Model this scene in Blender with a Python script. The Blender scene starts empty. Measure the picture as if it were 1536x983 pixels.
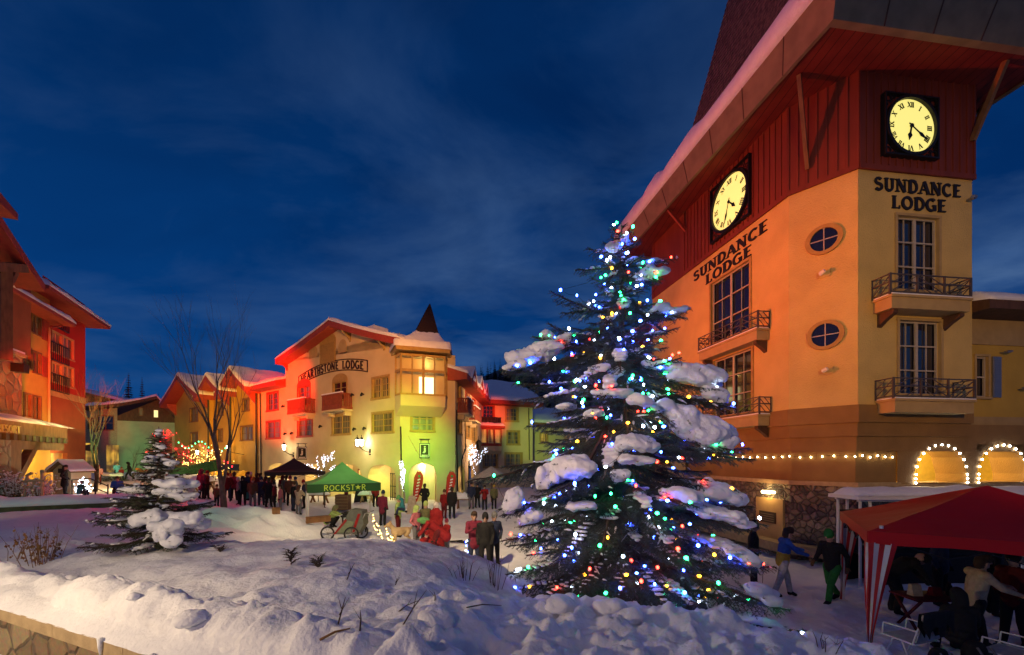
import bpy, bmesh, math, random
import numpy as np
from mathutils import Vector, Matrix

random.seed(7)
RNG = np.random.default_rng(7)
SC = bpy.context.scene
COL = SC.collection
PI = math.pi
CX, CF, HY, EYE = 768.0, 617.0, 688.0, 3.45      # lens centre, focal length, eye line (in photo pixels) and eye height in metres


def W(px, py, Y):
    return Vector(((px - CX) / CF * Y, Y, EYE + (HY - py) / CF * Y))


# ------------------------------------------------------------------ materials
MATS = {}


def nodes_of(m):
    m.use_nodes = True
    nt = m.node_tree
    nt.nodes.clear()
    return nt, nt.nodes, nt.links


def mat(name, col, rough=0.7, var=0.25, scale=8.0, bump=0.0, bscale=40.0, metal=0.0, spec=0.3, emit=None, estr=0.0, coat=0.0,
        col2=None, stretch=(1, 1, 1), contrast=(0.35, 0.65)):
    """Principled with a noise-driven colour variation and bump."""
    if name in MATS:
        return MATS[name]
    m = bpy.data.materials.new(name)
    nt, N, L = nodes_of(m)
    out = N.new('ShaderNodeOutputMaterial')
    b = N.new('ShaderNodeBsdfPrincipled')
    L.new(b.outputs[0], out.inputs[0])
    b.inputs['Roughness'].default_value = rough
    b.inputs['Metallic'].default_value = metal
    b.inputs['Specular IOR Level'].default_value = spec
    if coat:
        b.inputs['Coat Weight'].default_value = coat
        b.inputs['Coat Roughness'].default_value = 0.05
    tc = N.new('ShaderNodeTexCoord')
    mp = N.new('ShaderNodeMapping')
    mp.inputs['Scale'].default_value = stretch
    L.new(tc.outputs['Object'], mp.inputs[0])
    nz = N.new('ShaderNodeTexNoise')
    nz.inputs['Scale'].default_value = scale
    nz.inputs['Detail'].default_value = 6
    L.new(mp.outputs[0], nz.inputs['Vector'])
    cr = N.new('ShaderNodeValToRGB')
    c = col
    d = col2 if col2 else tuple(x * (1 - var) for x in col)
    cr.color_ramp.elements[0].position = contrast[0]
    cr.color_ramp.elements[1].position = contrast[1]
    cr.color_ramp.elements[0].color = (*d, 1)
    cr.color_ramp.elements[1].color = (*c, 1)
    L.new(nz.outputs['Fac'], cr.inputs[0])
    L.new(cr.outputs[0], b.inputs['Base Color'])
    if bump:
        n2 = N.new('ShaderNodeTexNoise')
        n2.inputs['Scale'].default_value = bscale
        n2.inputs['Detail'].default_value = 5
        L.new(mp.outputs[0], n2.inputs['Vector'])
        bp = N.new('ShaderNodeBump')
        bp.inputs['Strength'].default_value = bump
        bp.inputs['Distance'].default_value = 0.03
        L.new(n2.outputs['Fac'], bp.inputs['Height'])
        L.new(bp.outputs[0], b.inputs['Normal'])
    if emit:
        b.inputs['Emission Color'].default_value = (*emit, 1)
        b.inputs['Emission Strength'].default_value = estr
    MATS[name] = m
    return m


def glow(name, col, s):
    if name in MATS:
        return MATS[name]
    m = bpy.data.materials.new(name)
    nt, N, L = nodes_of(m)
    out = N.new('ShaderNodeOutputMaterial')
    e = N.new('ShaderNodeEmission')
    e.inputs[0].default_value = (*col, 1)
    e.inputs[1].default_value = s
    L.new(e.outputs[0], out.inputs[0])
    MATS[name] = m
    return m


def bands(m, axis, scale, c1, c2, width=0.12, bump=0.6):
    """adds board / stripe joints across a material along object axis"""
    nt = m.node_tree
    N, L = nt.nodes, nt.links
    b = [n for n in N if n.type == 'BSDF_PRINCIPLED'][0]
    tc = N.new('ShaderNodeTexCoord')
    sep = N.new('ShaderNodeSeparateXYZ')
    L.new(tc.outputs['Object'], sep.inputs[0])
    mul = N.new('ShaderNodeMath'); mul.operation = 'MULTIPLY'; mul.inputs[1].default_value = scale
    L.new(sep.outputs[axis], mul.inputs[0])
    fr = N.new('ShaderNodeMath'); fr.operation = 'FRACT'
    L.new(mul.outputs[0], fr.inputs[0])
    gt = N.new('ShaderNodeMath'); gt.operation = 'LESS_THAN'; gt.inputs[1].default_value = width
    L.new(fr.outputs[0], gt.inputs[0])
    mx = N.new('ShaderNodeMix'); mx.data_type = 'RGBA'
    src = b.inputs['Base Color'].links[0].from_socket
    L.new(gt.outputs[0], mx.inputs[0])
    L.new(src, mx.inputs[6])
    mx.inputs[7].default_value = (*c2, 1)
    L.new(mx.outputs[2], b.inputs['Base Color'])
    return m


def stone_mat(name, cols, scale=3.0, mortar=(0.25, 0.23, 0.2), edge=0.06, bump=0.8):
    if name in MATS:
        return MATS[name]
    m = bpy.data.materials.new(name)
    nt, N, L = nodes_of(m)
    out = N.new('ShaderNodeOutputMaterial')
    b = N.new('ShaderNodeBsdfPrincipled')
    L.new(b.outputs[0], out.inputs[0])
    b.inputs['Roughness'].default_value = 0.75
    tc = N.new('ShaderNodeTexCoord')
    nz = N.new('ShaderNodeTexNoise'); nz.inputs['Scale'].default_value = 2.5
    L.new(tc.outputs['Object'], nz.inputs['Vector'])
    mxv = N.new('ShaderNodeMix'); mxv.data_type = 'VECTOR'; mxv.inputs[0].default_value = 0.12
    L.new(tc.outputs['Object'], mxv.inputs[4]); L.new(nz.outputs['Color'], mxv.inputs[5])
    v1 = N.new('ShaderNodeTexVoronoi'); v1.feature = 'DISTANCE_TO_EDGE'; v1.inputs['Scale'].default_value = scale
    v2 = N.new('ShaderNodeTexVoronoi'); v2.feature = 'F1'; v2.inputs['Scale'].default_value = scale
    L.new(mxv.outputs[1], v1.inputs['Vector']); L.new(mxv.outputs[1], v2.inputs['Vector'])
    sep = N.new('ShaderNodeSeparateColor'); L.new(v2.outputs['Color'], sep.inputs[0])
    cr = N.new('ShaderNodeValToRGB'); cr.color_ramp.interpolation = 'CONSTANT'
    el = cr.color_ramp.elements
    while len(el) < len(cols):
        el.new(0.5)
    for i, c in enumerate(cols):
        el[i].position = i / len(cols); el[i].color = (*c, 1)
    L.new(sep.outputs[0], cr.inputs[0])
    n3 = N.new('ShaderNodeTexNoise'); n3.inputs['Scale'].default_value = 18; n3.inputs['Detail'].default_value = 6
    L.new(tc.outputs['Object'], n3.inputs['Vector'])
    mm = N.new('ShaderNodeMix'); mm.data_type = 'RGBA'; mm.blend_type = 'MULTIPLY'; mm.inputs[0].default_value = 0.7
    L.new(cr.outputs[0], mm.inputs[6]); L.new(n3.outputs['Color'], mm.inputs[7])
    mr = N.new('ShaderNodeMapRange'); mr.inputs[1].default_value = 0; mr.inputs[2].default_value = edge
    L.new(v1.outputs[0], mr.inputs[0])
    mx = N.new('ShaderNodeMix'); mx.data_type = 'RGBA'
    L.new(mr.outputs[0], mx.inputs[0]); mx.inputs[6].default_value = (*mortar, 1); L.new(mm.outputs[2], mx.inputs[7])
    L.new(mx.outputs[2], b.inputs['Base Color'])
    mr2 = N.new('ShaderNodeMapRange'); mr2.inputs[2].default_value = edge * 3
    L.new(v1.outputs[0], mr2.inputs[0])
    bp = N.new('ShaderNodeBump'); bp.inputs['Strength'].default_value = bump; bp.inputs['Distance'].default_value = 0.08
    L.new(mr2.outputs[0], bp.inputs['Height'])
    L.new(bp.outputs[0], b.inputs['Normal'])
    MATS[name] = m
    return m


def pane_mat(name, lit, strength, curtain=(0.3, 0.25, 0.15), stripes=14.0, dark=0.15):
    """glass over curtains; the room light behind comes through in folds"""
    if name in MATS:
        return MATS[name]
    m = bpy.data.materials.new(name)
    nt, N, L = nodes_of(m)
    out = N.new('ShaderNodeOutputMaterial')
    b = N.new('ShaderNodeBsdfPrincipled')
    L.new(b.outputs[0], out.inputs[0])
    b.inputs['Roughness'].default_value = 0.4
    b.inputs['Coat Weight'].default_value = 0.8
    b.inputs['Coat Roughness'].default_value = 0.02
    tc = N.new('ShaderNodeTexCoord')
    mp = N.new('ShaderNodeMapping'); mp.inputs['Scale'].default_value = (stripes, stripes, 0.25)
    L.new(tc.outputs['Object'], mp.inputs[0])
    nz = N.new('ShaderNodeTexNoise'); nz.inputs['Scale'].default_value = 1.0; nz.inputs['Detail'].default_value = 2
    L.new(mp.outputs[0], nz.inputs['Vector'])
    cr = N.new('ShaderNodeValToRGB')
    cr.color_ramp.elements[0].position = 0.4; cr.color_ramp.elements[1].position = 0.6
    cr.color_ramp.elements[0].color = (*(c * dark for c in curtain), 1)
    cr.color_ramp.elements[1].color = (*curtain, 1)
    L.new(nz.outputs['Fac'], cr.inputs[0])
    L.new(cr.outputs[0], b.inputs['Base Color'])
    if strength:
        n2 = N.new('ShaderNodeTexNoise'); n2.inputs['Scale'].default_value = 0.8
        L.new(tc.outputs['Object'], n2.inputs['Vector'])
        cr2 = N.new('ShaderNodeValToRGB')
        cr2.color_ramp.elements[0].position = 0.35; cr2.color_ramp.elements[1].position = 0.62
        cr2.color_ramp.elements[0].color = (0.06, 0.06, 0.06, 1)
        L.new(n2.outputs['Fac'], cr2.inputs[0])
        mm = N.new('ShaderNodeMix'); mm.data_type = 'RGBA'; mm.blend_type = 'MULTIPLY'; mm.inputs[0].default_value = 1
        L.new(cr.outputs[0], mm.inputs[6]); L.new(cr2.outputs[0], mm.inputs[7])
        m3 = N.new('ShaderNodeMix'); m3.data_type = 'RGBA'; m3.blend_type = 'MULTIPLY'; m3.inputs[0].default_value = 1
        L.new(mm.outputs[2], m3.inputs[6]); m3.inputs[7].default_value = (*lit, 1)
        L.new(m3.outputs[2], b.inputs['Emission Color'])
        b.inputs['Emission Strength'].default_value = strength
    MATS[name] = m
    return m


SNOW = mat('snow', (0.80, 0.82, 0.86), 0.62, col2=(0.72, 0.74, 0.80), scale=3, bump=0.75, bscale=16, spec=0.25)
STUCCO = mat('cream_stucco', (0.62, 0.45, 0.16), 0.85, var=0.24, scale=1.1, bump=0.9, bscale=24, contrast=(.2, .7))
CREAM = mat('pale_stucco', (0.60, 0.49, 0.28), 0.85, var=0.2, scale=.7, contrast=(.2, .7), bump=0.3, bscale=18)
YELLOW = mat('yellow_stucco', (0.50, 0.33, 0.06), 0.85, var=0.12, scale=1.5, bump=0.3, bscale=18)
OCHRE = mat('ochre_stucco', (0.46, 0.27, 0.05), 0.85, var=0.12, scale=1.2, bump=0.3, bscale=18)
RUST = mat('rust_stucco', (0.30, 0.085, 0.035), 0.85, var=0.15, scale=1.2, bump=0.3, bscale=18)
REDWALL = mat('red_stucco', (0.38, 0.025, 0.015), 0.85, var=0.12, scale=1.2, bump=0.3, bscale=18)
GREENWALL = mat('pale_green_stucco', (0.36, 0.40, 0.26), 0.85, var=0.12, scale=1.2)
BELT = mat('brown_stucco', (0.24, 0.14, 0.05), 0.85, var=0.15, scale=2, bump=0.4, bscale=25)
TAN = mat('tan_trim', (0.42, 0.30, 0.13), 0.7, var=0.15, scale=3)
WOODTRIM = mat('ochre_window_trim', (0.40, 0.26, 0.08), 0.6, var=0.2, scale=5)
REDTRIM = mat('red_painted_trim', (0.34, 0.055, 0.03), 0.6, var=0.2, scale=4)
REDBOARD = mat('red_painted_boards', (0.19, 0.036, 0.02), 0.65, var=0.25, scale=3, stretch=(1, 1, 0.2))
DARKWOOD = mat('dark_wood', (0.10, 0.05, 0.028), 0.7, var=0.35, scale=6, stretch=(1, 1, 0.3))
BROWNWOOD = mat('brown_timber', (0.22, 0.11, 0.045), 0.7, var=0.35, scale=6, stretch=(1, 1, 0.3))
FASCIA = mat('grey_brown_boards', (0.24, 0.17, 0.10), 0.75, var=0.25, scale=2)
SHINGLE = mat('dark_shingles', (0.20, 0.13, 0.11), 0.85, col2=(0.06, 0.04, 0.035), scale=9, stretch=(1, 1, .4), bump=0.5, bscale=20)
SPIRE = mat('dark_spire_shingles', (0.028, 0.014, 0.014), 0.85, col2=(0.025, 0.012, 0.012), scale=6, bump=0.5, bscale=12)
WHITEP = mat('white_paint', (0.72, 0.70, 0.66), 0.5, var=0.06)
SASH = mat('pale_sash_paint', (0.42, 0.37, 0.31), 0.5, var=0.1)
BLACKM = mat('black_metal', (0.02, 0.02, 0.022), 0.45, var=0.2, metal=0.4)
GREYM = mat('grey_metal', (0.30, 0.30, 0.31), 0.4, var=0.1, metal=0.7)
RAIL = mat('railing_metal', (0.10, 0.085, 0.08), 0.5, var=0.15, metal=0.3)
LETTER = mat('black_lettering', (0.015, 0.013, 0.013), 0.5, var=0.1)
REDLET = mat('dark_red_lettering', (0.028, 0.01, 0.008), 0.6, var=0.1)
GLASS = mat('dark_glass', (0.012, 0.014, 0.03), 0.04, var=0.2, scale=0.8, spec=0.8, coat=0.6)
STONE = stone_mat('river_stone', [(0.30, 0.24, 0.17), (0.20, 0.17, 0.14), (0.36, 0.31, 0.24), (0.24, 0.20, 0.15), (0.15, 0.13, 0.12)], 5.6,
                  mortar=(0.045, 0.04, 0.035))
PLANTERSTONE = stone_mat('planter_stone', [(0.34, 0.24, 0.12), (0.28, 0.18, 0.085), (0.38, 0.28, 0.15), (0.24, 0.16, 0.08)], 2.6,
                         mortar=(0.12, 0.09, 0.06), edge=0.03)
SANDSTONE = stone_mat('sandstone_blocks', [(0.40, 0.32, 0.18), (0.30, 0.24, 0.14), (0.36, 0.27, 0.13), (0.25, 0.2, 0.12)], 1.6,
                      mortar=(0.16, 0.13, 0.08), edge=0.05)
CAPSTONE = mat('cap_stone', (0.42, 0.31, 0.17), 0.8, var=0.25, scale=6, bump=0.4, bscale=30)
BARK = mat('grey_brown_bark', (0.20, 0.14, 0.10), 0.9, var=0.4, scale=10, bump=0.8, bscale=30, stretch=(1, 1, 0.3))
TWIG = mat('dark_twigs', (0.07, 0.045, 0.035), 0.9, var=0.3, scale=8)
DRYLEAF = mat('dry_brown_leaves', (0.20, 0.10, 0.035), 0.8, var=0.4, scale=6)
NEEDLE = mat('spruce_needles', (0.090, 0.118, 0.108), 0.6, col2=(0.038, 0.056, 0.050), scale=2.2, spec=0.25)
NEEDLE2 = mat('fir_needles', (0.095, 0.115, 0.06), 0.65, col2=(0.045, 0.055, 0.028), scale=3, spec=0.25)
FARNEEDLE = mat('far_conifer_needles', (0.03, 0.045, 0.035), 0.9, var=0.4, scale=1)


# ------------------------------------------------------------------ mesh builder
class MB:
    def __init__(self):
        self.v, self.f, self.m = [], [], []

    def add(self, verts, faces, mi=0):
        o = len(self.v)
        self.v += [tuple(p) for p in verts]
        self.f += [tuple(i + o for i in q) for q in faces]
        self.m += [mi] * len(faces)
        return self

    def hexa(self, p, mi=0):       # 8 points: bottom ring 0-3, top ring 4-7
        return self.add(p, [(0, 3, 2, 1), (4, 5, 6, 7), (0, 1, 5, 4), (1, 2, 6, 5), (2, 3, 7, 6), (3, 0, 4, 7)], mi)

    def box(self, x0, x1, y0, y1, z0, z1, mi=0):
        return self.hexa([(x0, y0, z0), (x1, y0, z0), (x1, y1, z0), (x0, y1, z0), (x0, y0, z1), (x1, y0, z1), (x1, y1, z1), (x0, y1, z1)], mi)

    def fbox(self, pl, u0, u1, z0, z1, d0, d1, mi=0):
        """box in a facade's own frame: along it, up, and out of it"""
        return self.hexa([pl.pt(u0, z0, d1), pl.pt(u1, z0, d1), pl.pt(u1, z0, d0), pl.pt(u0, z0, d0),
                          pl.pt(u0, z1, d1), pl.pt(u1, z1, d1), pl.pt(u1, z1, d0), pl.pt(u0, z1, d0)], mi)

    def prism(self, poly, ext, mi=0):
        """poly: list of 3D points, ext: vector"""
        n = len(poly)
        ext = Vector(ext)
        a = [Vector(p) for p in poly]
        b = [p + ext for p in a]
        fs = [tuple(range(n)), tuple(range(2 * n - 1, n - 1, -1))]
        fs += [(i, i + n, (i + 1) % n + n, (i + 1) % n) for i in range(n)]
        return self.add(a + b, fs, mi)

    def fpoly(self, pl, pts, d0, d1, mi=0):
        """polygon given in the facade's (u, z), as a slab from d0 out to d1"""
        a = [pl.pt(u, z, d0) for u, z in pts]
        n = pl.n3 * (d1 - d0)
        return self.prism(a, n, mi)

    def bar(self, a, b, w, h=None, mi=0, up=(0, 0, 1)):
        a, b = Vector(a), Vector(b)
        h = h or w
        t = (b - a).normalized()
        u = Vector(up)
        if abs(t.dot(u)) > 0.98:
            u = Vector((1, 0, 0))
        s = t.cross(u).normalized() * w / 2
        q = s.cross(t).normalized() * h / 2
        return self.hexa([a - s - q, a + s - q, b + s - q, b - s - q, a - s + q, a + s + q, b + s + q, b - s + q], mi)

    def tube(self, pts, rad, n=6, mi=0, cap=True):
        pts = [Vector(p) for p in pts]
        if not hasattr(rad, '__len__'):
            rad = [rad] * len(pts)
        o = len(self.v)
        prev = None
        for i, p in enumerate(pts):
            t = (pts[min(i + 1, len(pts) - 1)] - pts[max(i - 1, 0)])
            t = t.normalized() if t.length > 1e-9 else Vector((0, 0, 1))
            if prev is None:
                u = Vector((0, 0, 1)) if abs(t.z) < 0.9 else Vector((1, 0, 0))
                s = t.cross(u).normalized()
            else:
                s = (prev - t * prev.dot(t))
                s = s.normalized() if s.length > 1e-6 else t.orthogonal().normalized()
            prev = s
            q = t.cross(s)
            for k in range(n):
                a = 2 * PI * k / n
                self.v.append(tuple(p + (s * math.cos(a) + q * math.sin(a)) * rad[i]))
        for i in range(len(pts) - 1):
            for k in range(n):
                k2 = (k + 1) % n
                self.f.append((o + i * n + k, o + i * n + k2, o + (i + 1) * n + k2, o + (i + 1) * n + k))
                self.m.append(mi)
        if cap:
            self.f.append(tuple(o + k for k in reversed(range(n)))); self.m.append(mi)
            e = o + (len(pts) - 1) * n
            self.f.append(tuple(e + k for k in range(n))); self.m.append(mi)
        return self

    def lathe(self, c, prof, n=16, mi=0):
        """prof: list of (r, z)"""
        return self.tube([Vector(c) + Vector((0, 0, z)) for r, z in prof], [max(r, 1e-4) for r, z in prof], n, mi) if False else self._lathe(c, prof, n, mi)

    def _lathe(self, c, prof, n, mi):
        c = Vector(c)
        o = len(self.v)
        for r, z in prof:
            for k in range(n):
                a = 2 * PI * k / n
                self.v.append((c.x + r * math.cos(a), c.y + r * math.sin(a), c.z + z))
        for i in range(len(prof) - 1):
            for k in range(n):
                k2 = (k + 1) % n
                self.f.append((o + i * n + k, o + i * n + k2, o + (i + 1) * n + k2, o + (i + 1) * n + k)); self.m.append(mi)
        self.f.append(tuple(o + k for k in reversed(range(n)))); self.m.append(mi)
        e = o + (len(prof) - 1) * n
        self.f.append(tuple(e + k for k in range(n))); self.m.append(mi)
        return self

    def ball(self, c, r, mi=0, sub=1, sc=(1, 1, 1)):
        vs, fs = ICO[sub]
        c = Vector(c)
        return self.add([(c.x + p[0] * r * sc[0], c.y + p[1] * r * sc[1], c.z + p[2] * r * sc[2]) for p in vs], fs, mi)

    def mesh(self, name, mats, smooth=False):
        me = bpy.data.meshes.new(name)
        me.from_pydata(self.v, [], self.f)
        for m in (mats if isinstance(mats, (list, tuple)) else [mats]):
            me.materials.append(m)
        me.polygons.foreach_set('material_index', self.m)
        if smooth:
            me.polygons.foreach_set('use_smooth', [True] * len(me.polygons))
        me.update()
        return me

    def build(self, name, mats, parent=None, smooth=False, fix=True):
        me = self.mesh(name, mats, smooth)
        if fix:
            bm = bmesh.new(); bm.from_mesh(me)
            bmesh.ops.recalc_face_normals(bm, faces=bm.faces)
            bm.to_mesh(me); bm.free()
        return link(name, me, parent)


ICO = {}
for _s in (1, 2, 3):
    _bm = bmesh.new()
    bmesh.ops.create_icosphere(_bm, subdivisions=_s, radius=1)
    _bm.verts.ensure_lookup_table()
    ICO[_s] = ([tuple(v.co) for v in _bm.verts], [tuple(v.index for v in f.verts) for f in _bm.faces])
    _bm.free()


def link(name, data, parent=None):
    o = bpy.data.objects.new(name, data)
    COL.objects.link(o)
    if parent is not None:
        o.parent = parent
        o.matrix_parent_inverse = Matrix.Translation(-parent.location) if parent.type == 'EMPTY' and parent.rotation_euler.z == 0 else Matrix()
    return o


def tag(o, label=None, cat=None, group=None, kind=None):
    if label: o['label'] = label
    if cat: o['category'] = cat
    if group: o['group'] = group
    if kind: o['kind'] = kind
    return o


def thing(name, label, cat, loc=(0, 0, 0), group=None):
    o = bpy.data.objects.new(name, None)
    o.empty_display_size = 0.3
    o.location = loc
    COL.objects.link(o)
    return tag(o, label, cat, group)


def copy_tree(o, parent=None):
    c = o.copy()
    COL.objects.link(c)
    if parent is not None:
        c.parent = parent
    for ch in list(o.children):
        copy_tree(ch, c)
    return c


def fast_mesh(name, V, F, mats, mi=None, smooth=False):
    """V (n,3) array, F (m,k) array of equal-sized faces"""
    me = bpy.data.meshes.new(name)
    V = np.asarray(V, dtype=np.float32)
    F = np.asarray(F, dtype=np.int32)
    k = F.shape[1]
    me.vertices.add(len(V)); me.vertices.foreach_set('co', V.ravel())
    me.loops.add(F.size); me.loops.foreach_set('vertex_index', F.ravel())
    me.polygons.add(len(F))
    me.polygons.foreach_set('loop_start', np.arange(0, F.size, k, dtype=np.int32))
    for m in (mats if isinstance(mats, (list, tuple)) else [mats]):
        me.materials.append(m)
    if mi is not None:
        me.polygons.foreach_set('material_index', np.asarray(mi, dtype=np.int32))
    if smooth:
        me.polygons.foreach_set('use_smooth', np.ones(len(F), dtype=bool))
    me.update(calc_edges=True)
    return me


def remesh(me, voxel, smooth_iter=4):
    """fuses the overlapping solids of a mesh into one continuous skin"""
    o = bpy.data.objects.new('tmp', me)
    COL.objects.link(o)
    md = o.modifiers.new('r', 'REMESH'); md.mode = 'VOXEL'; md.voxel_size = voxel; md.use_smooth_shade = True
    if smooth_iter:
        s = o.modifiers.new('s', 'SMOOTH'); s.iterations = smooth_iter; s.factor = 0.5
    dg = bpy.context.evaluated_depsgraph_get()
    dg.update()
    r = bpy.data.meshes.new_from_object(o.evaluated_get(dg), depsgraph=dg)
    bpy.data.objects.remove(o)
    return r


class Plane:
    """a vertical facade from p0 to p1 (left to right as seen from outside)"""
    def __init__(self, p0, p1):
        self.p0 = Vector((p0[0], p0[1]))
        d = Vector((p1[0], p1[1])) - self.p0
        self.len = d.length
        self.u = d.normalized()
        self.n = Vector((self.u.y, -self.u.x))
        self.n3 = Vector((self.n.x, self.n.y, 0))
        self.u3 = Vector((self.u.x, self.u.y, 0))

    def pt(self, u, z, d=0.0):
        p = self.p0 + self.u * u + self.n * d
        return Vector((p.x, p.y, z))

    def px(self, x, y, d=0.0):
        k = (x - CX) / CF
        p = self.p0 + self.n * d
        u = (k * p.y - p.x) / (self.u.x - k * self.u.y)
        Y = p.y + u * self.u.y
        return u, EYE + (HY - y) / CF * Y

    def rect(self, x0, y0, x1, y1, d=0.0):
        """pixel box -> (u0, u1, z0, z1), heights read at its middle"""
        u0 = self.px(x0, y0, d)[0]; u1 = self.px(x1, y1, d)[0]
        k = ((x0 + x1) / 2)
        return min(u0, u1), max(u0, u1), self.px(k, y1, d)[1], self.px(k, y0, d)[1]


def ground_pt(px, Y):
    return Vector(((px - CX) / CF * Y, Y))


def wall(mb, pl, u0, u1, z0, z1, ops, depth=0.25, mi=0):
    """front sheet with rectangular openings and their reveals"""
    us = sorted(set([u0, u1] + [o[0] for o in ops] + [o[1] for o in ops]))
    zs = sorted(set([z0, z1] + [o[2] for o in ops] + [o[3] for o in ops]))
    us = [u for u in us if u0 <= u <= u1]; zs = [z for z in zs if z0 <= z <= z1]
    for i in range(len(us) - 1):
        for j in range(len(zs) - 1):
            cu, cz = (us[i] + us[i + 1]) / 2, (zs[j] + zs[j + 1]) / 2
            if any(o[0] < cu < o[1] and o[2] < cz < o[3] for o in ops):
                continue
            mb.add([pl.pt(us[i], zs[j]), pl.pt(us[i + 1], zs[j]), pl.pt(us[i + 1], zs[j + 1]), pl.pt(us[i], zs[j + 1])], [(0, 1, 2, 3)], mi)
    for a, b, c, d in ops:
        P = pl.pt
        D = -depth
        mb.add([P(a, c), P(b, c), P(b, d), P(a, d), P(a, c, D), P(b, c, D), P(b, d, D), P(a, d, D)],
               [(0, 4, 5, 1), (1, 5, 6, 2), (2, 6, 7, 3), (3, 7, 4, 0)], mi)


def spandrel(mb, pl, r, rise, d0=0.0, depth=0.25, mi=0, n=12, pointed=False):
    """fills the top corners of an opening so that it reads as an arch"""
    a, b, z0, z1 = r
    cu = (a + b) / 2
    hw = (b - a) / 2
    pts = []
    for i in range(n + 1):
        t = i / n
        u = a + (b - a) * t
        x = (u - cu) / hw
        z = z1 - rise + rise * math.sqrt(max(0, 1 - x * x)) if not pointed else z1 - rise * abs(x) ** 1.6
        pts.append((u, z))
    for i in range(n):
        (ua, za), (ub, zb) = pts[i], pts[i + 1]
        mb.add([pl.pt(ua, za, d0), pl.pt(ub, zb, d0), pl.pt(ub, z1, d0), pl.pt(ua, z1, d0)], [(0, 1, 2, 3)], mi)
        mb.add([pl.pt(ua, za, d0), pl.pt(ub, zb, d0), pl.pt(ub, zb, d0 - depth), pl.pt(ua, za, d0 - depth)], [(0, 3, 2, 1)], mi)


def window(parent, pl, r, frame=WOODTRIM, pane=None, cols=2, rows=3, depth=0.2, fw=0.12, name='window', sill=True, sash=None, label=None, bars=0.035):
    """window > pane, sash: surround proud of the wall, sash bars, glass"""
    a, b, z0, z1 = r
    m = MB()
    m.fbox(pl, a - fw, a + .003, z0, z1, -.05, .045); m.fbox(pl, b - .003, b + fw, z0, z1, -.05, .045)
    m.fbox(pl, a - fw, b + fw, z1 - .003, z1 + fw, -.05, .048)
    m.fbox(pl, a - fw - .04, b + fw + .04, z0 - fw, z0 + .003, -.05, .09 if sill else .047)
    w = m.build(name, frame, parent)
    if label: w['label'] = label
    s = MB()
    D = -depth + .05
    t = bars
    for i in range(cols + 1):
        u = a + (b - a) * i / cols
        k = t * (1.6 if i in (0, cols) or (cols % 2 == 0 and i == cols // 2) else .7)
        s.fbox(pl, max(a, u - k), min(b, u + k), z0, z1, D, D + .05)
    for j in range(rows + 1):
        z = z0 + (z1 - z0) * j / rows
        k = t * (1.6 if j in (0, rows) else .7)
        s.fbox(pl, a, b, max(z0, z - k), min(z1, z + k), D + .002, D + .045)
    s.build('sash', sash or frame, w)
    g = MB()
    g.fbox(pl, a - .01, b + .01, z0 - .01, z1 + .01, -depth - .03, -depth + .02)
    g.build('pane', pane or GLASS, w)
    return w


# ------------------------------------------------------------------ lettering drawn with strokes
def arc(cx, cy, rx, ry, a0, a1, n=10):
    return [(cx + rx * math.cos(math.radians(a0 + (a1 - a0) * i / n)), cy + ry * math.sin(math.radians(a0 + (a1 - a0) * i / n))) for i in range(n + 1)]


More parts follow.
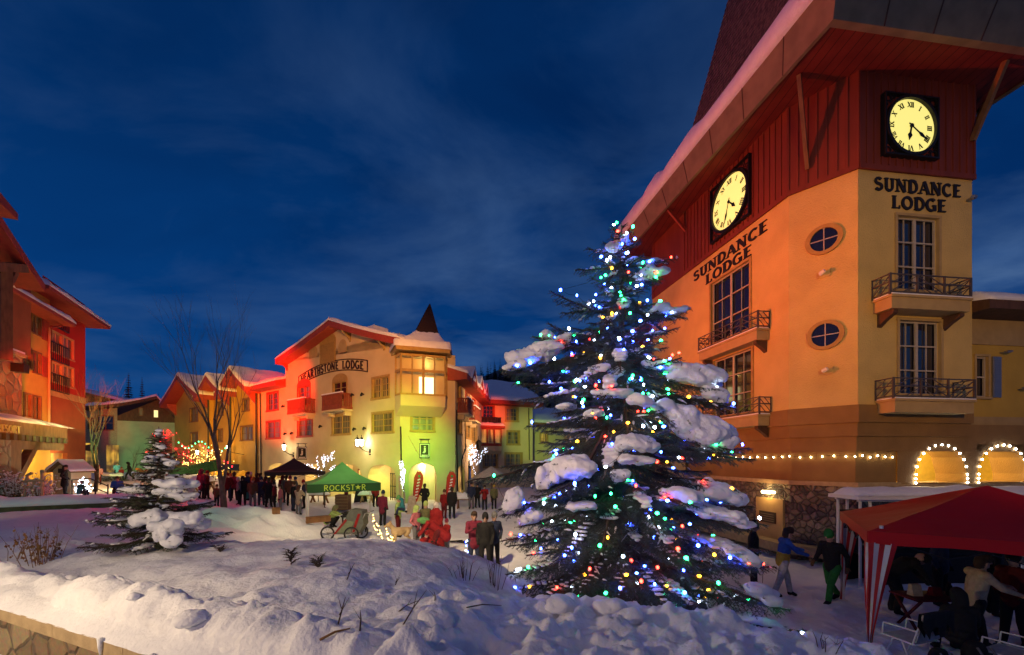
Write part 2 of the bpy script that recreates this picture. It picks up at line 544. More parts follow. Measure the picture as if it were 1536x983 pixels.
GL = {
    'A': (0.86, [([(0.08, 0), (0.43, 1)], 't'), ([(0.43, 1), (0.78, 0)], 'T'), ([(0.2, 0.34), (0.66, 0.34)], 't')], [(0.08, 0), (0.78, 0)]),
    'C': (0.8, [(arc(0.45, 0.5, 0.34, 0.45, 48, 312, 16), 'M')], []),
    'D': (0.84, [([(0.2, 0), (0.2, 1)], 'T'), ([(0.2, 0.96)] + arc(0.36, 0.5, 0.38, 0.46, 90, -90, 12) + [(0.2, 0.04)], 'M')], [(0.2, 0), (0.2, 1)]),
    'E': (0.7, [([(0.2, 0), (0.2, 1)], 'T'), ([(0.2, 0.95), (0.62, 0.95)], 't'), ([(0.2, 0.52), (0.54, 0.52)], 't'), ([(0.2, 0.05), (0.64, 0.05)], 't')], [(0.2, 0), (0.2, 1)]),
    'G': (0.86, [(arc(0.45, 0.5, 0.34, 0.45, 48, 330, 16), 'M'), ([(0.7, 0.05), (0.7, 0.45)], 'T'), ([(0.52, 0.45), (0.82, 0.45)], 't')], []),
    'H': (0.86, [([(0.2, 0), (0.2, 1)], 'T'), ([(0.68, 0), (0.68, 1)], 'T'), ([(0.2, 0.5), (0.68, 0.5)], 't')], [(0.2, 0), (0.2, 1), (0.68, 0), (0.68, 1)]),
    'I': (0.36, [([(0.18, 0), (0.18, 1)], 'T')], [(0.18, 0), (0.18, 1)]),
    'K': (0.84, [([(0.2, 0), (0.2, 1)], 'T'), ([(0.72, 1), (0.24, 0.45)], 't'), ([(0.36, 0.58), (0.76, 0)], 'T')], [(0.2, 0), (0.2, 1), (0.76, 0), (0.72, 1)]),
    'L': (0.68, [([(0.2, 0), (0.2, 1)], 'T'), ([(0.2, 0.05), (0.62, 0.05)], 't'), ([(0.61, 0.02), (0.61, 0.26)], 't')], [(0.2, 0), (0.2, 1)]),
    'N': (0.9, [([(0.16, 0), (0.16, 1)], 't'), ([(0.16, 1), (0.74, 0)], 'T'), ([(0.74, 0), (0.74, 1)], 't')], [(0.16, 0), (0.16, 1), (0.74, 1)]),
    'O': (0.88, [(arc(0.44, 0.5, 0.34, 0.45, 0, 360, 22), 'M')], []),
    'R': (0.84, [([(0.2, 0), (0.2, 1)], 'T'), ([(0.2, 0.96)] + arc(0.4, 0.74, 0.26, 0.22, 90, -90, 10) + [(0.2, 0.5)], 'M'), ([(0.38, 0.5), (0.74, 0)], 'T')], [(0.2, 0), (0.2, 1), (0.74, 0)]),
    'S': (0.68, [(arc(0.34, 0.735, 0.23, 0.22, 30, 270, 10) + arc(0.34, 0.275, 0.25, 0.24, 90, -150, 10)[1:], 'M')], []),
    'T': (0.76, [([(0.38, 0), (0.38, 1)], 'T'), ([(0.06, 0.95), (0.7, 0.95)], 't')], [(0.38, 0)]),
    'U': (0.86, [([(0.2, 1), (0.2, 0.34)] + arc(0.44, 0.34, 0.24, 0.3, 180, 360, 10) + [(0.68, 1)], 'M')], [(0.2, 1), (0.68, 1)]),
    'V': (0.82, [([(0.08, 1), (0.41, 0)], 'T'), ([(0.41, 0), (0.74, 1)], 't')], [(0.08, 1), (0.74, 1)]),
    'X': (0.8, [([(0.08, 1), (0.7, 0)], 'T'), ([(0.7, 1), (0.08, 0)], 't')], [(0.08, 1), (0.7, 0), (0.7, 1), (0.08, 0)]),
    'j': (0.6, [([(0.36, 0.72), (0.36, 0.12)] + arc(0.2, 0.12, 0.16, 0.16, 0, -140, 8), 'T'), ([(0.26, 0.72), (0.36, 0.72)], 't'), ([(0.36, 0.86), (0.36, 1.0)], 'T')], []),
    '*': (0.9, None, []),
    ' ': (0.5, [], []),
}


def letters(text, height, T=0.2, t=0.08, serif=True, gap=0.06):
    """-> list of polygons (lists of (x, y)) and the total width; x from 0, baseline at 0"""
    x = 0.0
    polys = []
    wd = {'T': T, 't': t, 'M': (T * 0.72 + t * 0.28)}
    for ch in text:
        w, strokes, ser = GL[ch]
        if strokes is None:     # five-pointed star
            pts = [(0.45 + (0.5 if i % 2 == 0 else 0.2) * math.sin(i * PI / 5), 0.5 + (0.5 if i % 2 == 0 else 0.2) * math.cos(i * PI / 5)) for i in range(10)]
            polys.append([((x + a) * height, b * height) for a, b in pts])
            x += w + gap
            continue
        for pts, k in strokes:
            h = wd[k] / 2
            L_, R_ = [], []
            n = len(pts)
            for i in range(n):
                ax, ay = pts[max(i - 1, 0)]; bx, by = pts[min(i + 1, n - 1)]
                if n > 3 and pts[0] == pts[-1] and i in (0, n - 1):
                    ax, ay = pts[-2]; bx, by = pts[1]
                dx, dy = bx - ax, by - ay
                q = math.hypot(dx, dy) or 1
                nx, ny = -dy / q * h, dx / q * h
                L_.append((pts[i][0] + nx, pts[i][1] + ny)); R_.append((pts[i][0] - nx, pts[i][1] - ny))
            for i in range(n - 1):
                polys.append([((x + a) * height, b * height) for a, b in (L_[i], L_[i + 1], R_[i + 1], R_[i])])
        if serif:
            for sx, sy in ser:
                y0, y1 = (0, 0.07) if sy == 0 else (0.93, 1.0)
                polys.append([((x + a) * height, b * height) for a, b in ((sx - 0.17, y0), (sx + 0.17, y0), (sx + 0.17, y1), (sx - 0.17, y1))])
        x += w + gap
    return polys, (x - gap) * height


def lettering(parent, pl, text, u, z, height, width=None, m=LETTER, name='lettering', d=0.01, th=0.03, bend=None, **k):
    """raised letters on a facade, centred at u, baseline at z; bend(u) lifts them along a curve"""
    polys, w = letters(text, height, **k)
    s = (width / w) if width else 1.0
    mb = MB()
    for i, p in enumerate(polys):
        q = []
        for a, b in p:
            uu = u + (a - w / 2) * s
            q.append((uu, z + b + (bend(uu) if bend else 0)))
        mb.fpoly(pl, q, d, d + th + 0.0006 * (i % 23))
    return mb.build(name, m, parent)


# ------------------------------------------------------------------ smooth value noise for terrain
def vnoise(x, y, seed=0):
    xi = np.floor(x).astype(np.int64); yi = np.floor(y).astype(np.int64)
    xf = x - xi; yf = y - yi
    xf = xf * xf * (3 - 2 * xf); yf = yf * yf * (3 - 2 * yf)

    def h(a, b):
        n = (a * 374761393 + b * 668265263 + seed * 1442695041) & 0xffffffff
        n = ((n ^ (n >> 13)) * 1274126177) & 0xffffffff
        return ((n ^ (n >> 16)) & 0xffff) / 65535.0
    return (h(xi, yi) * (1 - xf) + h(xi + 1, yi) * xf) * (1 - yf) + (h(xi, yi + 1) * (1 - xf) + h(xi + 1, yi + 1) * xf) * yf


def fbm(x, y, oct=4, seed=0):
    s = np.zeros_like(x); a = 1.0; t = 0.0
    for o in range(oct):
        s += a * (vnoise(x * 2 ** o + 17.3 * o, y * 2 ** o - 9.1 * o, seed + o) - 0.5); t += a; a *= 0.5
    return s / t
# ------------------------------------------------------------------ camera
cam = bpy.data.cameras.new('camera')
cam.sensor_width = 36.0
cam.lens = 36.0 * CF / 1536.0
cam.shift_y = (HY - 491.5) / 1536.0
cam.clip_start = 0.1
cam.clip_end = 3000
camo = bpy.data.objects.new('camera', cam)
camo.location = (0, 0, EYE)
camo.rotation_euler = (PI / 2, 0, 0)
COL.objects.link(camo)
SC.camera = camo

# ------------------------------------------------------------------ dusk sky
wd = bpy.data.worlds.new('World'); SC.world = wd
wd.use_nodes = True
nt = wd.node_tree; N = nt.nodes; L = nt.links
N.clear()
wo = N.new('ShaderNodeOutputWorld'); bg = N.new('ShaderNodeBackground')
L.new(bg.outputs[0], wo.inputs[0])
tc = N.new('ShaderNodeTexCoord')
sep = N.new('ShaderNodeSeparateXYZ'); L.new(tc.outputs['Generated'], sep.inputs[0])
ramp = N.new('ShaderNodeValToRGB')
els = ramp.color_ramp.elements
SKY = [(0.0, (0.008, 0.070, 0.22)), (0.10, (0.004, 0.050, 0.190)), (0.30, (0.0012, 0.035, 0.155)), (0.55, (0.0008, 0.024, 0.110)), (1.0, (0.001, 0.014, 0.065))]
while len(els) < len(SKY): els.new(0.5)
for e, (p, c) in zip(els, SKY):
    e.position = p; e.color = (*c, 1)
L.new(sep.outputs[2], ramp.inputs[0])
# clouds: noise on a flat layer far above, projected through the view direction
zz = N.new('ShaderNodeMath'); zz.operation = 'MAXIMUM'; zz.inputs[1].default_value = 0.02; L.new(sep.outputs[2], zz.inputs[0])
za = N.new('ShaderNodeMath'); za.operation = 'ADD'; za.inputs[1].default_value = 0.22; L.new(zz.outputs[0], za.inputs[0])
dv = N.new('ShaderNodeVectorMath'); dv.operation = 'DIVIDE'
cmb = N.new('ShaderNodeCombineXYZ')
for i in range(3): L.new(za.outputs[0], cmb.inputs[i])
L.new(tc.outputs['Generated'], dv.inputs[0]); L.new(cmb.outputs[0], dv.inputs[1])
mp = N.new('ShaderNodeMapping'); mp.inputs['Scale'].default_value = (1.0, 1.5, 0.0); mp.inputs['Location'].default_value = (3.1, 1.2, 0)
mp.inputs['Rotation'].default_value = (0, 0, 0.35)
L.new(dv.outputs[0], mp.inputs[0])
c1 = N.new('ShaderNodeTexNoise'); c1.inputs['Scale'].default_value = 1.5; c1.inputs['Detail'].default_value = 9; c1.inputs['Roughness'].default_value = 0.58
c1.inputs['Distortion'].default_value = 0.5
L.new(mp.outputs[0], c1.inputs['Vector'])
cr = N.new('ShaderNodeValToRGB')
cr.color_ramp.elements[0].position = 0.42; cr.color_ramp.elements[1].position = 0.70
L.new(c1.outputs['Fac'], cr.inputs[0])
# more cloud to the right of the view than to the left
side = N.new('ShaderNodeMapRange'); side.inputs[1].default_value = -0.75; side.inputs[2].default_value = 0.15
side.inputs[3].default_value = 0.3; side.inputs[4].default_value = 1.0
L.new(sep.outputs[0], side.inputs[0])
low = N.new('ShaderNodeMapRange'); low.inputs[1].default_value = 0.15; low.inputs[2].default_value = 0.75
low.inputs[3].default_value = 1.0; low.inputs[4].default_value = 0.22
L.new(sep.outputs[2], low.inputs[0])
mu = N.new('ShaderNodeMath'); mu.operation = 'MULTIPLY'; L.new(cr.outputs[0], mu.inputs[0]); L.new(side.outputs[0], mu.inputs[1])
mu2 = N.new('ShaderNodeMath'); mu2.operation = 'MULTIPLY'; L.new(mu.outputs[0], mu2.inputs[0]); L.new(low.outputs[0], mu2.inputs[1])
mx = N.new('ShaderNodeMix'); mx.data_type = 'RGBA'
L.new(mu2.outputs[0], mx.inputs[0]); L.new(ramp.outputs[0], mx.inputs[6]); mx.inputs[7].default_value = (0.056, 0.115, 0.25, 1)
# darker cloud bellies
c2 = N.new('ShaderNodeTexNoise'); c2.inputs['Scale'].default_value = 2.3; c2.inputs['Detail'].default_value = 6; c2.inputs['Distortion'].default_value = 0.4
L.new(mp.outputs[0], c2.inputs['Vector'])
cr2 = N.new('ShaderNodeValToRGB'); cr2.color_ramp.elements[0].position = 0.32; cr2.color_ramp.elements[1].position = 0.62
cr2.color_ramp.elements[0].color = (0.60, 0.68, 0.74, 1)
L.new(c2.outputs['Fac'], cr2.inputs[0])
mm = N.new('ShaderNodeMix'); mm.data_type = 'RGBA'; mm.blend_type = 'MULTIPLY'; L.new(side.outputs[0], mm.inputs[0])
L.new(mx.outputs[2], mm.inputs[6]); L.new(cr2.outputs[0], mm.inputs[7])
L.new(mm.outputs[2], bg.inputs[0])
bg.inputs[1].default_value = 1.15

dusk_fill = bpy.data.lights.new('dusk_fill', 'SUN'); dusk_fill.energy = 0.10; dusk_fill.angle = math.radians(60); dusk_fill.color = (1.0, 0.62, 0.55)  # weak warm fill added for twilight and town glow
so = bpy.data.objects.new('dusk_fill', dusk_fill); COL.objects.link(so)
so.rotation_euler = (math.radians(42), 0, math.radians(-18))

SC.view_settings.view_transform = 'Standard'
SC.view_settings.look = 'None'
SC.view_settings.exposure = 0
SC.view_settings.gamma = 1
SC.cycles.use_denoising = True
SC.cycles.max_bounces = 5
SC.cycles.diffuse_bounces = 3
SC.cycles.glossy_bounces = 2
SC.cycles.sample_clamp_indirect = 4
SC.cycles.caustics_reflective = False
SC.cycles.caustics_refractive = False


def spot(name, loc, aim, watts, col, deg=40, blend=0.5, rad=0.15):
    l = bpy.data.lights.new(name, 'SPOT'); l.energy = watts; l.color = col; l.spot_size = math.radians(deg); l.spot_blend = blend
    l.shadow_soft_size = rad
    o = bpy.data.objects.new(name, l); COL.objects.link(o)
    o.location = loc
    o.rotation_euler = (Vector(aim) - Vector(loc)).to_track_quat('-Z', 'Y').to_euler()
    return o


def lamp(name, loc, watts, col, rad=0.05):
    l = bpy.data.lights.new(name, 'POINT'); l.energy = watts; l.color = col; l.shadow_soft_size = rad
    o = bpy.data.objects.new(name, l); COL.objects.link(o); o.location = loc
    return o


# ------------------------------------------------------------------ terrain
W0 = Vector((-6.85, 5.5)); WV = Vector((3.42, -1.42)).normalized(); WN = Vector((-WV.y, WV.x))      # planter wall line, WN points into the bed
CTRL = []


def cp(px, py, Y, w=1.0):
    p = W(px, py, Y); CTRL.append((p.x, p.y, p.z, w))


# planted bed in front
for a in [(0, 815, 9.0), (120, 852, 7.4), (230, 826, 8.6), (200, 850, 7.4), (300, 818, 8.8), (300, 880, 5.9), (400, 816, 8.8), (420, 866, 6.2), (480, 816, 8.6), (420, 950, 4.4),
          (540, 815, 8.6), (600, 814, 8.5), (660, 826, 8.4), (720, 846, 8.3), (765, 876, 8.0), (520, 860, 6.4), (620, 875, 6.2), (540, 950, 4.4), (640, 955, 4.3), (700, 900, 5.4),
          (760, 930, 5.2), (840, 915, 5.9), (760, 985, 4.3), (900, 926, 5.7), (940, 940, 5.5), (1010, 938, 5.6), (1100, 952, 5.4), (1170, 968, 5.1), (900, 1010, 4.2), (1060, 1010, 4.2), (1230, 1000, 4.9),
          # behind the ridge
          (800, 905, 8.2), (870, 905, 8.7), (960, 915, 8.6), (1050, 930, 8.0), (1150, 945, 7.6), (1240, 965, 7.3),
          # left: open snow up to the low wall
          (60, 790, 12.0), (150, 786, 13.0), (60, 772, 16.0), (200, 780, 15.5), (0, 745, 24), (120, 743, 24), (220, 742, 24),
          # berm below the crowd
          (240, 775, 15), (300, 770, 16), (350, 762, 17.5), (400, 761, 17.5), (440, 768, 17.5), (465, 786, 17.5), (380, 800, 13.0), (450, 806, 12.0), (320, 800, 12.5), (280, 800, 13),
          ]:
    cp(*a)
for x, y, z in [(-3.5, 14, 0.15), (0, 12, 0.05), (-1, 15, 0), (-4, 18, 0), (3, 13, 0), (0, 18, 0), (5, 16, 0), (-5, 22, 0.0), (0, 23, 0), (5, 22, 0), (8, 12, 0.05), (7.3, 10, 0), (10, 10, 0), (9, 8, 0.05), (11, 6, 0), (7.5, 7, 0.05), (8.5, 4.5, 0.1),
                (-8, 23, 0.1), (-10, 28, 0.5), (-14, 27, 0.6), (-18, 28, 0.8), (-24, 28, 1.0), (-30, 27, 1.1), (-22, 45, 1.2), (-35, 45, 1.3), (-45, 60, 1.4), (-12, 36, 0.3), (-6, 30, 0.0), (0, 32, 0), (6, 40, 0), (20, 30, 0),
                (14, 14, 0), (20, 10, 0), (14, 20, 0), (-60, 80, 1.5), (0, 90, 0.5), (60, 60, 0), (-30, 20, 1.1), (-24, 18, 1.1), (-18, 14, 1.2), (-14, 10, 1.3), (-12, 7, 1.4), (0, 45, 0)]:
    CTRL.append((x, y, z, 1.0))
for px_ in range(490, 1560, 70):
    for Y_ in (13.5, 16, 19, 23, 28, 36):
        CTRL.append(((px_ - CX) / CF * Y_, Y_, 0.0, 1.0))
for x, y, z in [(-7.2, 17.5, -.12), (-6.0, 16.2, -.08), (-7.6, 15.6, .08), (-6.6, 19.5, -.05), (-8.6, 20.5, 0), (-5.2, 14.6, 0)]: CTRL.append((x, y, z, 1.5))
CT = np.array(CTRL)


def terrain(x, y, detail=True):
    x = np.asarray(x, float); y = np.asarray(y, float)
    shp = x.shape
    X = x.ravel(); Y = y.ravel()
    num = np.zeros_like(X); den = np.zeros_like(X)
    for cx, cy, cz, w in CT:
        d2 = (X - cx) ** 2 + (Y - cy) ** 2
        s2 = (0.10 * math.hypot(cx, cy)) ** 2
        ww = w / (d2 + s2 * 0.25) ** 1.9 * s2
        num += ww * cz; den += ww
    z = num / den
    s = (X - W0.x) * WN.x + (Y - W0.y) * WN.y
    near = np.clip((10.5 - Y) / 3.0, 0, 1)
    # bank of snow heaped on the wall
    bump = 0.30 * np.exp(-((s - 0.42) / 0.30) ** 2)
    left = np.clip((0.4 - X) / 1.5, 0, 1)
    hh = np.where(s > 0.1, bump * left, 0)
    trench = -0.14 * np.exp(-((s - 1.25) / 0.45) ** 2) * np.clip((-3.2 - X) / 1.0, 0, 1)
    z = z + hh + trench
    if detail:
        n = fbm(X * 1.1, Y * 1.1, 4, 3)
        n2 = fbm(X * 4.2, Y * 4.2, 3, 11)
        ridge = 0.5 - np.abs(fbm(X * 1.9 + n * 1.2, Y * 1.9, 3, 21)) * 2
        n3 = fbm(X * 9.0, Y * 9.0, 3, 31)
        bed = np.clip((9.6 - Y) / 1.5, 0, 1) * np.clip((7.0 - X) / 1.0, 0, 1)
        lump = np.clip((X + 2.4) / 1.6, 0, 1) * np.clip((7.2 - Y) / 1.2, 0, 1)
        z = z + bed * (n * 0.30 + n2 * 0.06 + n3 * 0.035) + lump * bed * (n2 * 0.20 + (ridge - 0.35) * 0.20 + n3 * 0.05)
        pl = (1 - bed)
        rdg = 1 - np.abs(fbm(X * 3.1 + n, Y * 3.1, 3, 41)) * 4
        cl = np.clip((vnoise(X * 6.5 + n2, Y * 6.5, 51) - .60) / .16, 0, 1); cl2 = np.clip((vnoise(X * 13 + n2, Y * 13, 52) - .62) / .16, 0, 1)
        ft = np.clip((vnoise(X * 3.4, Y * 2.6, 53) - .58) / .12, 0, 1)
        mk = np.clip((vnoise(X * .8 + 3, Y * .8, 61) - .35) / .3, 0, 1) * .75 + .25
        mk = np.maximum(mk * np.clip(1 - (Y - 6.2) / 2.0, .25, 1), lump)
        z = z + bed * mk * (rdg * .04 + cl * .06 + cl2 * .022) + pl * (cl * .02 + cl2 * .02 - ft * .06)
        z = z + pl * (n2 * 0.07 + n * 0.05 + n3 * 0.045)
        berm = np.exp(-((X + 9.5) / 5.0) ** 2 - ((Y - 16.5) / 3.0) ** 2)
        z = z + berm * (fbm(X * 2.0, Y * 2.0, 4, 5) * 0.8)
        z = z + np.where((s < 0.5) & (s > 0.0), n2 * 0.07, 0)
    # the bed ends at the wall, the path outside is lower
    z = np.where(s <= 0.12, 0.86 + 0.03 * np.sin(X * 3) + (0.10 * fbm(X * 2.5, Y * 2.5, 3, 9) if detail else 0), z)
    return z.reshape(shp)


def ground(x, y):
    return float(terrain(np.array([x]), np.array([y]), True)[0])


def sheet(name, xs, ys, drop=None):
    X, Y = np.meshgrid(xs, ys)
    Z = terrain(X, Y)
    if drop is not None:
        Z = Z - drop(X, Y)
    V = np.stack([X.ravel(), Y.ravel(), Z.ravel()], 1)
    nx, ny = len(xs), len(ys)
    i = np.arange((ny - 1) * (nx - 1)); r = i // (nx - 1); c = i % (nx - 1)
    a = r * nx + c
    F = np.stack([a, a + 1, a + nx + 1, a + nx], 1)
    return V, F


near_x = np.arange(-10.5, 10.0, 0.05); near_y = np.arange(2.6, 11.0, 0.05)
V1, F1 = sheet('n', near_x, near_y)
o = link('snow_ground', fast_mesh('snow_ground', V1, F1, SNOW, smooth=True)); tag(o, kind='structure')
far_x = np.concatenate([np.array([-900, -500, -250, -150, -100, -70]), np.arange(-55, 35, 0.30), np.array([40, 60, 100, 200, 500, 900])])
far_y = np.concatenate([np.array([-60, -20, -5]), np.arange(-2, 36, 0.25), np.arange(36, 80, 1.5), np.array([90, 120, 200, 400, 900, 1500])])
V2, F2 = sheet('f', far_x, far_y, lambda X, Y: np.where((X > -10.2) & (X < 9.6) & (Y > 2.9) & (Y < 10.7), 0.6, 0.0))
o = link('plaza_snow', fast_mesh('plaza_snow', V2, F2, SNOW, smooth=True)); tag(o, kind='structure')

# planter wall along the front edge: stones under a cap, snow spilling over it
t = thing('planter_wall', 'low stone planter wall with pale cap at the near left corner', 'wall', (W0.x, W0.y, 0.7))
pl = Plane(W0 - WV * 6, W0 + WV * 9)
m = MB(); m.fbox(pl, 0, 15, 0.5, 1.32, -0.28, -0.015); m.build('stones', PLANTERSTONE, t)
m = MB()
for k in range(10):
    m.fbox(pl, k * 1.5 + .004, k * 1.5 + 1.496, 1.318, 1.47, -0.36, 0.03)
m.build('cap', CAPSTONE, t)
V = []; F = []; nn = 150; rows = 11
for i in range(nn + 1):
    q = W0 + WV * (-5 + 13 * i / nn)
    k = float(fbm(np.array([i * .21]), np.array([.5]), 4, 8)[0]); k2 = float(fbm(np.array([i * .55]), np.array([7.5]), 3, 9)[0])
    for j in range(rows):
        f = j / (rows - 1); sft = -.035 + .75 * f + (.03 * k2 if j == 0 else 0)
        p = q + WN * sft; zt = ground(p.x, p.y) if sft > .14 else 1.6
        z_ = 1.465 + (.16 + .16 * k) * math.sin(min(1, f * 3.2) * PI / 2) * (1 if f else 0)
        b_ = min(1, max(0, (f - .25) / .45)); z_ = z_ * (1 - b_) + (zt - .03 * (f > .9) + .015) * b_
        V.append((p.x, p.y, z_ + .03 * k2 * (j > 0)))
for i in range(nn):
    for j in range(rows - 1): a_ = i * rows + j; F.append((a_, a_ + rows, a_ + rows + 1, a_ + 1))
m = MB(); m.add(V, F); m.build('snow', SNOW, t, smooth=True, fix=False)
for k in range(2):
    q = W0 + WV * (2.6 + .95 * k) - WN * .045
    m = MB(); m.tube([(q.x, q.y, 1.50), (q.x, q.y, 1.40), (q.x, q.y, 1.40 - .10 - .05 * (k % 3))], [.03, .022, .004], 6); m.build('icicle', SNOW, t, smooth=True)
# ------------------------------------------------------------------ clock-tower lodge on the right
S_ = 5.6
def sp(px, q): return ((px - CX) / CF * S_ * 1000 / q, S_ * 1000 / q)
# plan corners from the boundary between boards and plaster (same height all round)
kA, kB, kC, kD = 277., 395., 436., 419.
SA = Vector(((1028 - CX) / CF, 1)) * (3.61 * S_); SB = Vector(((1183 - CX) / CF, 1)) * (2.532 * S_)
SCC = Vector(((1287 - CX) / CF, 1)) * (2.294 * S_); SD = Vector(((1458 - CX) / CF, 1)) * (2.387 * S_)
PAB, PBC, PCD = Plane(SA, SB), Plane(SB, SCC), Plane(SCC, SD)
ZRED = EYE + (HY - 254) / CF * SCC.y       # boards begin
ZTOP = 15.75
ZBELT = EYE + (HY - 607) / CF * SCC.y      # plaster ends, belt begins
ZB2 = ZBELT - 0.95
sl = thing('clock_tower_lodge', 'cream and red lodge with an illuminated clock tower under a steep shingled roof', 'building', (SCC.x, SCC.y, 0))
sb_back = SD + Vector((-PCD.n.x, -PCD.n.y)) * 8.5
sa_back = SA + PAB.u * -0.0

# openings
winAB = [PAB.rect(1068, 411, 1124, 489), PAB.rect(1072, 533, 1127, 606)]
winCD = [PCD.rect(1345, 326, 1407, 440), PCD.rect(1348, 483, 1410, 596)]
def _same(rs, pl, top, bot):
    return rs
m = MB()
def wl(pl, ops): wall(m, pl, 0, pl.len, ZBELT, ZRED, ops, 0.22)
# the french doors run down to their balcony floors
doorAB = []
for (x0, x1, y0, y1) in ((1067, 1125, 408, 505), (1071, 1128, 532, 622)):
    a, b, z0, z1 = PAB.rect(x0, y0, x1, y1); doorAB.append((a, b, z0, z1))
doorCD = []
for (x0, x1, y0, y1) in ((1345, 1407, 326, 436), (1348, 1410, 482, 592)):
    a, b, z0, z1 = PCD.rect(x0, y0, x1, y1); doorCD.append((a, b, z0, z1))
wl(PAB, doorAB); wl(PBC, []); wl(PCD, doorCD)
m.build('plaster_wall', STUCCO, sl)
m = MB()
back = [SD + PAB.u * -9.5, SA + PAB.u * -3.2]
for i_, (a, b) in enumerate(((SD, back[0]), (back[0], back[1]), (back[1], SA))):
    p = Plane(a, b); zz_ = 0 if i_ else ZBELT - .3; m.add([p.pt(0, zz_), p.pt(p.len, zz_), p.pt(p.len, ZRED), p.pt(0, ZRED)], [(0, 1, 2, 3)])
m.build('rear_wall', STUCCO, sl)
# board cladding with battens
m = MB()
for pl in (PAB, PBC, PCD):
    m.fbox(pl, -0.02, pl.len + 0.02, ZRED, ZTOP, -0.3, 0.05)
    n = int(pl.len / 0.26)
    for i in range(n + 1):
        u = pl.len * i / n
        m.fbox(pl, u - .03, u + .03, ZRED + .12, ZTOP, 0.05, 0.085)
    m.fbox(pl, -0.03, pl.len + .03, ZRED - .02, ZRED + .14, 0.05, 0.10)
for a, b in ((SD, back[0]), (back[0], back[1]), (back[1], SA)):
    p = Plane(a, b); m.fbox(p, 0, p.len, ZRED, ZTOP, -.3, 0.05)
m.build('board_cladding', REDBOARD, sl)
# belt courses and ground floor
zs = [ZBELT, ZBELT - .62, ZBELT - 1.15, ZBELT - 1.6]
outs = [0.02, 0.06, 0.10, 0.14]
m = MB()
AEND = 1.55
def ring(z0, z1, d, mi=0, ext=0.0):
    """band round the three visible faces, mitred at the corners"""
    pts = []
    pls = (PAB, PBC, PCD)
    pts.append(PAB.pt(-ext, 0, d).xy)
    for p, q in ((PAB, PBC), (PBC, PCD)):
        a = p.pt(0, 0, d).xy; b = q.pt(0, 0, d).xy
        # intersection of the two offset lines
        r = b - a
        cr_ = p.u.x * q.u.y - p.u.y * q.u.x
        s = (r.x * q.u.y - r.y * q.u.x) / cr_
        pts.append(a + p.u * s)
    pts.append(PCD.pt(PCD.len, 0, d).xy)
    return pts
def band(mb, z0, z1, d, inner=-0.4, end=None):
    o_ = ring(0, 0, d); i_ = ring(0, 0, inner)
    if end: o_[3] = PCD.pt(end, 0, d).xy; i_[3] = PCD.pt(end, 0, inner).xy
    for k in range(3):
        mb.hexa([(*o_[k], z0), (*o_[k + 1], z0), (*i_[k + 1], z0), (*i_[k], z0), (*o_[k], z1), (*o_[k + 1], z1), (*i_[k + 1], z1), (*i_[k], z1)])
band(m, ZBELT - .55, ZBELT, 0.05); band(m, ZBELT - .98, ZBELT - .552, -0.03); band(m, ZBELT - 1.45, ZBELT - .982, -0.10)
m.build('belt_courses', BELT, sl)
ZST = EYE + (HY - 727) / CF * SCC.y + 0.05     # top of the stone base
m = MB(); band(m, ZST, ZBELT - 1.452, -0.16, end=AEND); m.build('ground_floor_wall', BELT, sl)
m = MB(); band(m, -0.3, ZST - .14, -0.10, end=AEND); m.build('stone_base', STONE, sl)
m = MB(); band(m, ZST - .138, ZST + .002, 0.0, end=AEND); m.build('stone_cap', CAPSTONE, sl)
m = MB(); band(m, 0.25, 0.55, 0.45, -0.08, end=AEND); m.build('bench_ledge', CAPSTONE, sl)

def railing(pl, parent, u0, u1, z, d, h=0.62):
    mb = MB()
    def run(f, L_):
        n = max(1, round(L_ / 0.95))
        for zz_ in (z + .08, z + h * .62, z + h):
            mb.bar(f(0, zz_), f(L_, zz_), .03, .035)
        for i in range(n + 1):
            mb.bar(f(L_ * i / n, z), f(L_ * i / n, z + h + .02), .045)
        for i in range(n):
            a, b = L_ * i / n, L_ * (i + 1) / n
            s = 1 if i % 2 == 0 else -1
            for k in (-.45, 0, .45):
                lo = max(0, k); hi = min(1, 1 + k)
                pa, pb = (a + (b - a) * lo, a + (b - a) * hi)
                za, zb = (z + .08 + (h - .1) * (lo - k), z + .08 + (h - .1) * (hi - k))
                if s < 0: pa, pb = a + b - pa, a + b - pb
                mb.bar(f(pa, za), f(pb, zb), .018, .022)
    run(lambda t, zz_: pl.pt(u0 + t, zz_, d - .06), u1 - u0)
    run(lambda t, zz_: pl.pt(u0 + .02, zz_, t), d - .06)
    run(lambda t, zz_: pl.pt(u1 - .02, zz_, t), d - .06)
    return mb.build('railing', RAIL, parent)

def balcony(pl, x0, x1, ytop, sl_, d=0.62, brackets=True):
    a, z = pl.px(x0, ytop, d); b = pl.px(x1, ytop, d)[0]
    c = (x0 + x1) / 2
    z = pl.px(c, ytop, d)[1]
    mb = MB()
    mb.fbox(pl, a + .05, b - .05, z - .36, z - .02, -.05, d - .05)
    mb.fbox(pl, a, b, z - .02, z + .05, -.05, d)
    o_ = mb.build('balcony', TAN, sl_)
    if brackets:
        for u in (a + .2, b - .3):
            k = MB()
            k.prism([pl.pt(u, z - .37, .0), pl.pt(u, z - .37, d * .8), pl.pt(u, z - .47, d * .8), pl.pt(u, z - .62, d * .35), pl.pt(u, z - .78, 0)], pl.u3 * .16)
            k.build('bracket', DARKWOOD, o_)
    railing(pl, o_, a, b, z + .05, d)
    s = MB(); s.fbox(pl, a + .02, b - .02, z + .048, z + .085, .05, d - .01); s.build('snow', SNOW, o_)
    return z
